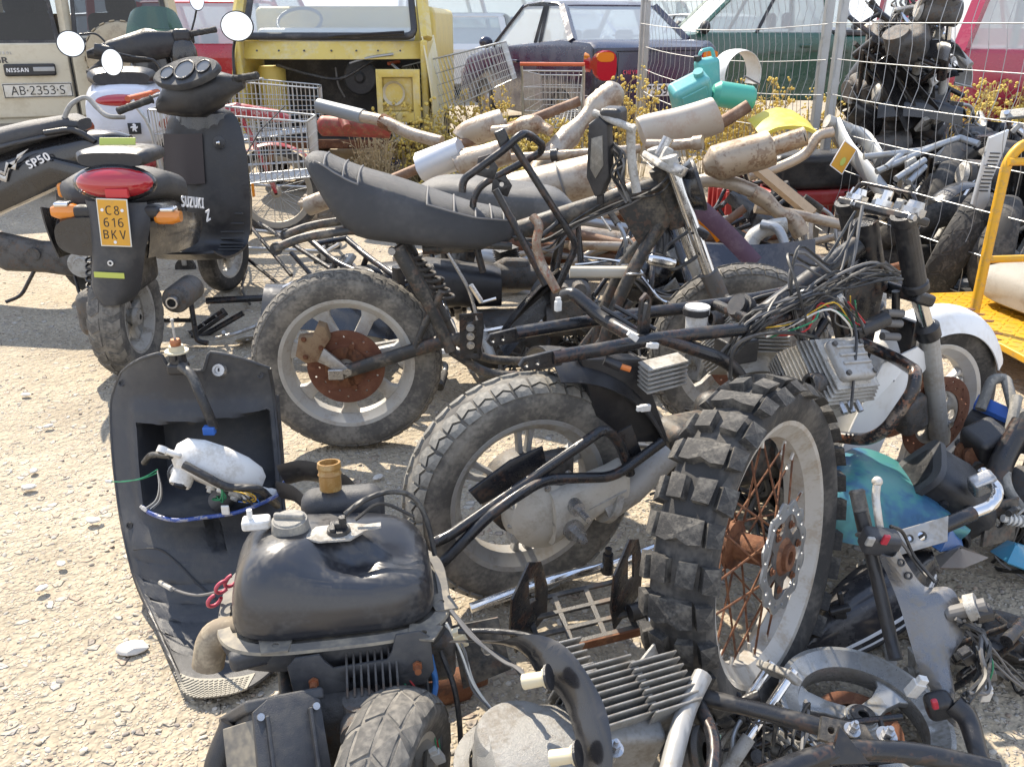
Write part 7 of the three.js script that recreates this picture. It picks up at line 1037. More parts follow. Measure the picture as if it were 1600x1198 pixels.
  part(t, 'centre_stand', [pipe([[0.15, 0.22, -0.35], [0.17, 0.03, -0.3], [0.22, 0.02, -0.3]], 0.012), pipe([[-0.15, 0.22, -0.35], [-0.17, 0.03, -0.3], [-0.22, 0.02, -0.3]], 0.012), rod([0.16, 0.12, -0.33], [-0.16, 0.12, -0.33], 0.01)], M.frame);
  // floorboard and leg shield
  const prof = [[-0.62, 0.36], [-0.75, 0.3], [-0.95, 0.29], [-1.03, 0.34], [-1.07, 0.5], [-1.12, 0.75], [-1.16, 0.92], [-1.17, 0.97]];
  part(t, 'leg_shield', shell((u, v) => { const [z, y] = lerpTab(prof, v), hw = lerpTab([[0.15], [0.17], [0.19], [0.205], [0.215], [0.21], [0.17], [0.1]], v)[0], e = 2 * u - 1; return [0.03 + e * hw, y, z + 0.05 * (1 - e * e) * sst(0.4, 0.6, v) - 0.03 * Math.abs(e) ** 3]; }, 24, 50, 0.012, 1), M.plastic);
  for (let k = 0; k < 7; k++) { const v = 0.3 + k * 0.04, [z, y] = lerpTab(prof, v); part(t, 'foot_rib', rbox(0.12, 0.008, 0.01, 0.003), M.plasticDusty, { at: [0.16, y + 0.006, z + 0.012], rot: [0, 0, 0] }); }
  part(t, 'glove_panel', shell((u, v) => [mix(-0.14, 0.05, u), mix(0.62, 0.86, v), mix(-1.03, -1.08, v) + 0.03 * sin(PI * u)], 8, 8, 0.012), mt('brown flap', [0.03, 0.02, 0.018], 0.5));
  part(t, 'shield_lock', rot(lathe([[0.001, 0.01], [0.012, 0.008], [0.03, 0.0], [0.03, -0.01]], 18), PI / 2), M.plasticDusty, { at: [0.14, 0.82, -1.05] }); part(t, 'lock_pin', mv(sph(0.011), 0.14, 0.82, -1.035), M.chrome);
  part(t, 'side_reflector', rbox(0.012, 0.07, 0.02, 0.004), M.amber, { at: [0.28, 0.58, -1.07] });
  part(t, 'front_apron', loft([[0.32, 0.18, 0.1], [0.5, 0.2, 0.12], [0.75, 0.2, 0.12], [0.95, 0.14, 0.1]].map(([y, w, d]) => Array.from({ length: 20 }, (_, k) => { const a = k / 20 * 2 * PI; return [0.03 + w * cos(a), y, -1.2 + d * sin(a)]; })), { crease: 1 }), M.gloss);
  bikeWheel(t, [0.03, 0.205, -1.24], { R: 0.205, w: 0.1, Rb: 0.13, spokes: 5, rim: M.castAlloy, rub: M.rubber, pre: 'front_', rot: [0, PI / 2 - 0.25, 0], hub: 0.04 });
  // headset
  const hs = part(t, 'handlebar_cowl', loft([[-0.2, -0.03, 0.03, 0.03], [-0.15, 0.0, 0.07, 0.06], [-0.07, 0.02, 0.1, 0.1], [0.03, 0.03, 0.11, 0.11], [0.12, 0.05, 0.085, 0.085], [0.18, 0.07, 0.05, 0.05], [0.24, 0.08, 0.025, 0.025]].map(([x, y, h, d]) => ringX(x, 1.02 + y, -1.08, h, d, 2.6, 22)), { crease: 1 }), M.plastic, { at: [0.05, 0, 0] });
  const ds = part(t, 'instrument_panel', loft([[0, 1, 1], [0.02, 1, 1], [0.028, 0.94, 0.94]].map(([y, s]) => Array.from({ length: 30 }, (_, k) => { const a = k / 30 * 2 * PI; return [0.145 * s * cos(a) * (1 + 0.1 * cos(2 * a)), y, -0.075 * s * sin(a)]; }))), M.plasticDusty, { at: [0.05, 1.14, -1.0], rot: [0.75, 0, 0.22], s: [1.1, 1.2, 1.2] });
  for (const [x, r] of [[0.0, 0.05], [-0.085, 0.034], [0.09, 0.034]]) { part(ds, 'gauge_ring', rot(annulus(r, r * 0.84, 0.012, 28), PI / 2), M.plastic, { at: [x, 0.03, 0] }); part(ds, 'gauge_face', cyl(r * 0.84, r * 0.84, 0.004, 24), mt('gauge glass', [0.16, 0.165, 0.17], 0.12), { at: [x, 0.031, 0] }); }
  part(t, 'grip', gripG([-0.15, 1.03, -1.02], [-0.29, 0.98, -0.92]), M.rubber); part(t, 'grip', gripG([0.25, 1.12, -1.06], [0.38, 1.14, -1.02]), M.rubber);
  for (const [a, b] of [[[-0.13, 1.05, -1.12], [-0.28, 1.0, -1.02]], [[0.26, 1.1, -1.16], [0.38, 1.12, -1.1]]]) part(t, 'brake_lever', rod(a, b, 0.007), M.castAlloy);
  part(t, 'lever_joint', rbox(0.04, 0.04, 0.06, 0.01), M.plastic, { at: [0.23, 1.11, -1.08] });
  mirrorPart(t, [[-0.1, 1.1, -1.1], [-0.14, 1.2, -1.1], [-0.22, 1.22, -1.06], [-0.29, 1.24, -1.02]], [-0.3, 1.2, -0.98], 0.062, [0.25, 0.1, 1], 0.78);
  mirrorPart(t, [[0.24, 1.13, -1.1], [0.25, 1.25, -1.1], [0.27, 1.3, -1.08], [0.29, 1.34, -1.06]], [0.3, 1.36, -1.04], 0.068, [-0.1, 0.05, 1], 1.2);
}
// black scooter on the left, facing left
{
  const t = thing('scooter', 'black sports scooter at the left edge with grey seat and amber indicator', 'scooter', [-2.24, 0, -4.62], 0); t.scale.y = 0.92;
  const X = (q) => -q;   // nose points to the left
  bikeWheel(t, [0.04, 0.215, 0], { R: 0.215, w: 0.12, Rb: 0.13, spokes: 5, rim: M.castAlloy, rub: M.rubber, pre: 'rear_', hub: 0.04 });
  part(t, 'body', loft([[0.3, 0.9, 0.02, 0.03], [0.24, 0.885, 0.06, 0.07], [0.1, 0.84, 0.11, 0.11], [-0.15, 0.76, 0.15, 0.14], [-0.4, 0.66, 0.16, 0.15], [-0.65, 0.55, 0.14, 0.15], [-0.85, 0.45, 0.1, 0.12]].map(([x, y, h, w]) => ringX(x, y, 0, h, w, 2.6, 26)), { crease: 1 }), M.gloss);
  part(t, 'lower_panel', plate([[0.2, 0.75], [0.0, 0.68], [-0.45, 0.48], [-0.7, 0.35], [-0.8, 0.3], [-0.8, 0.5], [-0.5, 0.68], [-0.1, 0.84]], 0.3, 0.03), M.gloss);
  part(t, 'lettering', text('SP50', 0.042, { depth: 0.003 }), M.inkWhite, { at: [-0.1, 0.79, 0.16], rot: [0, 0, 0.42] });
  for (const [x, y, s] of [[-0.3, 0.72, 1], [-0.24, 0.78, 0.8]]) part(t, 'side_graphic', plate([[-0.16, -0.03], [-0.1, 0.02], [-0.07, -0.01], [-0.02, 0.04], [0.01, 0.0], [0.07, 0.05], [0.16, 0.055], [0.05, 0.02], [0.0, -0.03], [-0.03, 0.0], [-0.08, -0.04], [-0.1, -0.01]].map(([a, b]) => [a * s, b * s]), 0.003, 0.0005), M.steel, { at: [x, y, 0.162], rot: [0, 0, 0.42] });
  part(t, 'seat', loft([[0.08, 0.98, 0.03, 0.08], [0.02, 0.985, 0.05, 0.11], [-0.2, 0.93, 0.07, 0.14], [-0.45, 0.86, 0.08, 0.14], [-0.75, 0.82, 0.07, 0.12]].map(([x, y, h, w]) => ringX(x, y, 0, h, w, 2.8, 24)), { crease: 1 }), M.seat);
  part(t, 'seat_strip', hose([[0.08, 0.96, 0.1], [-0.2, 0.9, 0.145], [-0.5, 0.82, 0.14]], 0.012, 8), M.plasticDusty);
  part(t, 'grab_rail', pipe([[0.16, 0.9, 0.1], [0.08, 0.97, 0.12], [-0.06, 0.95, 0.14]], 0.016, 0.06, 10), M.plastic);
  part(t, 'tail_light', mv(sph(1, 20, 12).scale(0.09, 0.05, 0.1), 0.26, 0.84, 0.0), M.redDark);
  part(t, 'indicator', mv(rbox(0.07, 0.08, 0.06, 0.02, 3), 0.02, 0.66, 0.2), M.amber); part(t, 'indicator_stem', rod([0.02, 0.64, 0.05], [0.02, 0.66, 0.19], 0.018), M.plastic);
  part(t, 'shock_absorber', [rod([0.02, 0.3, 0.12], [0.02, 0.6, 0.12], 0.014), ...Array.from({ length: 9 }, (_, k) => mv(rot(fin(new THREE.TorusGeometry(0.034, 0.007, 6, 16)), PI / 2), 0.02, 0.34 + k * 0.03, 0.12))], M.plastic, { kind: 'stuff' });
  part(t, 'drive_case', loft([ringX(0.12, 0.24, 0.12, 0.08, 0.03, 2.6, 22), ringX(0.08, 0.24, 0.12, 0.11, 0.05, 2.6, 22), ringX(-0.2, 0.27, 0.12, 0.09, 0.05, 2.6, 22), ringX(-0.4, 0.3, 0.12, 0.11, 0.055, 2.6, 22), ringX(-0.46, 0.3, 0.12, 0.08, 0.03, 2.6, 22)], { crease: 0.9 }), M.darkCast);
  part(t, 'drive_hub', rot(lathe([[0.001, 0.03], [0.04, 0.028], [0.045, 0.02], [0.075, 0.015], [0.075, -0.02]], 24), PI / 2), M.castAlloy, { at: [0.02, 0.24, 0.165] }); part(t, 'starter_cap', rot(cyl(0.035, 0.035, 0.02, 20), PI / 2), M.darkCast, { at: [-0.22, 0.3, 0.17] });
  part(t, 'stand', [pipe([[-0.25, 0.2, 0.14], [-0.34, 0.05, 0.16], [-0.42, 0.02, 0.17]], 0.01), pipe([[-0.05, 0.2, 0.14], [-0.02, 0.04, 0.18], [0.1, 0.03, 0.18]], 0.009)], M.frame, { kind: 'stuff' });
  part(t, 'fender', shell((u, v) => { const a = mix(40, 130, u) * RAD, q = mix(-1, 1, v); return [0.04 + 0.25 * cos(a), 0.22 + 0.25 * sin(a) - 0.02 * q * q, q * 0.08]; }, 14, 6, 0.005), M.plastic);
  const rope = part(t, 'tie_rope', hose([[0.02, 1.02, 0.08], [0.06, 1.09, 0.06], [0.12, 1.12, 0.02], [0.18, 1.07, 0.05], [0.24, 1.03, 0.08], [0.3, 1.02, 0.03]], 0.013, 7, 30), mt('grey rope', [0.3, 0.29, 0.27], 0.8, 0, { d: [0.18, 0.17, 0.15], amt: 0.7, sc: 0.06 }));
}
// white scooter with a green tinted screen behind them
{
  const t = thing('scooter', 'white scooter with lion badge and green windscreen behind the black one', 'scooter', [-2.4, 0, -5.75], 17 * RAD);
  part(t, 'tail_body', loft([[0.24, 0.8, 0.14, 0.1], [0.2, 0.84, 0.22, 0.17], [0.0, 0.86, 0.24, 0.2], [-0.4, 0.82, 0.22, 0.2], [-0.7, 0.7, 0.15, 0.15]].map(([z, y, w, h]) => ringX(0, 0, 0, h, w, 3, 28).map(([a, b, c]) => [c, y + b, z])), { crease: 1 }), mt('white scooter paint', [0.58, 0.6, 0.66], 0.25, 0, { d: [0.5, 0.5, 0.5], amt: 0.4, sc: 0.5 }));
  part(t, 'tail_light', mv(sph(1, 24, 12).scale(0.14, 0.04, 0.05), -0.02, 0.94, 0.2), M.red);
  for (const s of [-1, 1]) part(t, 'indicator', mv(sph(1, 16, 10).scale(0.055, 0.05, 0.05), s * 0.19, 0.8, 0.17), mt('brown lens', [0.24, 0.06, 0.03], 0.2));
  part(t, 'badge', plate([[-0.035, -0.035], [0.035, -0.035], [0.038, 0.03], [-0.038, 0.03]], 0.006, 0.002), M.ink, { at: [0.045, 0.785, 0.262], rot: [-0.1, 0, 0] });
  part(t, 'lion_emblem', plate([[-0.012, -0.024], [-0.004, -0.012], [0.002, -0.022], [0.012, -0.024], [0.006, -0.008], [0.018, -0.002], [0.02, 0.01], [0.008, 0.004], [0.01, 0.018], [0.0, 0.026], [-0.012, 0.02], [-0.004, 0.012], [-0.02, 0.008], [-0.024, -0.002], [-0.01, 0.0], [-0.014, -0.014]], 0.004, 0.0006), M.inkWhite, { at: [0.045, 0.788, 0.268], rot: [-0.1, 0, 0] });
  part(t, 'seat', loft([[0.12, 1.06, 0.16, 0.04], [0.05, 1.07, 0.2, 0.06], [-0.3, 1.0, 0.18, 0.07], [-0.6, 0.92, 0.12, 0.06]].map(([z, y, w, h]) => ringX(0, 0, 0, h, w, 2.8, 24).map(([a, b, c]) => [c, y + b, z]))), M.plastic);
  bikeWheel(t, [0, 0.22, -0.05], { R: 0.22, w: 0.12, Rb: 0.14, spokes: 5, rub: M.rubber, pre: 'rear_', rot: [0, PI / 2, 0] });
  part(t, 'leg_shield', loft([[0.35, 0.16, 0.06], [0.6, 0.22, 0.08], [0.95, 0.2, 0.1], [1.15, 0.14, 0.1]].map(([y, w, d]) => Array.from({ length: 20 }, (_, k) => { const a = k / 20 * 2 * PI; return [0.12 + w * cos(a), y, -0.95 + d * sin(a)]; })), { crease: 1 }), M.gloss);
  part(t, 'headset', loft([[-0.3, 1.17, 0.025, 0.03], [-0.15, 1.19, 0.07, 0.08], [0.1, 1.22, 0.12, 0.12], [0.28, 1.24, 0.09, 0.09], [0.42, 1.27, 0.03, 0.03]].map(([x, y, h, d]) => ringX(x, y, -0.92, h, d, 2.6, 20)), { crease: 1 }), M.plastic);
  part(t, 'screen', shell((u, v) => { const e = 2 * u - 1; return [0.16 + e * mix(0.2, 0.15, v * v), 1.24 + 0.24 * v - 0.04 * e ** 4 * v, -0.9 - 0.1 * v - 0.08 * e * e]; }, 14, 10, 0.005, 1), mt('green screen', [0.22, 0.36, 0.29], 0.14, 0, { phys: { transmission: 0.8, thickness: 0 } }));
  part(t, 'grip', gripG([0.4, 1.3, -0.86], [0.58, 1.33, -0.82], 0.02), M.rubber); part(t, 'grip', gripG([-0.2, 1.12, -0.84], [-0.3, 1.05, -0.78], 0.02), M.rubber); part(t, 'switch_block', mv(rbox(0.12, 0.09, 0.09, 0.03, 3), 0.34, 1.29, -0.86), M.plastic);
  part(t, 'side_cowl', mv(sph(1, 20, 14).scale(0.09, 0.13, 0.05), 0.34, 1.16, -0.85), M.gloss); part(t, 'bar_cover', rod([-0.24, 1.2, -0.86], [-0.12, 1.18, -0.86], 0.045, 16), M.plastic);
  mirrorPart(t, [[-0.16, 1.24, -0.9], [-0.22, 1.3, -0.9], [-0.32, 1.3, -0.86]], [-0.38, 1.24, -0.82], 0.085, [0.3, 0.15, 1], 1.05);
  mirrorPart(t, [[0.4, 1.3, -0.9], [0.44, 1.4, -0.9], [0.46, 1.46, -0.88]], [0.47, 1.52, -0.86], 0.07, [0.1, 0.1, 1], 0.7);
}
// broken foot lever and bracket on the ground beside the black scooter
{ const t = thing('foot_lever', 'small alloy foot lever lying on the ground beside the scooter exhaust', 'lever', [-1.277,0.03,-3.871], 0.4); part(t, 'arm', pipe([[-0.1, 0, 0], [0, 0.02, 0.02], [0.09, 0.03, -0.02]], 0.01, 0.03), M.alloy); part(t, 'disc', rot(annulus(0.055, 0.01, 0.006, 24), 1.0), M.castAlloy, { at: [0.04, 0.0, 0.06] }); part(t, 'lug', mv(sph(0.018, 12, 8), 0.1, 0.03, -0.02), M.alloy); part(t, 'pin', rod([-0.06, 0, -0.02], [-0.06, 0.04, 0.04], 0.009), M.alloy); }
{ const t = thing('stand_bracket', 'black slotted stand bracket on the ground behind the scooter exhaust', 'bracket', [-1.449,0.05,-3.999], [0, 0.5, 0.5]); part(t, 'side_rail', rbox(0.2, 0.02, 0.012, 0.003), M.frame, { at: [0, 0, 0.03] }); part(t, 'side_rail', rbox(0.2, 0.02, 0.012, 0.003), M.frame, { at: [0, 0, -0.03] }); for (const x of [-0.09, -0.02, 0.05, 0.09]) part(t, 'rung', rbox(0.012, 0.018, 0.06, 0.003), M.frame, { at: [x, 0, 0] }); part(t, 'foot', rod([-0.12, -0.03, 0], [0.16, -0.04, 0.05], 0.014), M.frame); }
single('black_tube', pipe([[-1.564,0.06,-4.331], [-1.257,0.06,-4.387]], 0.018, 0.02, 10), M.frame, 'straight black tube lying behind the alloy rear wheel', 'tube');

// ---------- shopping trolleys ----------
const wireM = mt('trolley wire', [0.46, 0.47, 0.47], 0.35, 0.75, { d: [0.3, 0.27, 0.23], amt: 0.5, sc: 0.3 });
function trolley(label, pos, turn, handle = true) {
  const t = thing('shopping_trolley', label, 'trolley', pos, turn, 'shopping trolleys');
  // x forward; basket corners: rear wide and deep, front narrow and shallow
  const B = (u, v, s) => [mix(-0.42, 0.45, u), mix(mix(0.5, 0.58, u), mix(0.98, 0.9, u), v), s * mix(mix(0.24, 0.17, u), mix(0.28, 0.2, u), v)];
  const w = 0.0032, wires_ = [];
  for (const s of [-1, 1]) { for (let k = 0; k <= 26; k++) wires_.push(rod(B(k / 26, 0, s), B(k / 26, 1, s), w, 5)); for (const v of [0.14, 0.3, 0.5, 0.72]) wires_.push(rod(B(0, v, s), B(1, v, s), w, 5)); }
  for (let k = 0; k <= 11; k++) { const e = k / 11; const q = (u, v) => { const a = B(u, v, -1), b = B(u, v, 1); return a.map((x, i) => mix(x, b[i], e)); }; wires_.push(rod(q(1, 0), q(1, 1), w, 5), rod(q(0, 0), q(0, 1), w, 5), rod(q(0, 0), q(1, 0), w, 5)); }
  for (let k = 0; k <= 8; k++) wires_.push(rod(B(k / 8, 0, -1), B(k / 8, 0, 1), w, 5));
  for (const v of [0.14, 0.3, 0.5, 0.72]) for (const u of [0, 1]) wires_.push(rod(B(u, v, -1), B(u, v, 1), w, 5));
  part(t, 'basket_wires', wires_, wireM, { kind: 'stuff' });
  part(t, 'basket_rim', pipe([B(0, 1, -1), B(1, 1, -1), B(1, 1, 1), B(0, 1, 1), B(0, 1, -1)], 0.0065, 0.04, 7), wireM);
  part(t, 'basket_rim', pipe([B(0, 0, -1), B(1, 0, -1), B(1, 0, 1), B(0, 0, 1), B(0, 0, -1)], 0.0055, 0.04, 7), wireM);
  for (const s of [-1, 1]) part(t, 'side_frame', pipe([[-0.5, 1.03, s * 0.27], [-0.42, 0.9, s * 0.27], [-0.36, 0.2, s * 0.27], [0.5, 0.13, s * 0.2]], 0.012, 0.06, 8), wireM);
  part(t, 'base_bar', pipe([[0.5, 0.13, -0.2], [0.56, 0.13, 0], [0.5, 0.13, 0.2]], 0.012, 0.05, 8), wireM);
  if (handle) part(t, 'handle', rod([-0.52, 1.04, -0.28], [-0.52, 1.04, 0.28], 0.016, 10), mt('trolley orange', [0.5, 0.1, 0.03], 0.5));
  for (const [x, z] of [[-0.34, -0.26], [-0.34, 0.26], [0.48, -0.19], [0.48, 0.19]]) { const c = part(t, 'castor', rot(cyl(0.06, 0.06, 0.03, 20), PI / 2), M.rubber, { at: [x, 0.06, z] }); part(c, 'fork', mv(rbox(0.03, 0.09, 0.045, 0.006), 0, 0.06, 0), wireM); }
  return t;
}
trolley('wire shopping trolley with straight rim in front of the yellow van', [-1.98, 0, -7.35], 8 * RAD);
trolley('wire shopping trolley nearest the black scooters, with the black strap', [-1.66, -0.06, -5.5], 4 * RAD);
trolley('wire shopping trolley tipped forward among the dry weeds', [-0.22, 0.22, -8.3], [0.0, -0.12, 0.32]);
trolley('wire shopping trolley in front of the saloon tail light', [0.42, 0, -8.6], [0, 82 * RAD, 0]);
single('black_strap', sweep([V([-1.282,0.942,-5.2]), V([-1.431,0.806,-5.16]), V([-1.506,0.688,-5.12])], 0.02, 6, { flat: [1, 0.2] }), M.plastic, 'black webbing strap hanging over the nearest trolley', 'strap');

// ---------- red moped behind the trolleys ----------
{
  const t = thing('red_moped', 'old red moped with a wire-spoked wheel among the trolleys', 'moped', [-1.62, 0, -6.1], 12 * RAD);
  bikeWheel(t, [0.0, 0.3, 0], { R: 0.3, w: 0.065, Rb: 0.245, style: 'wire', spokes: 28, rim: mt('dull rim', [0.3, 0.27, 0.22], 0.6, 0.3), rub: M.rubber, pre: 'front_', hub: 0.035, wire: 0.002 });
  bikeWheel(t, [-1.1, 0.3, 0], { R: 0.3, w: 0.065, Rb: 0.245, style: 'wire', spokes: 20, rim: mats['dull rim'], rub: M.rubber, pre: 'rear_', hub: 0.035 });
  const red = mt('moped red', [0.32, 0.02, 0.03], 0.35, 0, { d: [0.4, 0.25, 0.2], amt: 0.5, sc: 0.2, d2: [0.55, 0.5, 0.46], amt2: 0.5 });
  part(t, 'fork', [pipe([[0, 0.3, 0.05], [-0.06, 0.5, 0.05], [-0.2, 0.86, 0.03]], 0.014), pipe([[0, 0.3, -0.05], [-0.06, 0.5, -0.05], [-0.2, 0.86, -0.03]], 0.014)], red);
  part(t, 'frame_tube', sweep(smooth([[-0.22, 0.8, 0], [-0.5, 0.66, 0], [-0.8, 0.5, 0], [-1.1, 0.32, 0]], 20), 0.03, 12), red); part(t, 'top_shell', loft([ringX(-0.6, 0.7, 0, 0.03, 0.04, 2.4, 18), ringX(-0.45, 0.78, 0, 0.06, 0.06, 2.4, 18), ringX(-0.2, 0.84, 0, 0.05, 0.055, 2.4, 18), ringX(0.06, 0.8, 0, 0.04, 0.04, 2.4, 18), ringX(0.14, 0.78, 0, 0.02, 0.02, 2.4, 18)]), red);
  part(t, 'handlebar', pipe([[-0.3, 1.05, -0.28], [-0.2, 1.0, -0.12], [-0.22, 0.95, 0], [-0.2, 1.0, 0.12], [-0.3, 1.05, 0.28]], 0.011, 0.08), M.zinc); part(t, 'rust_bracket', rod([0.0, 0.6, 0.04], [-0.04, 0.4, 0.05], 0.018), M.rust);
  part(t, 'mudguard', shell((u, v) => { const a = mix(20, 165, u) * RAD, q = mix(-1, 1, v); return [0.33 * cos(a), 0.3 + 0.33 * sin(a) - 0.015 * q * q, q * 0.04]; }, 20, 5, 0.004), red);
}
// ---------- pallet with red cylinders, bag, bottle, box silencer ----------
{
  const wood = mt('grey pallet wood', [0.42, 0.36, 0.28], 0.85, 0, { d: [0.27, 0.22, 0.17], amt: 0.7, sc: 0.25, bump: 0.002, bsc: 0.05 });
  const t = thing('pallet', 'grey wooden pallet under the red cylinder', 'pallet', [-1.05, 0, -6.9], 4 * RAD);
  for (let k = 0; k < 6; k++) part(t, 'deck_board', rbox(1.1, 0.022, 0.1, 0.003), wood, { at: [0, 0.145, -0.35 + k * 0.14], rot: [0, rr(-0.02, 0.02), 0] });
  for (const x of [-0.48, 0, 0.48]) for (const z of [-0.3, 0.3]) part(t, 'block', rbox(0.12, 0.1, 0.1, 0.004), wood, { at: [x, 0.08, z] });
  for (const z of [-0.3, 0.3]) part(t, 'base_board', rbox(1.1, 0.02, 0.09, 0.003), wood, { at: [0, 0.018, z] });
  const c = thing('red_cylinder', 'rusty red metal cylinder lying on the pallet', 'cylinder'); const redm = mt('rusty red', [0.27, 0.045, 0.035], 0.55, 0.1, { d: [0.32, 0.16, 0.09], amt: 0.7, sc: 0.2, d2: [0.16, 0.08, 0.04], amt2: 0.7 });
  part(c, 'body', sweep(smooth([[-1.464,0.656,-6.85], [-1.344,0.656,-6.85], [-1.144,0.656,-6.8], [-0.918,0.652,-6.75], [-0.89,0.648,-6.75]], 30), (q) => 0.075 * Math.min(1, 0.4 + 8 * q, 0.3 + 9 * (1 - q)), 22), redm); part(c, 'valve', rod([-1.258,0.716,-6.8], [-1.216,0.656,-6.72], 0.035, 14), mats['rusty red']);
  const b = thing('plastic_bag', 'crumpled clear plastic bag lying by the pallet', 'bag', [-1.588,0.05,-8.838]); part(b, 'sheet', shell((u, v) => { const x = mix(-0.14, 0.14, u), z = mix(-0.09, 0.09, v), n = fbm(u * 5 + 3, v * 5 + 7, 64, 3, 5); return [x * (1 + 0.15 * sin(v * 9)), 0.11 * n * sin(PI * u) * sin(PI * v) * 1.4 - 0.03, z]; }, 22, 18, 0.002, 0.25), mt('bag film', [0.55, 0.55, 0.55], 0.25, 0, { phys: { transmission: 0.45, thickness: 0 } }));
  const bo = thing('plastic_bottle', 'blue plastic water bottle lying by the pallet', 'bottle', [-1.257,0.045,-9.303], [0, 0.2, PI / 2 + 0.1]); const blue = mt('blue bottle', [0.04, 0.14, 0.6], 0.12, 0, { phys: { transmission: 0.55, thickness: 0 } });
  part(bo, 'body', lathe([[0.001, -0.1], [0.034, -0.1], [0.04, -0.09], [0.04, -0.05], [0.037, -0.045], [0.04, -0.04], [0.04, 0.0], [0.036, 0.01], [0.04, 0.02], [0.036, 0.05], [0.014, 0.085], [0.013, 0.1]], 24), blue); part(bo, 'cap', mv(cyl(0.015, 0.015, 0.02, 16), 0, 0.108, 0), M.inkWhite);
  const bx = thing('box_silencer', 'silver box silencer with a brown pipe behind the seat', 'exhaust'); part(bx, 'box', sweep([V([-0.53,0.598,-5.2]), V([-0.285,0.691,-5.15])], 0.088, 8, { flat: [1, 1] }), mt('silver box', [0.5, 0.52, 0.55], 0.4, 0.4, { d: [0.55, 0.55, 0.55], amt: 0.6, sc: 0.1 })); part(bx, 'inlet_pipe', rod([-0.784,0.495,-5.2], [-0.519,0.605,-5.2], 0.03, 14), M.pipeBrown); part(bx, 'outlet_pipe', rod([-0.299,0.684,-5.15], [-0.146,0.712,-5.15], 0.025, 14), M.pipeTan);
}
single('small_silencer', sweep([V([-1.073,0.491,-4.6]), V([-1.06,0.491,-4.6]), V([-0.92,0.547,-4.55]), V([-0.817,0.582,-4.5])], (q) => q < 0.05 ? 0.02 : 0.05, 20), M.pipePale, 'small silver silencer end just behind the seat tail', 'exhaust');
{ const t = thing('steel_pipe', 'long grey pipe with wide sleeve leaning across the pallet', 'pipe'); part(t, 'sleeve', rod([-1.385,0.824,-6.6], [-1.04,0.768,-6.4], 0.05, 18), mt('grey sleeve', [0.2, 0.22, 0.23], 0.45)); part(t, 'pipe', sweep(smooth([[-1.049,0.768,-6.4], [-0.881,0.744,-6.3], [-0.697,0.678,-6.2], [-0.473,0.631,-6.1]], 18), 0.042, 14), M.pipePale); part(t, 'rust_joint', rod([-0.901,0.75,-6.32], [-0.827,0.72,-6.28], 0.05, 14), M.rust); }

// ---------- heap of exhausts ----------
function silencer(label, pts, prof, mat, o = {}) {
  const t = thing(o.name || 'exhaust_pipe', label, 'exhaust', [0, 0, 0], 0, 'exhausts heaped in the middle');
  part(t, 'pipe', sweep(smooth(pts, o.seg || 36), prof, o.n || 18, { flat: o.flat, up: o.up }), mat);
  for (const [a, b, r, m] of o.rings || []) part(t, 'band', rod(a, b, r, 20), m || mat);
  if (o.mouth) part(t, 'pipe_mouth', ...o.mouth);
  return t;
}
const bulge = (lo, hi, a, b, f = 0.05) => (q) => lo + (hi - lo) * sst(a, a + f, q) * (1 - sst(b - f, b, q));
silencer('long pale catalytic pipe reaching highest out of the heap', [[0.614,1.021,-5.3], [0.51,0.955,-5.25], [0.323,0.789,-5.1], [0.176,0.649,-4.95], [0.069,0.529,-4.8]], (q) => 0.045 + 0.03 * sst(0.0, 0.06, q) * (1 - sst(0.3, 0.36, q)) + 0.02 * sst(0.42, 0.5, q) * (1 - sst(0.8, 0.9, q)) + 0.003 * sin(q * 90), M.pipePale);
silencer('long straight brown pipe lying across the back of the heap', [[0.415,0.926,-5.7], [0,0.784,-5.6], [-0.389,0.667,-5.5]], 0.03, M.pipeBrown);
silencer('short fat pale silencer at the left end of the heap', [[-0.308,0.692,-5.6], [-0.276,0.731,-5.6], [-0.116,0.802,-5.5], [-0.031,0.824,-5.5]], bulge(0.02, 0.082, 0.05, 0.95), M.pipePale, { name: 'fat_silencer' });
silencer('rounded pale silencer below the short fat one', [[-0.32,0.613,-5.1], [-0.291,0.627,-5.1], [-0.071,0.704,-5], [0,0.732,-5]], bulge(0.02, 0.074, 0.03, 0.95), M.pipePale, { name: 'fat_silencer' });
silencer('big pale silencer with a wire strap behind the backbone tube', [[-0.093,0.58,-4.3], [-0.031,0.593,-4.3], [0.183,0.65,-4.25], [0.391,0.707,-4.2], [0.435,0.724,-4.2]], bulge(0.03, 0.108, 0.05, 0.95), M.pipePale, { name: 'fat_silencer', rings: [[[0.231,0.666,-4.23], [0.24,0.669,-4.23], 0.111, M.cableGrey]] });
silencer('flat oval pale silencer with rounded ends in front of the teal can', [[0.703,0.8,-5], [0.738,0.814,-5], [0.919,0.86,-4.95], [1.087,0.918,-4.9], [1.1,0.924,-4.9]], bulge(0.06, 0.135, 0, 1, 0.08), mt('clay silencer', [0.42, 0.38, 0.33], 0.55, 0.2, { d: [0.36, 0.28, 0.22], amt: 0.6, sc: 0.3 }), { name: 'oval_silencer', flat: [0.55, 0.75], up: [0, 1, 0.3] });
silencer('steel silencer with an open slash-cut tail pipe', [[0.855,0.778,-4], [0.938,0.806,-4], [1.104,0.85,-4], [1.131,0.861,-4], [1.172,0.875,-4], [1.289,0.914,-4]], (q) => q < 0.12 ? 0.03 + q * 0.4 : q < 0.68 ? 0.08 : q < 0.71 ? 0.06 : 0.042, M.pipeTan, { name: 'steel_silencer', n: 22, seg: 60, mouth: [aim(cyl(0.036, 0.036, 0.004, 20), [1.281,0.912,-3.993], [1.307,0.923,-3.99]), M.dark] });
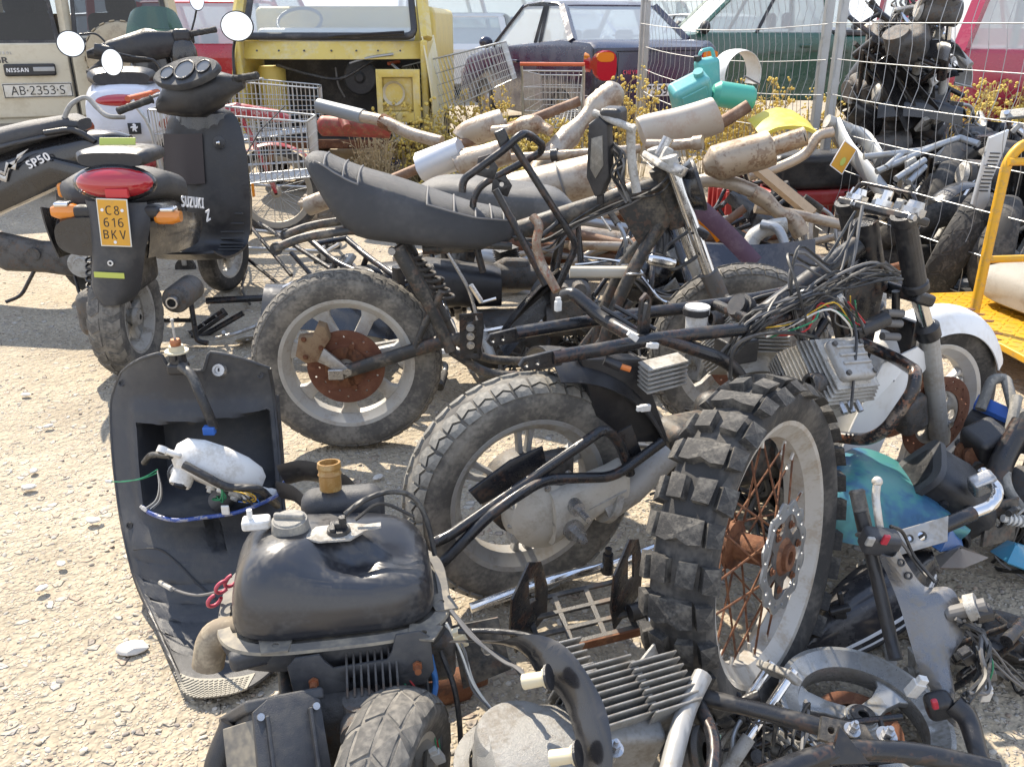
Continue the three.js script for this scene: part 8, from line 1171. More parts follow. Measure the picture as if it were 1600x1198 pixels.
silencer('pale bent pipe curling up to its open end by the fence post', [[1.165,0.678,-4.4], [1.302,0.718,-4.4], [1.428,0.785,-4.4], [1.485,0.87,-4.4], [1.551,0.888,-4.4]], 0.025, M.pipePale);
silencer('rusty tan pipe bent downwards in front of the plank', [[1.08,0.671,-4], [1.142,0.636,-4], [1.199,0.588,-3.98], [1.271,0.549,-3.96], [1.31,0.486,-3.94]], (q) => 0.035 + 0.004 * sin(q * 9), M.pipeTan);
silencer('pale straight pipe with a square end under the rusty bend', [[1.13,0.579,-4.1], [1.342,0.546,-4.1], [1.539,0.509,-4.05]], 0.024, M.pipePale, { n: 8 });
silencer('horizontal pale pipe with black clamp behind the carrier', [[0,0.697,-4.9], [0.241,0.718,-4.85], [0.442,0.738,-4.8], [0.679,0.758,-4.8]], 0.024, M.pipePale, { rings: [[[0.214,0.713,-4.86], [0.248,0.718,-4.85], 0.036, M.plastic]] });
silencer('tan flared pipe joint in the middle of the heap', [[-0.11,0.802,-5.2], [0,0.818,-5.15], [0.143,0.844,-5.1], [0.213,0.819,-5.05]], (q) => 0.03 + 0.03 * sst(0.3, 0.5, q) * (1 - sst(0.6, 0.8, q)), M.pipeTan);
silencer('pale pipe with brown socket behind the fork', [[0.697,0.79,-4.7], [0.854,0.796,-4.65], [0.967,0.815,-4.6]], (q) => q > 0.8 ? 0.036 : 0.028, M.pipePale);
silencer('rust brown pipe behind the oval silencer', [[1.025,0.766,-5.2], [1.177,0.865,-5.1], [1.311,0.95,-5.1]], 0.035, M.pipeBrown);
silencer('silver downpipe leaning to the right of the rusty bend', [[1.054,0.59,-3.7], [1.112,0.577,-3.66], [1.152,0.477,-3.6], [1.186,0.381,-3.55]], 0.02, M.zinc);
silencer('bulky silver pipe joint beneath the rusty bend', [[1.011,0.48,-3.7], [1.037,0.536,-3.72], [1.108,0.567,-3.74], [1.17,0.576,-3.74]], 0.034, M.castAlloy);
silencer('pale curved pipe lying under the steel silencer', [[0.768,0.653,-4.1], [0.882,0.705,-4.1], [0.988,0.705,-4.05], [1.095,0.671,-4]], 0.032, M.pipePale);
silencer('straight grey pipe pointing right below the instrument cluster', [[0.297,0.604,-3.9], [0.423,0.66,-3.9], [0.553,0.725,-3.85]], 0.03, M.pipeTan);
single('wooden_plank', sweep([V([1.157,0.745,-4.3]), V([1.401,0.549,-4.1])], 0.032, 4, { flat: [0.8, 1] }), mt('pale plank', [0.5, 0.37, 0.24], 0.75, 0, { d: [0.38, 0.27, 0.17], amt: 0.5, sc: 0.2 }), 'pale wooden bar sloping down through the heap', 'plank');
single('purple_strip', sweep(smooth([[0.681,0.752,-3.3], [0.74,0.703,-3.28], [0.838,0.614,-3.25], [0.903,0.548,-3.2]], 16), 0.035, 6, { flat: [0.25, 1], up: [0.5, 1, 0.2] }), mt('purple plastic', [0.08, 0.04, 0.07], 0.45, 0, { d: [0.16, 0.11, 0.14], amt: 0.5, sc: 0.2 }), 'purple plastic strip sloping down behind the fork', 'plastic strip');
single('orange_lens', sweep(smooth([[0.711,0.701,-3.35], [0.764,0.666,-3.32], [0.8,0.621,-3.3]], 10), 0.03, 8, { flat: [0.3, 1] }), M.amber, 'orange indicator lens beside the purple strip', 'lens');
for (let i = 0; i < 46; i++) {   // anonymous lengths of pipe filling the heap
  const x = rr(-0.45, 1.55), z = -rr(4.1, 5.6), h = 0.05 + rr(0, 0.4) * (1 - Math.abs(x - 0.6) / 1.6), a = rr(-0.7, 0.7), L = rr(0.25, 0.55), k = rr(-0.15, 0.15);
  { const fat = rnd() < 0.35, mi = i % 5; silencer(['pale', 'tan', 'brown', 'rusty', 'silver'][mi] + (fat ? ' bulged' : ' thin') + ' exhaust piece ' + (h > 0.24 ? 'high up ' : h > 0.13 ? 'halfway down ' : 'low down ') + (x < 0.2 ? 'at the left of' : x < 0.9 ? 'in the middle of' : 'at the right of') + ' the heap', [[x - L * cos(a), h + k * 0.6, z - L * sin(a) * 0.6], [x - L * 0.3 * cos(a), h + 0.03, z], [x + L * 0.4 * cos(a), h, z + L * 0.2 * sin(a)], [x + L * cos(a), h - k, z + L * sin(a) * 0.6]], fat ? bulge(0.022, rr(0.05, 0.08), 0.2, 0.75) : rr(0.016, 0.03), [M.pipePale, M.pipeTan, M.pipeBrown, M.rust, M.zinc][mi], { seg: 18, n: 12 }); }
}
// second seat, instrument cluster, dark scooter wreck behind the grey seat
{ const t = thing('second_saddle', 'second grey seat lying behind the long one', 'seat'); const P = smooth([[-0.415,0.741,-3.6], [-0.309,0.798,-3.6], [-0.152,0.811,-3.55], [0,0.799,-3.5], [0.174,0.778,-3.45], [0.236,0.733,-3.4]], 24); part(t, 'cushion', loft(P.map((p, i) => { const q = i / 24, h = 0.02 + 0.07 * Math.sin(PI * clamp(q, 0.04, 0.96)) ** 0.6; return ringX(p.x, p.y - h, p.z, h, h * 1.7, 3, 20); }), { crease: 1 }), mt('grey brown vinyl', [0.07, 0.07, 0.07], 0.55, 0, { d: [0.14, 0.135, 0.13], amt: 0.7, sc: 0.3, bump: 0.001, bsc: 0.015 })); part(t, 'base_pan', sweep(P.slice(2, 22).map((p) => V(p.x, p.y - 0.13, p.z)), 0.03, 8, { flat: [3, 0.5], up: [0, 1, 0] }), M.plastic); }
{
  const t = thing('instrument_cluster', 'black instrument cluster hanging beside the fork top', 'instrument cluster', [0.269,0.999,-2.75], [0.1, -0.5, 0.06]);
  part(t, 'housing', plate([[-0.03, 0.1], [0.005, 0.125], [0.035, 0.1], [0.04, -0.05], [0.01, -0.115], [-0.012, -0.12], [-0.04, -0.06]], 0.05, 0.012), M.plastic);
  part(t, 'display', plate([[-0.016, 0.06], [0.02, 0.07], [0.022, -0.02], [-0.004, -0.06], [-0.022, -0.03]], 0.006, 0.001), mt('display glass', [0.16, 0.15, 0.13], 0.15, 0, { d: [0.3, 0.28, 0.24], amt: 0.5, sc: 0.06 }), { at: [0, 0, 0.026] });
  part(t, 'visor', rbox(0.07, 0.05, 0.07, 0.015), M.plastic, { at: [0.035, 0.12, -0.02] }); part(t, 'tab', rbox(0.02, 0.03, 0.02, 0.004), M.plastic, { at: [0.0, -0.13, 0] });
  part(t, 'handlebar', rod([-0.02, 0.13, 0.0], [0.12, 0.09, 0.02], 0.011, 12), M.castAlloy); part(t, 'mast', pipe([[0.1, 0.1, 0], [0.1, 0.0, 0.0], [0.12, -0.1, 0.0]], 0.014), M.castAlloy);
  wires(t, 'wire', [[0.03, 0.03, -0.02], [0.07, 0.0, 0], [0.06, -0.06, 0.01], [0.1, -0.12, 0]], 9, 0.004, 0.022, [M.cable, M.cable, M.cableGrey]);
}
{
  const t = thing('scooter_wreck', 'black scooter wreck lying on its side behind the grey seat', 'scooter', [-0.25, 0, -3.55], 0.1);
  part(t, 'side_panel', shell((u, v) => [mix(-0.75, -0.1, u), 0.18 + 0.22 * Math.sin(PI * (0.25 + 0.6 * v)) - 0.1 * u * u, mix(-0.1, 0.25, v)], 18, 12, 0.006, 1), M.gloss);
  for (let k = 0; k < 3; k++) part(t, 'stripe', sweep(smooth([[-0.74, 0.3 + k * 0.02, 0.2 - k * 0.03], [-0.66, 0.38 + k * 0.012, 0.12 - k * 0.03], [-0.4, 0.42 + k * 0.008, 0.1 - k * 0.04]], 16), 0.006, 6), M.inkWhite);
  part(t, 'tail_body', loft([ringX(-0.72, 0.33, 0, 0.03, 0.05, 2.8, 20), ringX(-0.5, 0.36, 0, 0.08, 0.1, 2.8, 20), ringX(-0.1, 0.38, 0, 0.1, 0.12, 2.8, 20), ringX(0.2, 0.36, 0, 0.08, 0.1, 2.8, 20)], { crease: 1 }), M.plastic);
  const fc = part(t, 'fan_cover', rot(lathe([[0.03, 0.06], [0.09, 0.055], [0.105, 0.04], [0.115, 0.0], [0.115, -0.05]], 32), PI / 2), M.plasticDusty, { at: [0.42, 0.34, 0.2] });
  for (let k = 0; k < 9; k++) part(fc, 'vent_slat', rbox(2 * Math.sqrt(Math.max(0.001, 0.0075 - (k - 4) ** 2 * 0.0004)), 0.005, 0.01, 0.001), M.plastic, { at: [0, (k - 4) * 0.019, 0.058] });
  part(fc, 'fan_back', rot(cyl(0.088, 0.088, 0.01, 24), PI / 2), M.dark, { at: [0, 0, 0.035] });
  bikeWheel(t, [0.85, 0.24, 0.05], { R: 0.23, w: 0.12, Rb: 0.14, spokes: 5, rub: M.rubber, rim: M.castAlloy });
  part(t, 'front_fairing', shell((u, v) => [mix(0.9, 1.5, u), 0.55 - 0.45 * u * v - 0.1 * v, 0.1 + 0.2 * v + 0.08 * sin(PI * u)], 16, 12, 0.006, 1), mt('blue black panel', [0.022, 0.026, 0.04], 0.35, 0, { d: [0.12, 0.12, 0.13], amt: 0.5, sc: 0.4, roughVar: 0.3 }));
  part(t, 'chrome_rail', rod([-0.05, 0.24, 0.3], [0.34, 0.3, 0.3], 0.012), M.chrome); part(t, 'chrome_rail', rod([-0.3, 0.18, 0.35], [0.1, 0.2, 0.33], 0.02), M.white);
  part(t, 'engine_case', mv(rbox(0.4, 0.22, 0.22, 0.06, 3), 0.25, 0.16, 0.1), M.darkCast); part(t, 'brass_tube', rod([0.4, 0.1, 0.3], [0.75, 0.09, 0.34], 0.018), mt('brass', [0.34, 0.27, 0.14], 0.5, 0.4));
  wires(t, 'wire', [[0.5, 0.5, 0.2], [0.7, 0.48, 0.25], [0.8, 0.36, 0.28], [0.95, 0.4, 0.3]], 8, 0.005, 0.04, [M.cable, M.cableGrey, M.chrome]);
  part(t, 'headlamp', mv(sph(1, 20, 14).scale(0.13, 0.08, 0.1), 0.78, 0.44, 0.12), M.gloss);
}
{ const t = thing('black_fork_frame', 'thin black rods and stays lying beside the alloy rear wheel', 'frame'); for (const [a, b] of [[[385,345], [470,440]], [[400,352], [520,432]], [[392,378], [455,455]], [[430,395], [440,440]], [[388,430], [470,470]]].map((q) => q)) {} 
  part(t, 'stay', rod([-1.521,0.3,-5.056], [-1.205,0.1,-4.676], 0.011), M.frame); part(t, 'stay', rod([-1.468,0.3,-5.091], [-0.897,0.2,-4.372], 0.013), M.frame); part(t, 'stay', rod([-1.577,0.14,-5.018], [-1.155,0.06,-4.445], 0.01), M.frame); part(t, 'stay', rod([-1.218,0.2,-4.776], [-1.039,0.1,-4.548], 0.013), M.frame); part(t, 'chain', hose([[-1.663,0.1,-5.343], [-1.545,0.05,-4.999], [-1.491,0.02,-4.703], [-1.366,0.02,-4.405]], 0.008, 5), M.darkCast); }

// ---------- wire fence on steel posts ----------
const fA = [1.33, -9.75], fB = [2.02, -5.95], fC = [2.34, -3.85], fD = [2.5, -2.4];
function fencePanel(label, p, q, h0, h1, o = {}) {
  const t = thing('wire_fence', label, 'fence', [p[0], 0, p[1]], Math.atan2(-(q[1] - p[1]), q[0] - p[0]), 'wire fence panels'), L = Math.hypot(q[0] - p[0], q[1] - p[1]);
  const sag = (x, y) => o.sag ? -o.sag * sin(PI * x / L) * (1 - y / h1) : 0, bow = (x) => 0.03 * sin(x * 2.1) + (o.bow || 0) * sin(PI * x / L);
  for (const x of o.posts || [0.05, L - 0.05]) { const po = part(t, 'post', rbox(0.05, h1 + 0.06, 0.05, 0.006), M.zinc, { at: [x, (h1 + 0.06) / 2, 0] }); part(po, 'post_cap', mv(rbox(0.056, 0.012, 0.056, 0.003), 0, (h1 + 0.06) / 2, 0), M.zinc); }
  const pt = (x, y) => V(x, y + sag(x, y), bow(x) + (y > 0.5 && Math.abs(((y - h0) % 0.6) - 0.1) < 0.05 ? 0.02 : 0));
  const nv = Math.round(L / 0.11), nh = Math.round((h1 - h0) / 0.2);
  for (let i = 1; i < nv; i++) { const x = i / nv * L, P = []; for (let k = 0; k <= nh * 2; k++) { const y = h0 + k / (nh * 2) * (h1 - h0); const v = pt(x, y); v.z += k % 6 === 2 ? 0.03 : 0; P.push(v); } part(t, 'upright_wire', sweep(P, 0.0021, 4), M.zinc); }
  for (let k = 0; k <= nh; k++) { const y = h0 + k / nh * (h1 - h0); part(t, 'cross_wire', sweep(Array.from({ length: 25 }, (_, i) => pt(i / 24 * L, y)), 0.003, 5), M.zinc); }
  return t;
}
fencePanel('far wire fence panel with sagging wires in front of the pick-up', fA, fB, 0.1, 2.0, { sag: 0.16, posts: [0.03, 0.16] });
fencePanel('middle wire fence panel in front of the scrap pile', fB, fC, 0.12, 2.0, { posts: [-0.1, 0.08], bow: 0.05 });
fencePanel('near wire fence panel at the right edge behind the yellow trolley', fC, fD, 0.12, 2.0, { posts: [] });
{ const t = thing('fence_post', 'pair of galvanised posts standing in front of the crimson estate', 'post', [4.25, 0, -8.0]); for (const x of [0, 0.12]) part(t, 'post', rbox(0.05, 2.1, 0.05, 0.006), M.zinc, { at: [x, 1.05, 0] }); }

// ---------- cans, crates and scrap by and behind the fence ----------
const tealM = mt('teal can', [0.1, 0.36, 0.36], 0.35, 0, { d: [0.2, 0.42, 0.4], amt: 0.5, sc: 0.2 });
{ const t = thing('jerry_can', 'upright turquoise plastic can on top of the heap', 'can', [1.234,1.072,-5.9], [0.1, 0.3, 0.15]); part(t, 'body', rbox(0.15, 0.2, 0.1, 0.03, 3), tealM); part(t, 'handle', pipe([[-0.05, 0.1, 0], [-0.04, 0.15, 0], [0.04, 0.15, 0], [0.05, 0.1, 0]], 0.012, 0.03), tealM); part(t, 'cap', mv(cyl(0.025, 0.025, 0.03, 16), -0.06, 0.11, 0), M.plastic); }
{ const t = thing('jerry_can', 'larger turquoise can lying tilted below the upright one', 'can', [1.084,0.971,-5.6], [0.5, 0.3, 0.35]); part(t, 'body', rbox(0.24, 0.22, 0.14, 0.035, 3), tealM); part(t, 'recess', rbox(0.16, 0.14, 0.012, 0.01), tealM, { at: [0, 0, 0.07] }); part(t, 'neck', mv(cyl(0.03, 0.03, 0.04, 16), 0.07, 0.12, 0), tealM); }
{ const t = thing('plastic_drum', 'green plastic bottle lying right of the turquoise cans', 'can', [1.337,0.964,-5.6], [0, 0, PI / 2 - 0.15]); part(t, 'body', lathe([[0.001, -0.13], [0.06, -0.13], [0.075, -0.11], [0.075, 0.09], [0.05, 0.125], [0.02, 0.13], [0.02, 0.15]], 24), mt('green can', [0.06, 0.34, 0.26], 0.35)); part(t, 'neck', mv(cyl(0.022, 0.022, 0.03, 14), 0, 0.16, 0), M.plastic); }
function hoop(label, c, r, w, mat, a0, a1, rt) { const t = thing('loose_mudguard', label, 'mudguard', c, rt); part(t, 'hoop', shell((u, v) => { const a = mix(a0, a1, u) * RAD, q = mix(-1, 1, v); return [r * cos(a), r * sin(a) - 0, q * w * (1 - 0.1 * q * q)].map((x, i) => i < 2 ? x * (1 - 0.05 * q * q) : x); }, 24, 8, 0.004, 1), mat); part(t, 'stay', rod([r * cos(a0 * RAD), r * sin(a0 * RAD), w * 0.9], [0, 0, w * 1.1], 0.006), M.zinc); return t; }
hoop('white mudguard hoop standing behind the turquoise cans', [1.537,1.038,-6.4], 0.17, 0.08, M.white, -20, 190, [0, 0.5, 0]);
hoop('white mudguard hoop standing in the scrap in front of the crimson estate', [2.925,1.002,-6.3], 0.19, 0.08, M.white, -10, 200, [0, 0.4, 0]);
hoop('black mudguard curving over the tyres behind the fence', [2.358,0.364,-4.6], 0.25, 0.07, M.gloss, 10, 150, [0, 0.3, -0.2]);
single('yellow_seat_shell', shell((u, v) => { const e = 2 * u - 1, f = 2 * v - 1; return [[1.608,0.805,-5.4][0] + e * 0.17, [1.608,0.805,-5.4][1] + 0.04 - 0.06 * e * e - 0.03 * f + 0.02 * fbm(u * 4, v * 4, 32, 2, 4), [1.608,0.805,-5.4][2] + f * 0.16]; }, 18, 12, 0.02, 1), mt('sun yellow', [0.62, 0.5, 0.06], 0.5, 0, { d: [0.6, 0.52, 0.2], amt: 0.5, sc: 0.2 }), 'bright yellow moulded seat shell left of the fence post', 'seat shell');
{ const m = mt('crate red', [0.3, 0.025, 0.025], 0.5, 0, { d: [0.32, 0.1, 0.08], amt: 0.4, sc: 0.3 }), t = thing('plastic_crate', 'red plastic crate lying behind the pipes near the post', 'crate', [1.91,0.14,-6.516], 0.25); for (const [x, z, w, d] of [[0, 0.16, 0.5, 0.014], [0, -0.16, 0.5, 0.014], [-0.25, 0, 0.014, 0.32], [0.25, 0, 0.014, 0.32]]) { part(t, 'rim', rbox(w, 0.04, d + 0.012, 0.006), m, { at: [x, 0.12, z] }); for (let k = 0; k < 4; k++) part(t, 'slat', rbox(w, 0.026, d, 0.004), m, { at: [x, -0.1 + k * 0.055, z] }); for (let k = 0; k < 5; k++) part(t, 'rib', rbox(w > d ? 0.02 : d * 1.2, 0.26, w > d ? d * 1.2 : 0.02, 0.004), m, { at: [w > d ? -0.22 + k * 0.11 : x, 0, w > d ? z : -0.14 + k * 0.07] }); } part(t, 'floor', rbox(0.49, 0.012, 0.31, 0.003), m, { at: [0, -0.13, 0] }); }
{ const t = thing('red_box', 'dull red box with black lid beside the double fence post', 'panel', [1.887,0.442,-5.7], [0, 0.2, 0]); part(t, 'panel', rbox(0.62, 0.1, 0.3, 0.03, 3), mats['crate red'], { at: [0, -0.09, 0] }); part(t, 'lid', rbox(0.58, 0.22, 0.29, 0.05, 3), M.plastic, { at: [0, 0.07, 0] });  }
{ const t = thing('number_plate', 'bent yellow number plate lying in the scrap behind the rack', 'plate', [1.893,0.662,-5.15], [-0.2, 0.25, -0.55]); part(t, 'plate', rbox(0.1, 0.165, 0.003, 0.001), mats['plate yellow']); part(t, 'border', plate([[-0.05, -0.0825], [0.05, -0.0825], [0.05, 0.0825], [-0.05, 0.0825]], 0.003, 0, [[[-0.045, -0.078], [-0.045, 0.078], [0.045, 0.078], [0.045, -0.078]]]), M.inkWhite, { at: [0, 0, 0.002] }); part(t, 'smudge', plate(ringPts(0.02, 7).map(([x, y]) => [x * 0.8, y * 1.4]), 0.001, 0), mats['sticker yellow'], { at: [0.01, -0.02, 0.003] }); }
{ const t = thing('wire_rack', 'black wire rack with bent loops standing on the ground by the post', 'rack', [2.139,0,-5.585], 0.3); for (const x of [-0.1, 0.02, 0.13]) part(t, 'loop', pipe([[x, 0.02, 0.16], [x, 0.02, -0.06], [x + 0.06, 0.36, -0.1], [x + 0.07, 0.4, 0.02], [x + 0.05, 0.3, 0.06]], 0.0075, 0.05, 8), M.plastic); for (const [y, z] of [[0.025, 0.1], [0.2, -0.08], [0.39, -0.04]]) part(t, 'tie_bar', rod([-0.12, y, z], [0.2, y, z], 0.006), M.plastic); }
{ const silver = mt('silver frame paint', [0.33, 0.35, 0.37], 0.35, 0.4, { d: [0.25, 0.24, 0.22], amt: 0.6, sc: 0.2, roughVar: 0.2 });
  const t = thing('silver_swingarm', 'long silver swingarm sloping down behind the front fork', 'swingarm'); part(t, 'arm', sweep(smooth([[1.956,0.806,-5.5], [1.966,0.7,-5.3], [2,0.613,-5.1], [2.047,0.511,-4.9], [2.061,0.478,-4.85]], 20), 0.055, 8, { flat: [0.5, 1] }), silver); part(t, 'arm', sweep(smooth([[2.052,0.757,-5.6], [2.129,0.731,-5.5], [2.165,0.627,-5.3]], 14), 0.05, 8, { flat: [0.4, 1] }), silver); part(t, 'pivot', mv(rot(cyl(0.04, 0.04, 0.16, 16), 0.3, 0, 1.2), ...[1.964,0.802,-5.5]), M.castAlloy);
  const f = thing('silver_trellis', 'silver trellis frame lying in the scrap behind the fence', 'frame'); for (const [a, b] of [[[1.951,0.687,-5], [2.265,0.721,-5]], [[1.994,0.622,-4.9], [2.364,0.756,-5]], [[2.265,0.721,-5], [2.513,0.778,-5.1]], [[2.063,0.597,-4.8], [2.246,0.684,-4.9]], [[2.043,0.643,-4.9], [2.161,0.704,-5]], [[2.252,0.65,-4.9], [2.135,0.58,-4.8]], [[2.513,0.778,-5.1], [2.576,0.756,-5]]]) part(f, 'tube', rod(a, b, 0.018, 10), silver); part(f, 'bracket', rot(plate([[-0.05, -0.05], [0.05, -0.05], [0.03, 0.05], [-0.03, 0.05]], 0.02, 0.004, [[0, 0, 0.02]]), 0, 0.3, 0.4), M.castAlloy, { at: [2.183,0.643,-4.9] });
  const g = thing('slatted_guard', 'pale silver slatted guard panel standing behind the fence', 'guard', [2.272,0.715,-4.3], [0.1, 0.2, -0.08]); part(g, 'panel', plate([[-0.04, 0.16], [0.05, 0.2], [0.06, 0.1], [0.045, -0.04], [0.07, -0.14], [0.05, -0.2], [-0.02, -0.16], [-0.03, 0.0]], 0.02, 0.005), mt('pale silver', [0.5, 0.53, 0.56], 0.35, 0.2)); for (let k = 0; k < 11; k++) part(g, 'slat', rbox(0.055, 0.006, 0.008, 0.002), M.trim, { at: [0.012, 0.09 - k * 0.018, 0.012] });
  const w = thing('white_plastic_panel', 'white plastic panel with holes lying under the scrap', 'panel', [2.846,0.1,-6.097], [-1.2, 0.2, 0.1]); part(w, 'sheet', plate([[-0.28, -0.1], [0.2, -0.12], [0.28, 0.04], [-0.22, 0.12]], 0.012, 0.003, [[[-0.1, -0.03], [-0.02, -0.04], [-0.02, 0.04], [-0.1, 0.04]], [0.1, 0, 0.03]]), M.white);
  const c = thing('channel_beam', 'tan steel channel lying on the ground behind the front fork', 'beam', [2.205,0.05,-4.928], [0, -0.18, 0]); part(c, 'web', rbox(0.75, 0.09, 0.012, 0.003), M.pipeTan); for (const y of [-0.045, 0.045]) part(c, 'flange', rbox(0.75, 0.01, 0.06, 0.003), M.pipeTan, { at: [0, y, 0.03] });
}
// loose tyres and wheels
function looseTyre(label, pos, rt, o) { const t = thing('scrap_tyre', label, 'tyre', pos, rt, 'tyres behind the fence'); const ty = part(t, 'tyre', tyreG(o.R, o.w, o.Rb), M.rubber); if (o.tread) { const [n, g] = TREADS[o.tread](o.R, o.w, o.Rb); addTread(ty, n, g, M.rubber); } if (o.rim) { const ri = part(t, 'rim', rimRing(o.Rb, o.w * 0.74), M.zinc); const g = castSpoke(0.03, o.Rb - 0.03, 0.05, 0.04, 0.03); spin(o.rim, (a) => part(ri, 'spoke', g, M.zinc, { rot: [0, 0, a] })); part(ri, 'hub', rot(cyl(0.04, 0.04, 0.08, 20), PI / 2), M.zinc); } return t; }
looseTyre('wide motorcycle tyre leaning with its tread towards the fork', [2.349,0.29,-4.55], [0.5, 0.9, -0.5], { R: 0.3, w: 0.17, Rb: 0.21, tread: 'sport' });
looseTyre('dark tyre lying flat behind the front fork', [2.298,0.1,-5.18], [PI / 2 - 0.15, 0, 0], { R: 0.28, w: 0.14, Rb: 0.2 });
looseTyre('small wheel with white rim lying flat near the fence foot', [2.405,0.06,-4.504], [PI / 2 - 0.1, 0.1, 0.3], { R: 0.215, w: 0.11, Rb: 0.14, rim: 3 });
looseTyre('tall wheel with silver rim upright behind the yellow rail', [2.388,0.33,-4.25], [0, 1.1, 0.1], { R: 0.28, w: 0.12, Rb: 0.2, rim: 5 });
looseTyre('grey wheel at the right edge behind the fence', [2.525,0.285,-4.3], [0, 0.2, 0], { R: 0.26, w: 0.13, Rb: 0.19, rim: 5 });

looseTyre('black tyre lying on the scrap behind the leaning tyre', [2.373,0.312,-5], [1.1, 0.3, 0.2], { R: 0.29, w: 0.14, Rb: 0.21 });
looseTyre('black tyre standing edge-on at the foot of the ridge', [2.579,0.325,-5.3], [0.1, 1.0, 0.1], { R: 0.3, w: 0.13, Rb: 0.22, rim: 5 });
looseTyre('black tyre leaning behind the slatted guard', [2.824,0.421,-5], [0.3, 0.5, 0], { R: 0.3, w: 0.13, Rb: 0.22, rim: 3 });
// yellow hand trolley and pale seat at the right edge
{
  const y = mt('trolley yellow', [0.62, 0.33, 0.015], 0.42, 0.1, { d: [0.5, 0.28, 0.05], amt: 0.5, sc: 0.2, d2: [0.25, 0.18, 0.12], amt2: 0.3 });
  const t = thing('platform_trolley', 'yellow tubular platform trolley with chequer deck at the right edge', 'trolley', [2.08, 0, -3.62], 0.12);
  part(t, 'rail', pipe([[-0.115, 0.17, 0.02], [-0.1, 0.5, 0.0], [-0.08, 0.86, -0.02], [-0.03, 0.93, -0.02], [0.5, 0.93, -0.02], [0.6, 0.85, -0.02], [0.6, 0.16, 0.02]], 0.021, 0.06, 14), y);
  for (const h of [0.5, 0.9]) part(t, 'cross_rail', rod([-0.09, h - 0.04, 0], [0.6, h - 0.04, 0], 0.016, 12), y);
  const dk = part(t, 'deck', rbox(0.8, 0.03, 1.1, 0.006), y, { at: [0.27, 0.16, 0.08] });
  const tr = rot(rbox(0.034, 0.004, 0.01, 0.0018, 1), 0, 0.785, 0), tr2 = rot(rbox(0.034, 0.004, 0.01, 0.0018, 1), 0, -0.785, 0), L = []; for (let i = 0; i < 17; i++) for (let j = 0; j < 24; j++) L.push(((i + j) % 2 ? tr : tr2).clone().translate(-0.37 + i * 0.046, 0.0155, -0.52 + j * 0.045)); L.forEach((g) => { g.userData.clean = true; }); part(dk, 'chequer_pattern', L, y, { kind: 'stuff' });
  for (const [x, z] of [[-0.05, 0.5], [0.6, 0.5], [-0.05, -0.4], [0.6, -0.4]]) part(t, 'castor', rot(cyl(0.06, 0.06, 0.04, 18), 0, 0, PI / 2), M.rubber, { at: [x, 0.06, z] });
  const s = thing('car_seat', 'pale grey vinyl cushion lying on the yellow trolley', 'seat', [2.52, 0.25, -3.78], [0, 0.25, 0]); part(s, 'cushion', loft([[-0.34, 0.05, 0.2], [-0.3, 0.085, 0.27], [-0.1, 0.1, 0.3], [0.2, 0.1, 0.3], [0.3, 0.06, 0.24]].map(([x, h, w]) => ringX(x, h * 0.4, 0, h, w, 3.4, 26)), { crease: 1 }), mt('pale vinyl', [0.3, 0.28, 0.24], 0.5, 0, { d: [0.22, 0.2, 0.17], amt: 0.6, sc: 0.4, bump: 0.001, bsc: 0.015 })); part(s, 'piping', sweep(smooth([[-0.33, 0.06, 0.2], [-0.1, 0.1, 0.28], [0.25, 0.09, 0.27]], 16), 0.005, 6), M.cableGrey);
}
// blue bar with black tubes and bent grey tubes at the right edge
{ const t = thing('blue_step_bar', 'blue painted bar over a black tube at the right edge', 'bar'); part(t, 'blue_bar', sweep([V([1.349,0.354,-2.35]), V([1.424,0.339,-2.25])], 0.03, 4, { flat: [0.4, 1] }), mt('cobalt paint', [0.06, 0.16, 0.55], 0.3)); part(t, 'black_tube', rod([1.34,0.303,-2.35], [1.431,0.289,-2.25], 0.035, 16), M.plastic);
  const g = thing('grey_tube_loop', 'bent grey tube loop standing over the blue bar', 'tube'); part(g, 'loop', pipe([[1.337,0.356,-2.3], [1.38,0.43,-2.35], [1.419,0.434,-2.35], [1.402,0.378,-2.25], [1.402,0.381,-2.2]], 0.015, 0.05, 12), M.rubberPale); part(g, 'loop', pipe([[1.372,0.438,-2.2], [1.312,0.352,-2.1], [1.269,0.273,-2], [1.301,0.227,-1.95]], 0.014, 0.06, 12), M.rubberPale);
  const f = thing('frame_bits', 'dark frame pieces heaped at the right edge below the blue bar', 'frame'); part(f, 'tube', pipe([[1.342,0.408,-2.1], [1.272,0.302,-2.05], [1.256,0.216,-2]], 0.03, 0.08, 14), M.frame); part(f, 'block', rot(rbox(0.1, 0.14, 0.1, 0.02), 0.2, 0.3, 0.3), M.plastic, { at: [1.287,0.308,-2.15] }); part(f, 'flange', rot(merge([cyl(0.045, 0.045, 0.02, 20), mv(cyl(0.028, 0.028, 0.05, 16), 0, 0.02, 0)]), PI / 2 - 0.3, 0, 0.3), M.rust, { at: [1.256,0.289,-2.15] }); part(f, 'spring_bolt', rot(merge([cyl(0.01, 0.01, 0.06, 10), ...[0, 1, 2, 3].map((k) => mv(rot(fin(new THREE.TorusGeometry(0.013, 0.003, 5, 12)), PI / 2), 0, -0.02 + k * 0.012, 0))]), 0, 0, 1.4), M.whitePlastic, { at: [1.249,0.234,-1.9] }); part(f, 'bracket', rot(plate([[-0.05, -0.06], [0.05, -0.05], [0.06, 0.06], [-0.04, 0.05]], 0.012, 0.003, [[0, 0, 0.014]]), -0.3, 0.3, 0), M.frameDusty, { at: [1.223,0.217,-1.92] }); part(f, 'tube', rod([1.242,0.303,-2.2], [1.251,0.276,-2.1], 0.016), M.darkCast);
}
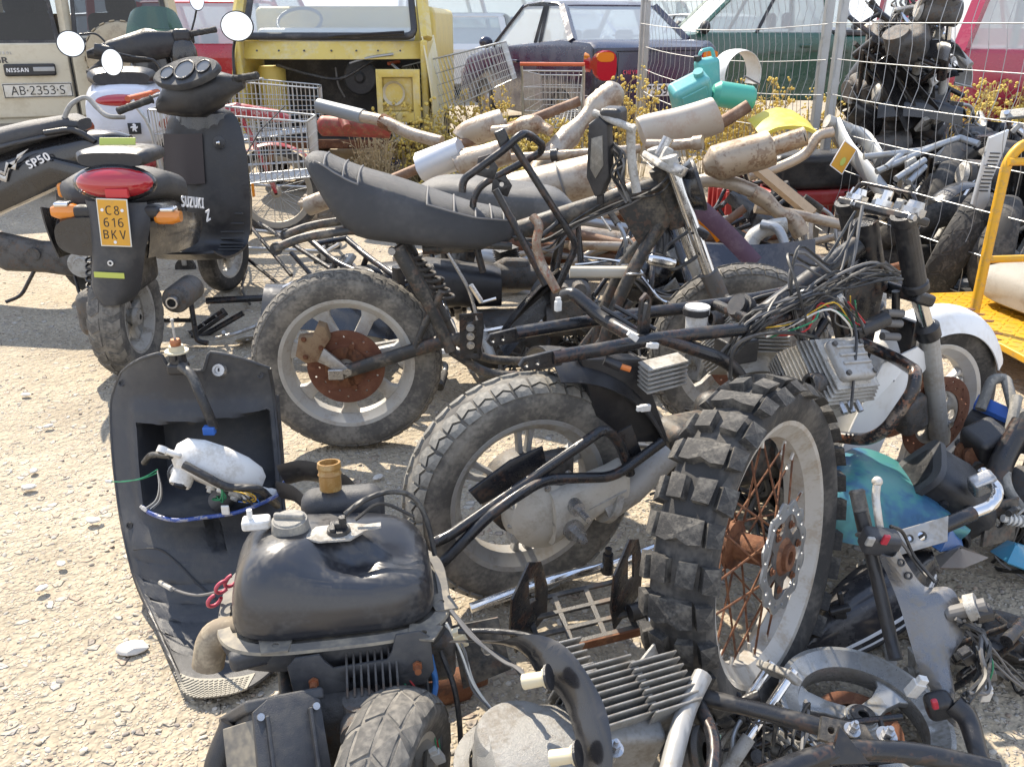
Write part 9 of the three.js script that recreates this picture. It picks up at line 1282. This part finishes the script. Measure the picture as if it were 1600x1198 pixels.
// pile of black motorcycle parts behind the fence: clones of a few part kinds
{
  const at = (n) => [0, 0, 0];
  const protos = [];
  const mk = (name, label, f) => { const t = thing(name, label, 'scrap', [0, -9, 0], 0, 'scrap parts piled behind the fence'); f(t); protos.push(t); return t; };
  mk('engine_scrap', 'black engine lump in the scrap pile behind the fence', (t) => { part(t, 'case', merge([rbox(0.24, 0.2, 0.2, 0.05, 3), mv(rot(cyl(0.08, 0.08, 0.24, 20), PI / 2), 0.06, -0.02, 0)]), M.darkCast); part(t, 'fins', finStack(7, 0.014, 0.005, () => [0.13, 0.13]).map((g) => mv(rot(g, 0.3, 0, -0.4), -0.06, 0.1, 0)), M.plastic, { kind: 'stuff' }); part(t, 'cover', rot(lathe([[0.001, 0.02], [0.05, 0.018], [0.07, 0.0]], 20), PI / 2), M.castAlloy, { at: [0.06, -0.02, 0.125] }); });
  mk('frame_scrap', 'black tubular frame in the scrap pile behind the fence', (t) => { for (const z of [-0.09, 0.09]) { part(t, 'rail', pipe([[-0.4, 0.0, z], [-0.1, 0.05, z], [0.3, 0.2, z * 0.4]], 0.016, 0.1), M.frame); part(t, 'down_tube', pipe([[0.3, 0.2, z * 0.4], [0.2, -0.2, z], [-0.15, -0.22, z], [-0.1, 0.05, z]], 0.015, 0.08), M.frame); } part(t, 'head', rod([0.26, 0.28, 0], [0.34, 0.1, 0], 0.03, 14), M.frame); part(t, 'cross', rod([-0.3, 0.02, -0.09], [-0.3, 0.02, 0.09], 0.014), M.frame); });
  mk('fork_scrap', 'fork legs with yoke in the scrap pile behind the fence', (t) => { for (const z of [-0.09, 0.09]) { part(t, 'tube', rod([0, 0, z], [0.06, 0.3, z], 0.018, 12), M.chrome); part(t, 'leg', rod([0, 0, z], [-0.06, -0.28, z], 0.026, 12), M.castAlloy); } part(t, 'yoke', rot(rbox(0.07, 0.03, 0.26, 0.008), 0, 0, -0.2), M.castAlloy, { at: [0.055, 0.27, 0] }); });
  mk('plastic_scrap', 'black body panel in the scrap pile behind the fence', (t) => { part(t, 'panel', shell((u, v) => [mix(-0.25, 0.25, u), 0.1 * sin(PI * v) - 0.15 * u * u, mix(-0.12, 0.12, v) * (1 - 0.5 * u)], 14, 8, 0.005, 1), M.gloss); part(t, 'rib', rod([-0.2, 0.06, 0], [0.2, -0.02, 0], 0.01), M.plastic); });
  mk('handlebar_scrap', 'bent handlebar in the scrap pile behind the fence', (t) => { part(t, 'bar', pipe([[-0.34, 0.08, 0.1], [-0.16, 0.1, 0.0], [-0.05, 0, 0], [0.05, 0, 0], [0.16, 0.1, 0], [0.34, 0.08, 0.1]], 0.012, 0.06), M.zinc); for (const s of [-1, 1]) { part(t, 'grip', rod([s * 0.24, 0.09, 0.045], [s * 0.35, 0.08, 0.105], 0.018, 10), M.rubber); part(t, 'lever', rod([s * 0.2, 0.09, 0.08], [s * 0.34, 0.07, 0.16], 0.007), M.alloy); } });
  mk('cable_scrap', 'tangle of cables in the scrap pile behind the fence', (t) => { for (let k = 0; k < 7; k++) part(t, 'cable', hose(Array.from({ length: 6 }, () => [rr(-0.2, 0.2), rr(-0.15, 0.15), rr(-0.15, 0.15)]), rr(0.005, 0.009), 5, 26), k % 3 ? M.cable : M.cableGrey); });
  mk('bracket_scrap', 'cast alloy bracket in the scrap pile behind the fence', (t) => { part(t, 'plate', plate([[-0.1, -0.08], [0.04, -0.1], [0.12, 0.0], [0.06, 0.1], [-0.04, 0.06], [-0.12, 0.08]], 0.03, 0.006, [[0.04, 0, 0.025], [-0.06, -0.02, 0.02]]), M.castAlloy); part(t, 'boss', rot(cyl(0.03, 0.03, 0.08, 16), PI / 2), M.castAlloy, { at: [-0.02, 0.02, 0] }); });
  const spot = (i) => {   // heap profile: tall spire at the left, long low ridge to the right
    const k = i % 3; let x, z, h;
    if (k === 0) { x = 2.66 + rr(-0.2, 0.2); z = -6.4 + rr(-0.3, 0.4); h = rr(0.1, 1.38); x = 2.66 + (x - 2.66) * (1.3 - h * 0.6); }
    else if (k === 1) { x = rr(2.6, 4.2); z = -rr(5.2, 6.8); h = rr(0.05, 0.62) * (1 - Math.abs(x - 3.3) / 2.2); }
    else { x = rr(2.55, 3.9); z = -rr(4.3, 6.0); h = rr(0.05, 0.55); }
    return [x, h + 0.1, z];
  };
  const order = [0, 1, 2, 3, 4, 5, 6, 0, 1, 5, 3, 0, 6, 2];
  for (let i = 0; i < 215; i++) { const p = protos[order[i % order.length]], pos = spot(i), r = [rr(-1.2, 1.2), rr(0, 6.3), rr(-1.2, 1.2)]; if (!p.userData.placed) { p.position.set(...pos); p.rotation.set(...r); p.userData.placed = 1; } else copyOf(p, pos, r, ''); const me = p.userData.placed === 1 ? p : scene.children[scene.children.length - 1], [kx, ky, kz] = pos; if (p.userData.placed === 1) p.userData.base = p.userData.label.replace(' in the scrap pile behind the fence', ''); me.userData.label = p.userData.base + (ky > 1.1 ? ' at the top of' : ky > 0.75 ? ' high up in' : ky > 0.4 ? ' halfway up' : ' at the foot of') + (kx < 2.5 ? ' the left scrap flank' : kx < 2.85 ? ' the scrap spire' : kx < 3.6 ? ' the scrap ridge' : ' the right scrap end') + (kz > -5.3 ? ' by the fence' : kz > -6.2 ? '' : ' on its far side'); p.userData.placed = 2; }
  // the same kinds of parts lying loose between the motorcycles
  const zones = [[-0.75, 0.75, 3.2, 3.75, 0.06, 0.42, 26, 'behind the grey seat'], [0.45, 1.5, 3.25, 4.0, 0.05, 0.42, 20, 'behind the front fork'], [0.45, 1.0, 2.15, 2.5, 0.05, 0.25, 9, 'under the shaft-drive engine'], [1.3, 1.6, 1.95, 2.3, 0.05, 0.24, 9, 'at the right below the blue bar'], [0.12, 0.62, 1.2, 1.42, 0.04, 0.13, 10, 'under the small engine'], [0.85, 1.2, 1.5, 1.9, 0.03, 0.12, 9, 'behind the handlebar cover'], [2.45, 3.5, 3.95, 5.3, 0.06, 0.5, 30, 'at the right behind the fence'], [0.9, 1.9, 4.4, 5.6, 0.2, 0.5, 14, 'in the exhaust heap']], kinds = [1, 5, 0, 6, 3, 5, 4, 2, 6, 1];
  for (const [x0, x1, d0, d1, h0, h1, n, where] of zones) for (let i = 0; i < n; i++) {
    const p = protos[kinds[i % kinds.length]], x = rr(x0, x1), d = rr(d0, d1), h = rr(h0, h1), f = (x - x0) / (x1 - x0);
    const c = copyOf(p, [x, h, -d], [rr(-1.2, 1.2), rr(0, 6.3), rr(-1, 1)], p.userData.base + (h > (h0 + h1) / 2 ? ' on top of' : ' low in') + ' the jumble ' + (f < 0.33 ? 'left ' : f > 0.67 ? 'right ' : '') + where, 'loose parts between the motorcycles'); c.scale.setScalar(d < 2 ? rr(0.35, 0.5) : rr(0.6, 0.95));
  }
  for (const o of scene.children) { delete o.userData.placed; delete o.userData.base; }
}
// ---------- dry weeds ----------
{
  const stemM = mt('dry stem', [0.3, 0.24, 0.12], 0.9), flM = mt('dry yellow flower', [0.6, 0.44, 0.08], 0.8, 0, { d: [0.5, 0.4, 0.18], amt: 0.8, sc: 0.05 }), strawM = mt('straw', [0.45, 0.35, 0.2], 0.9);
  const budG = fin(new THREE.IcosahedronGeometry(1, 0));
  const weed = (label, p, n, h, sp, straw) => {
    const t = thing('dry_weed', label, 'weed', p, 0, 'dry weeds'), st = [], fl = []; n = Math.round(n * 1.5);
    for (let i = 0; i < n; i++) {
      const a = rr(0, 6.3), d = sp * Math.sqrt(rnd()), H = h * rr(0.45, 1), x = d * cos(a), z = d * sin(a), lx = x * 1.4 + rr(-0.08, 0.08), lz = z * 1.4 + rr(-0.08, 0.08);
      st.push(sweep([V(x * 0.7, 0, z * 0.7), V(mix(x, lx, 0.4), H * 0.5, mix(z, lz, 0.4)), V(lx, H, lz)], straw ? 0.0025 : 0.003, 3, { cap: false }));
      const nb = straw ? 3 : 6;
      for (let k = 0; k < nb; k++) { const f = rr(0.4, 1), q = [mix(x * 0.7, lx, f), H * f, mix(z * 0.7, lz, f)], e = [q[0] + rr(-0.09, 0.09), q[1] + rr(0.02, 0.1), q[2] + rr(-0.09, 0.09)]; st.push(sweep([V(q), V(e)], 0.002, 3, { cap: false })); for (let m = 0; m < (straw ? 1 : 3); m++) { const s = rr(0.007, straw ? 0.009 : 0.016), g = budG.clone().scale(s, s * rr(0.7, 1.3), s).translate(e[0] + rr(-0.025, 0.025), e[1] + rr(-0.02, 0.02), e[2] + rr(-0.025, 0.025)); g.userData.clean = true; fl.push(g); } }
    }
    part(t, 'stems', st, straw ? strawM : stemM, { kind: 'stuff' }); part(t, 'flower_heads', fl, straw ? strawM : flM, { kind: 'stuff' });
  };
  weed('pale straw bush in front of the stripped van nose', [-1.12, 0, -7.3], 60, 0.62, 0.1, true);
  weed('yellow weeds beside the van headlight panel', [-0.85, 0, -7.7], 34, 0.75, 0.22);
  weed('yellow weeds around the tipped trolley', [-0.35, 0, -7.8], 46, 0.6, 0.35);
  weed('yellow weeds left of the second trolley', [0.1, 0, -8.1], 40, 0.6, 0.25);
  weed('yellow weeds inside the second trolley', [0.45, 0, -8.3], 36, 0.55, 0.25);
  weed('low yellow weeds along the heap', [-0.2, 0, -7.1], 40, 0.42, 0.35);
  weed('tall thin weeds in front of the saloon boot', [1.15, 0, -8.6], 22, 0.95, 0.2);
  weed('weeds behind the turquoise cans', [1.75, 0, -8.0], 34, 0.85, 0.28);
  weed('dense weeds in front of the green pick-up', [2.2, 0, -8.3], 40, 0.9, 0.3);
  weed('yellow weeds showing through the white hoop', [3.6, 0, -7.3], 60, 0.95, 0.28);
  weed('yellow weeds in front of the crimson estate', [4.15, 0, -7.6], 50, 0.95, 0.28);
  weed('weeds beside the scrap spire', [2.5, 0, -7.5], 30, 0.85, 0.2);
  weed('weeds far left between the cars', [-0.35, 0, -10.5], 26, 0.7, 0.3);
}
// ---------- pale stones ----------
for (const [p, s, label] of [[[-0.905,0.004,-1.7], 0.026, 'flat white stone beside the toe of the leg shield'], [[-1.54,0.01,-2.475], 0.016, 'white stone in the gravel at the left edge'], [[-1.58,0.01,-2.584], 0.012, 'small pale stone above the one at the left edge'], [[-1.933,0.01,-3.226], 0.014, 'flat pale stone left of the leg shield top'], [[-1.246,0.01,-2.272], 0.016, 'rounded stone against the leg shield'], [[-1.701,0.01,-2.932], 0.012, 'grey flat stone in the gravel'], [[-0.565,0.01,-2.552], 0.016, 'rounded stone below the alloy wheel'], [[-1.231,0.01,-1.932], 0.012, 'small white stone in the lower gravel'], [[-0.437,0.01,-2.539], 0.014, 'pale chip of stone near the shaft-drive tyre'], [[-1.234,0.01,-2.045], 0.011, 'tan stone in the lower gravel']])
  single('stone', pebbleG[Math.floor(rnd() * 3)].clone().scale(s * 1.3, s * 0.7, s), mt('stone pale', [0.58, 0.55, 0.5], 0.9, 0, { d: [0.42, 0.38, 0.32], amt: 0.6, sc: 0.06 }), label, 'stone', { at: p, rot: [0, rr(0, 6), 0] });

renderer.render(scene, camera);
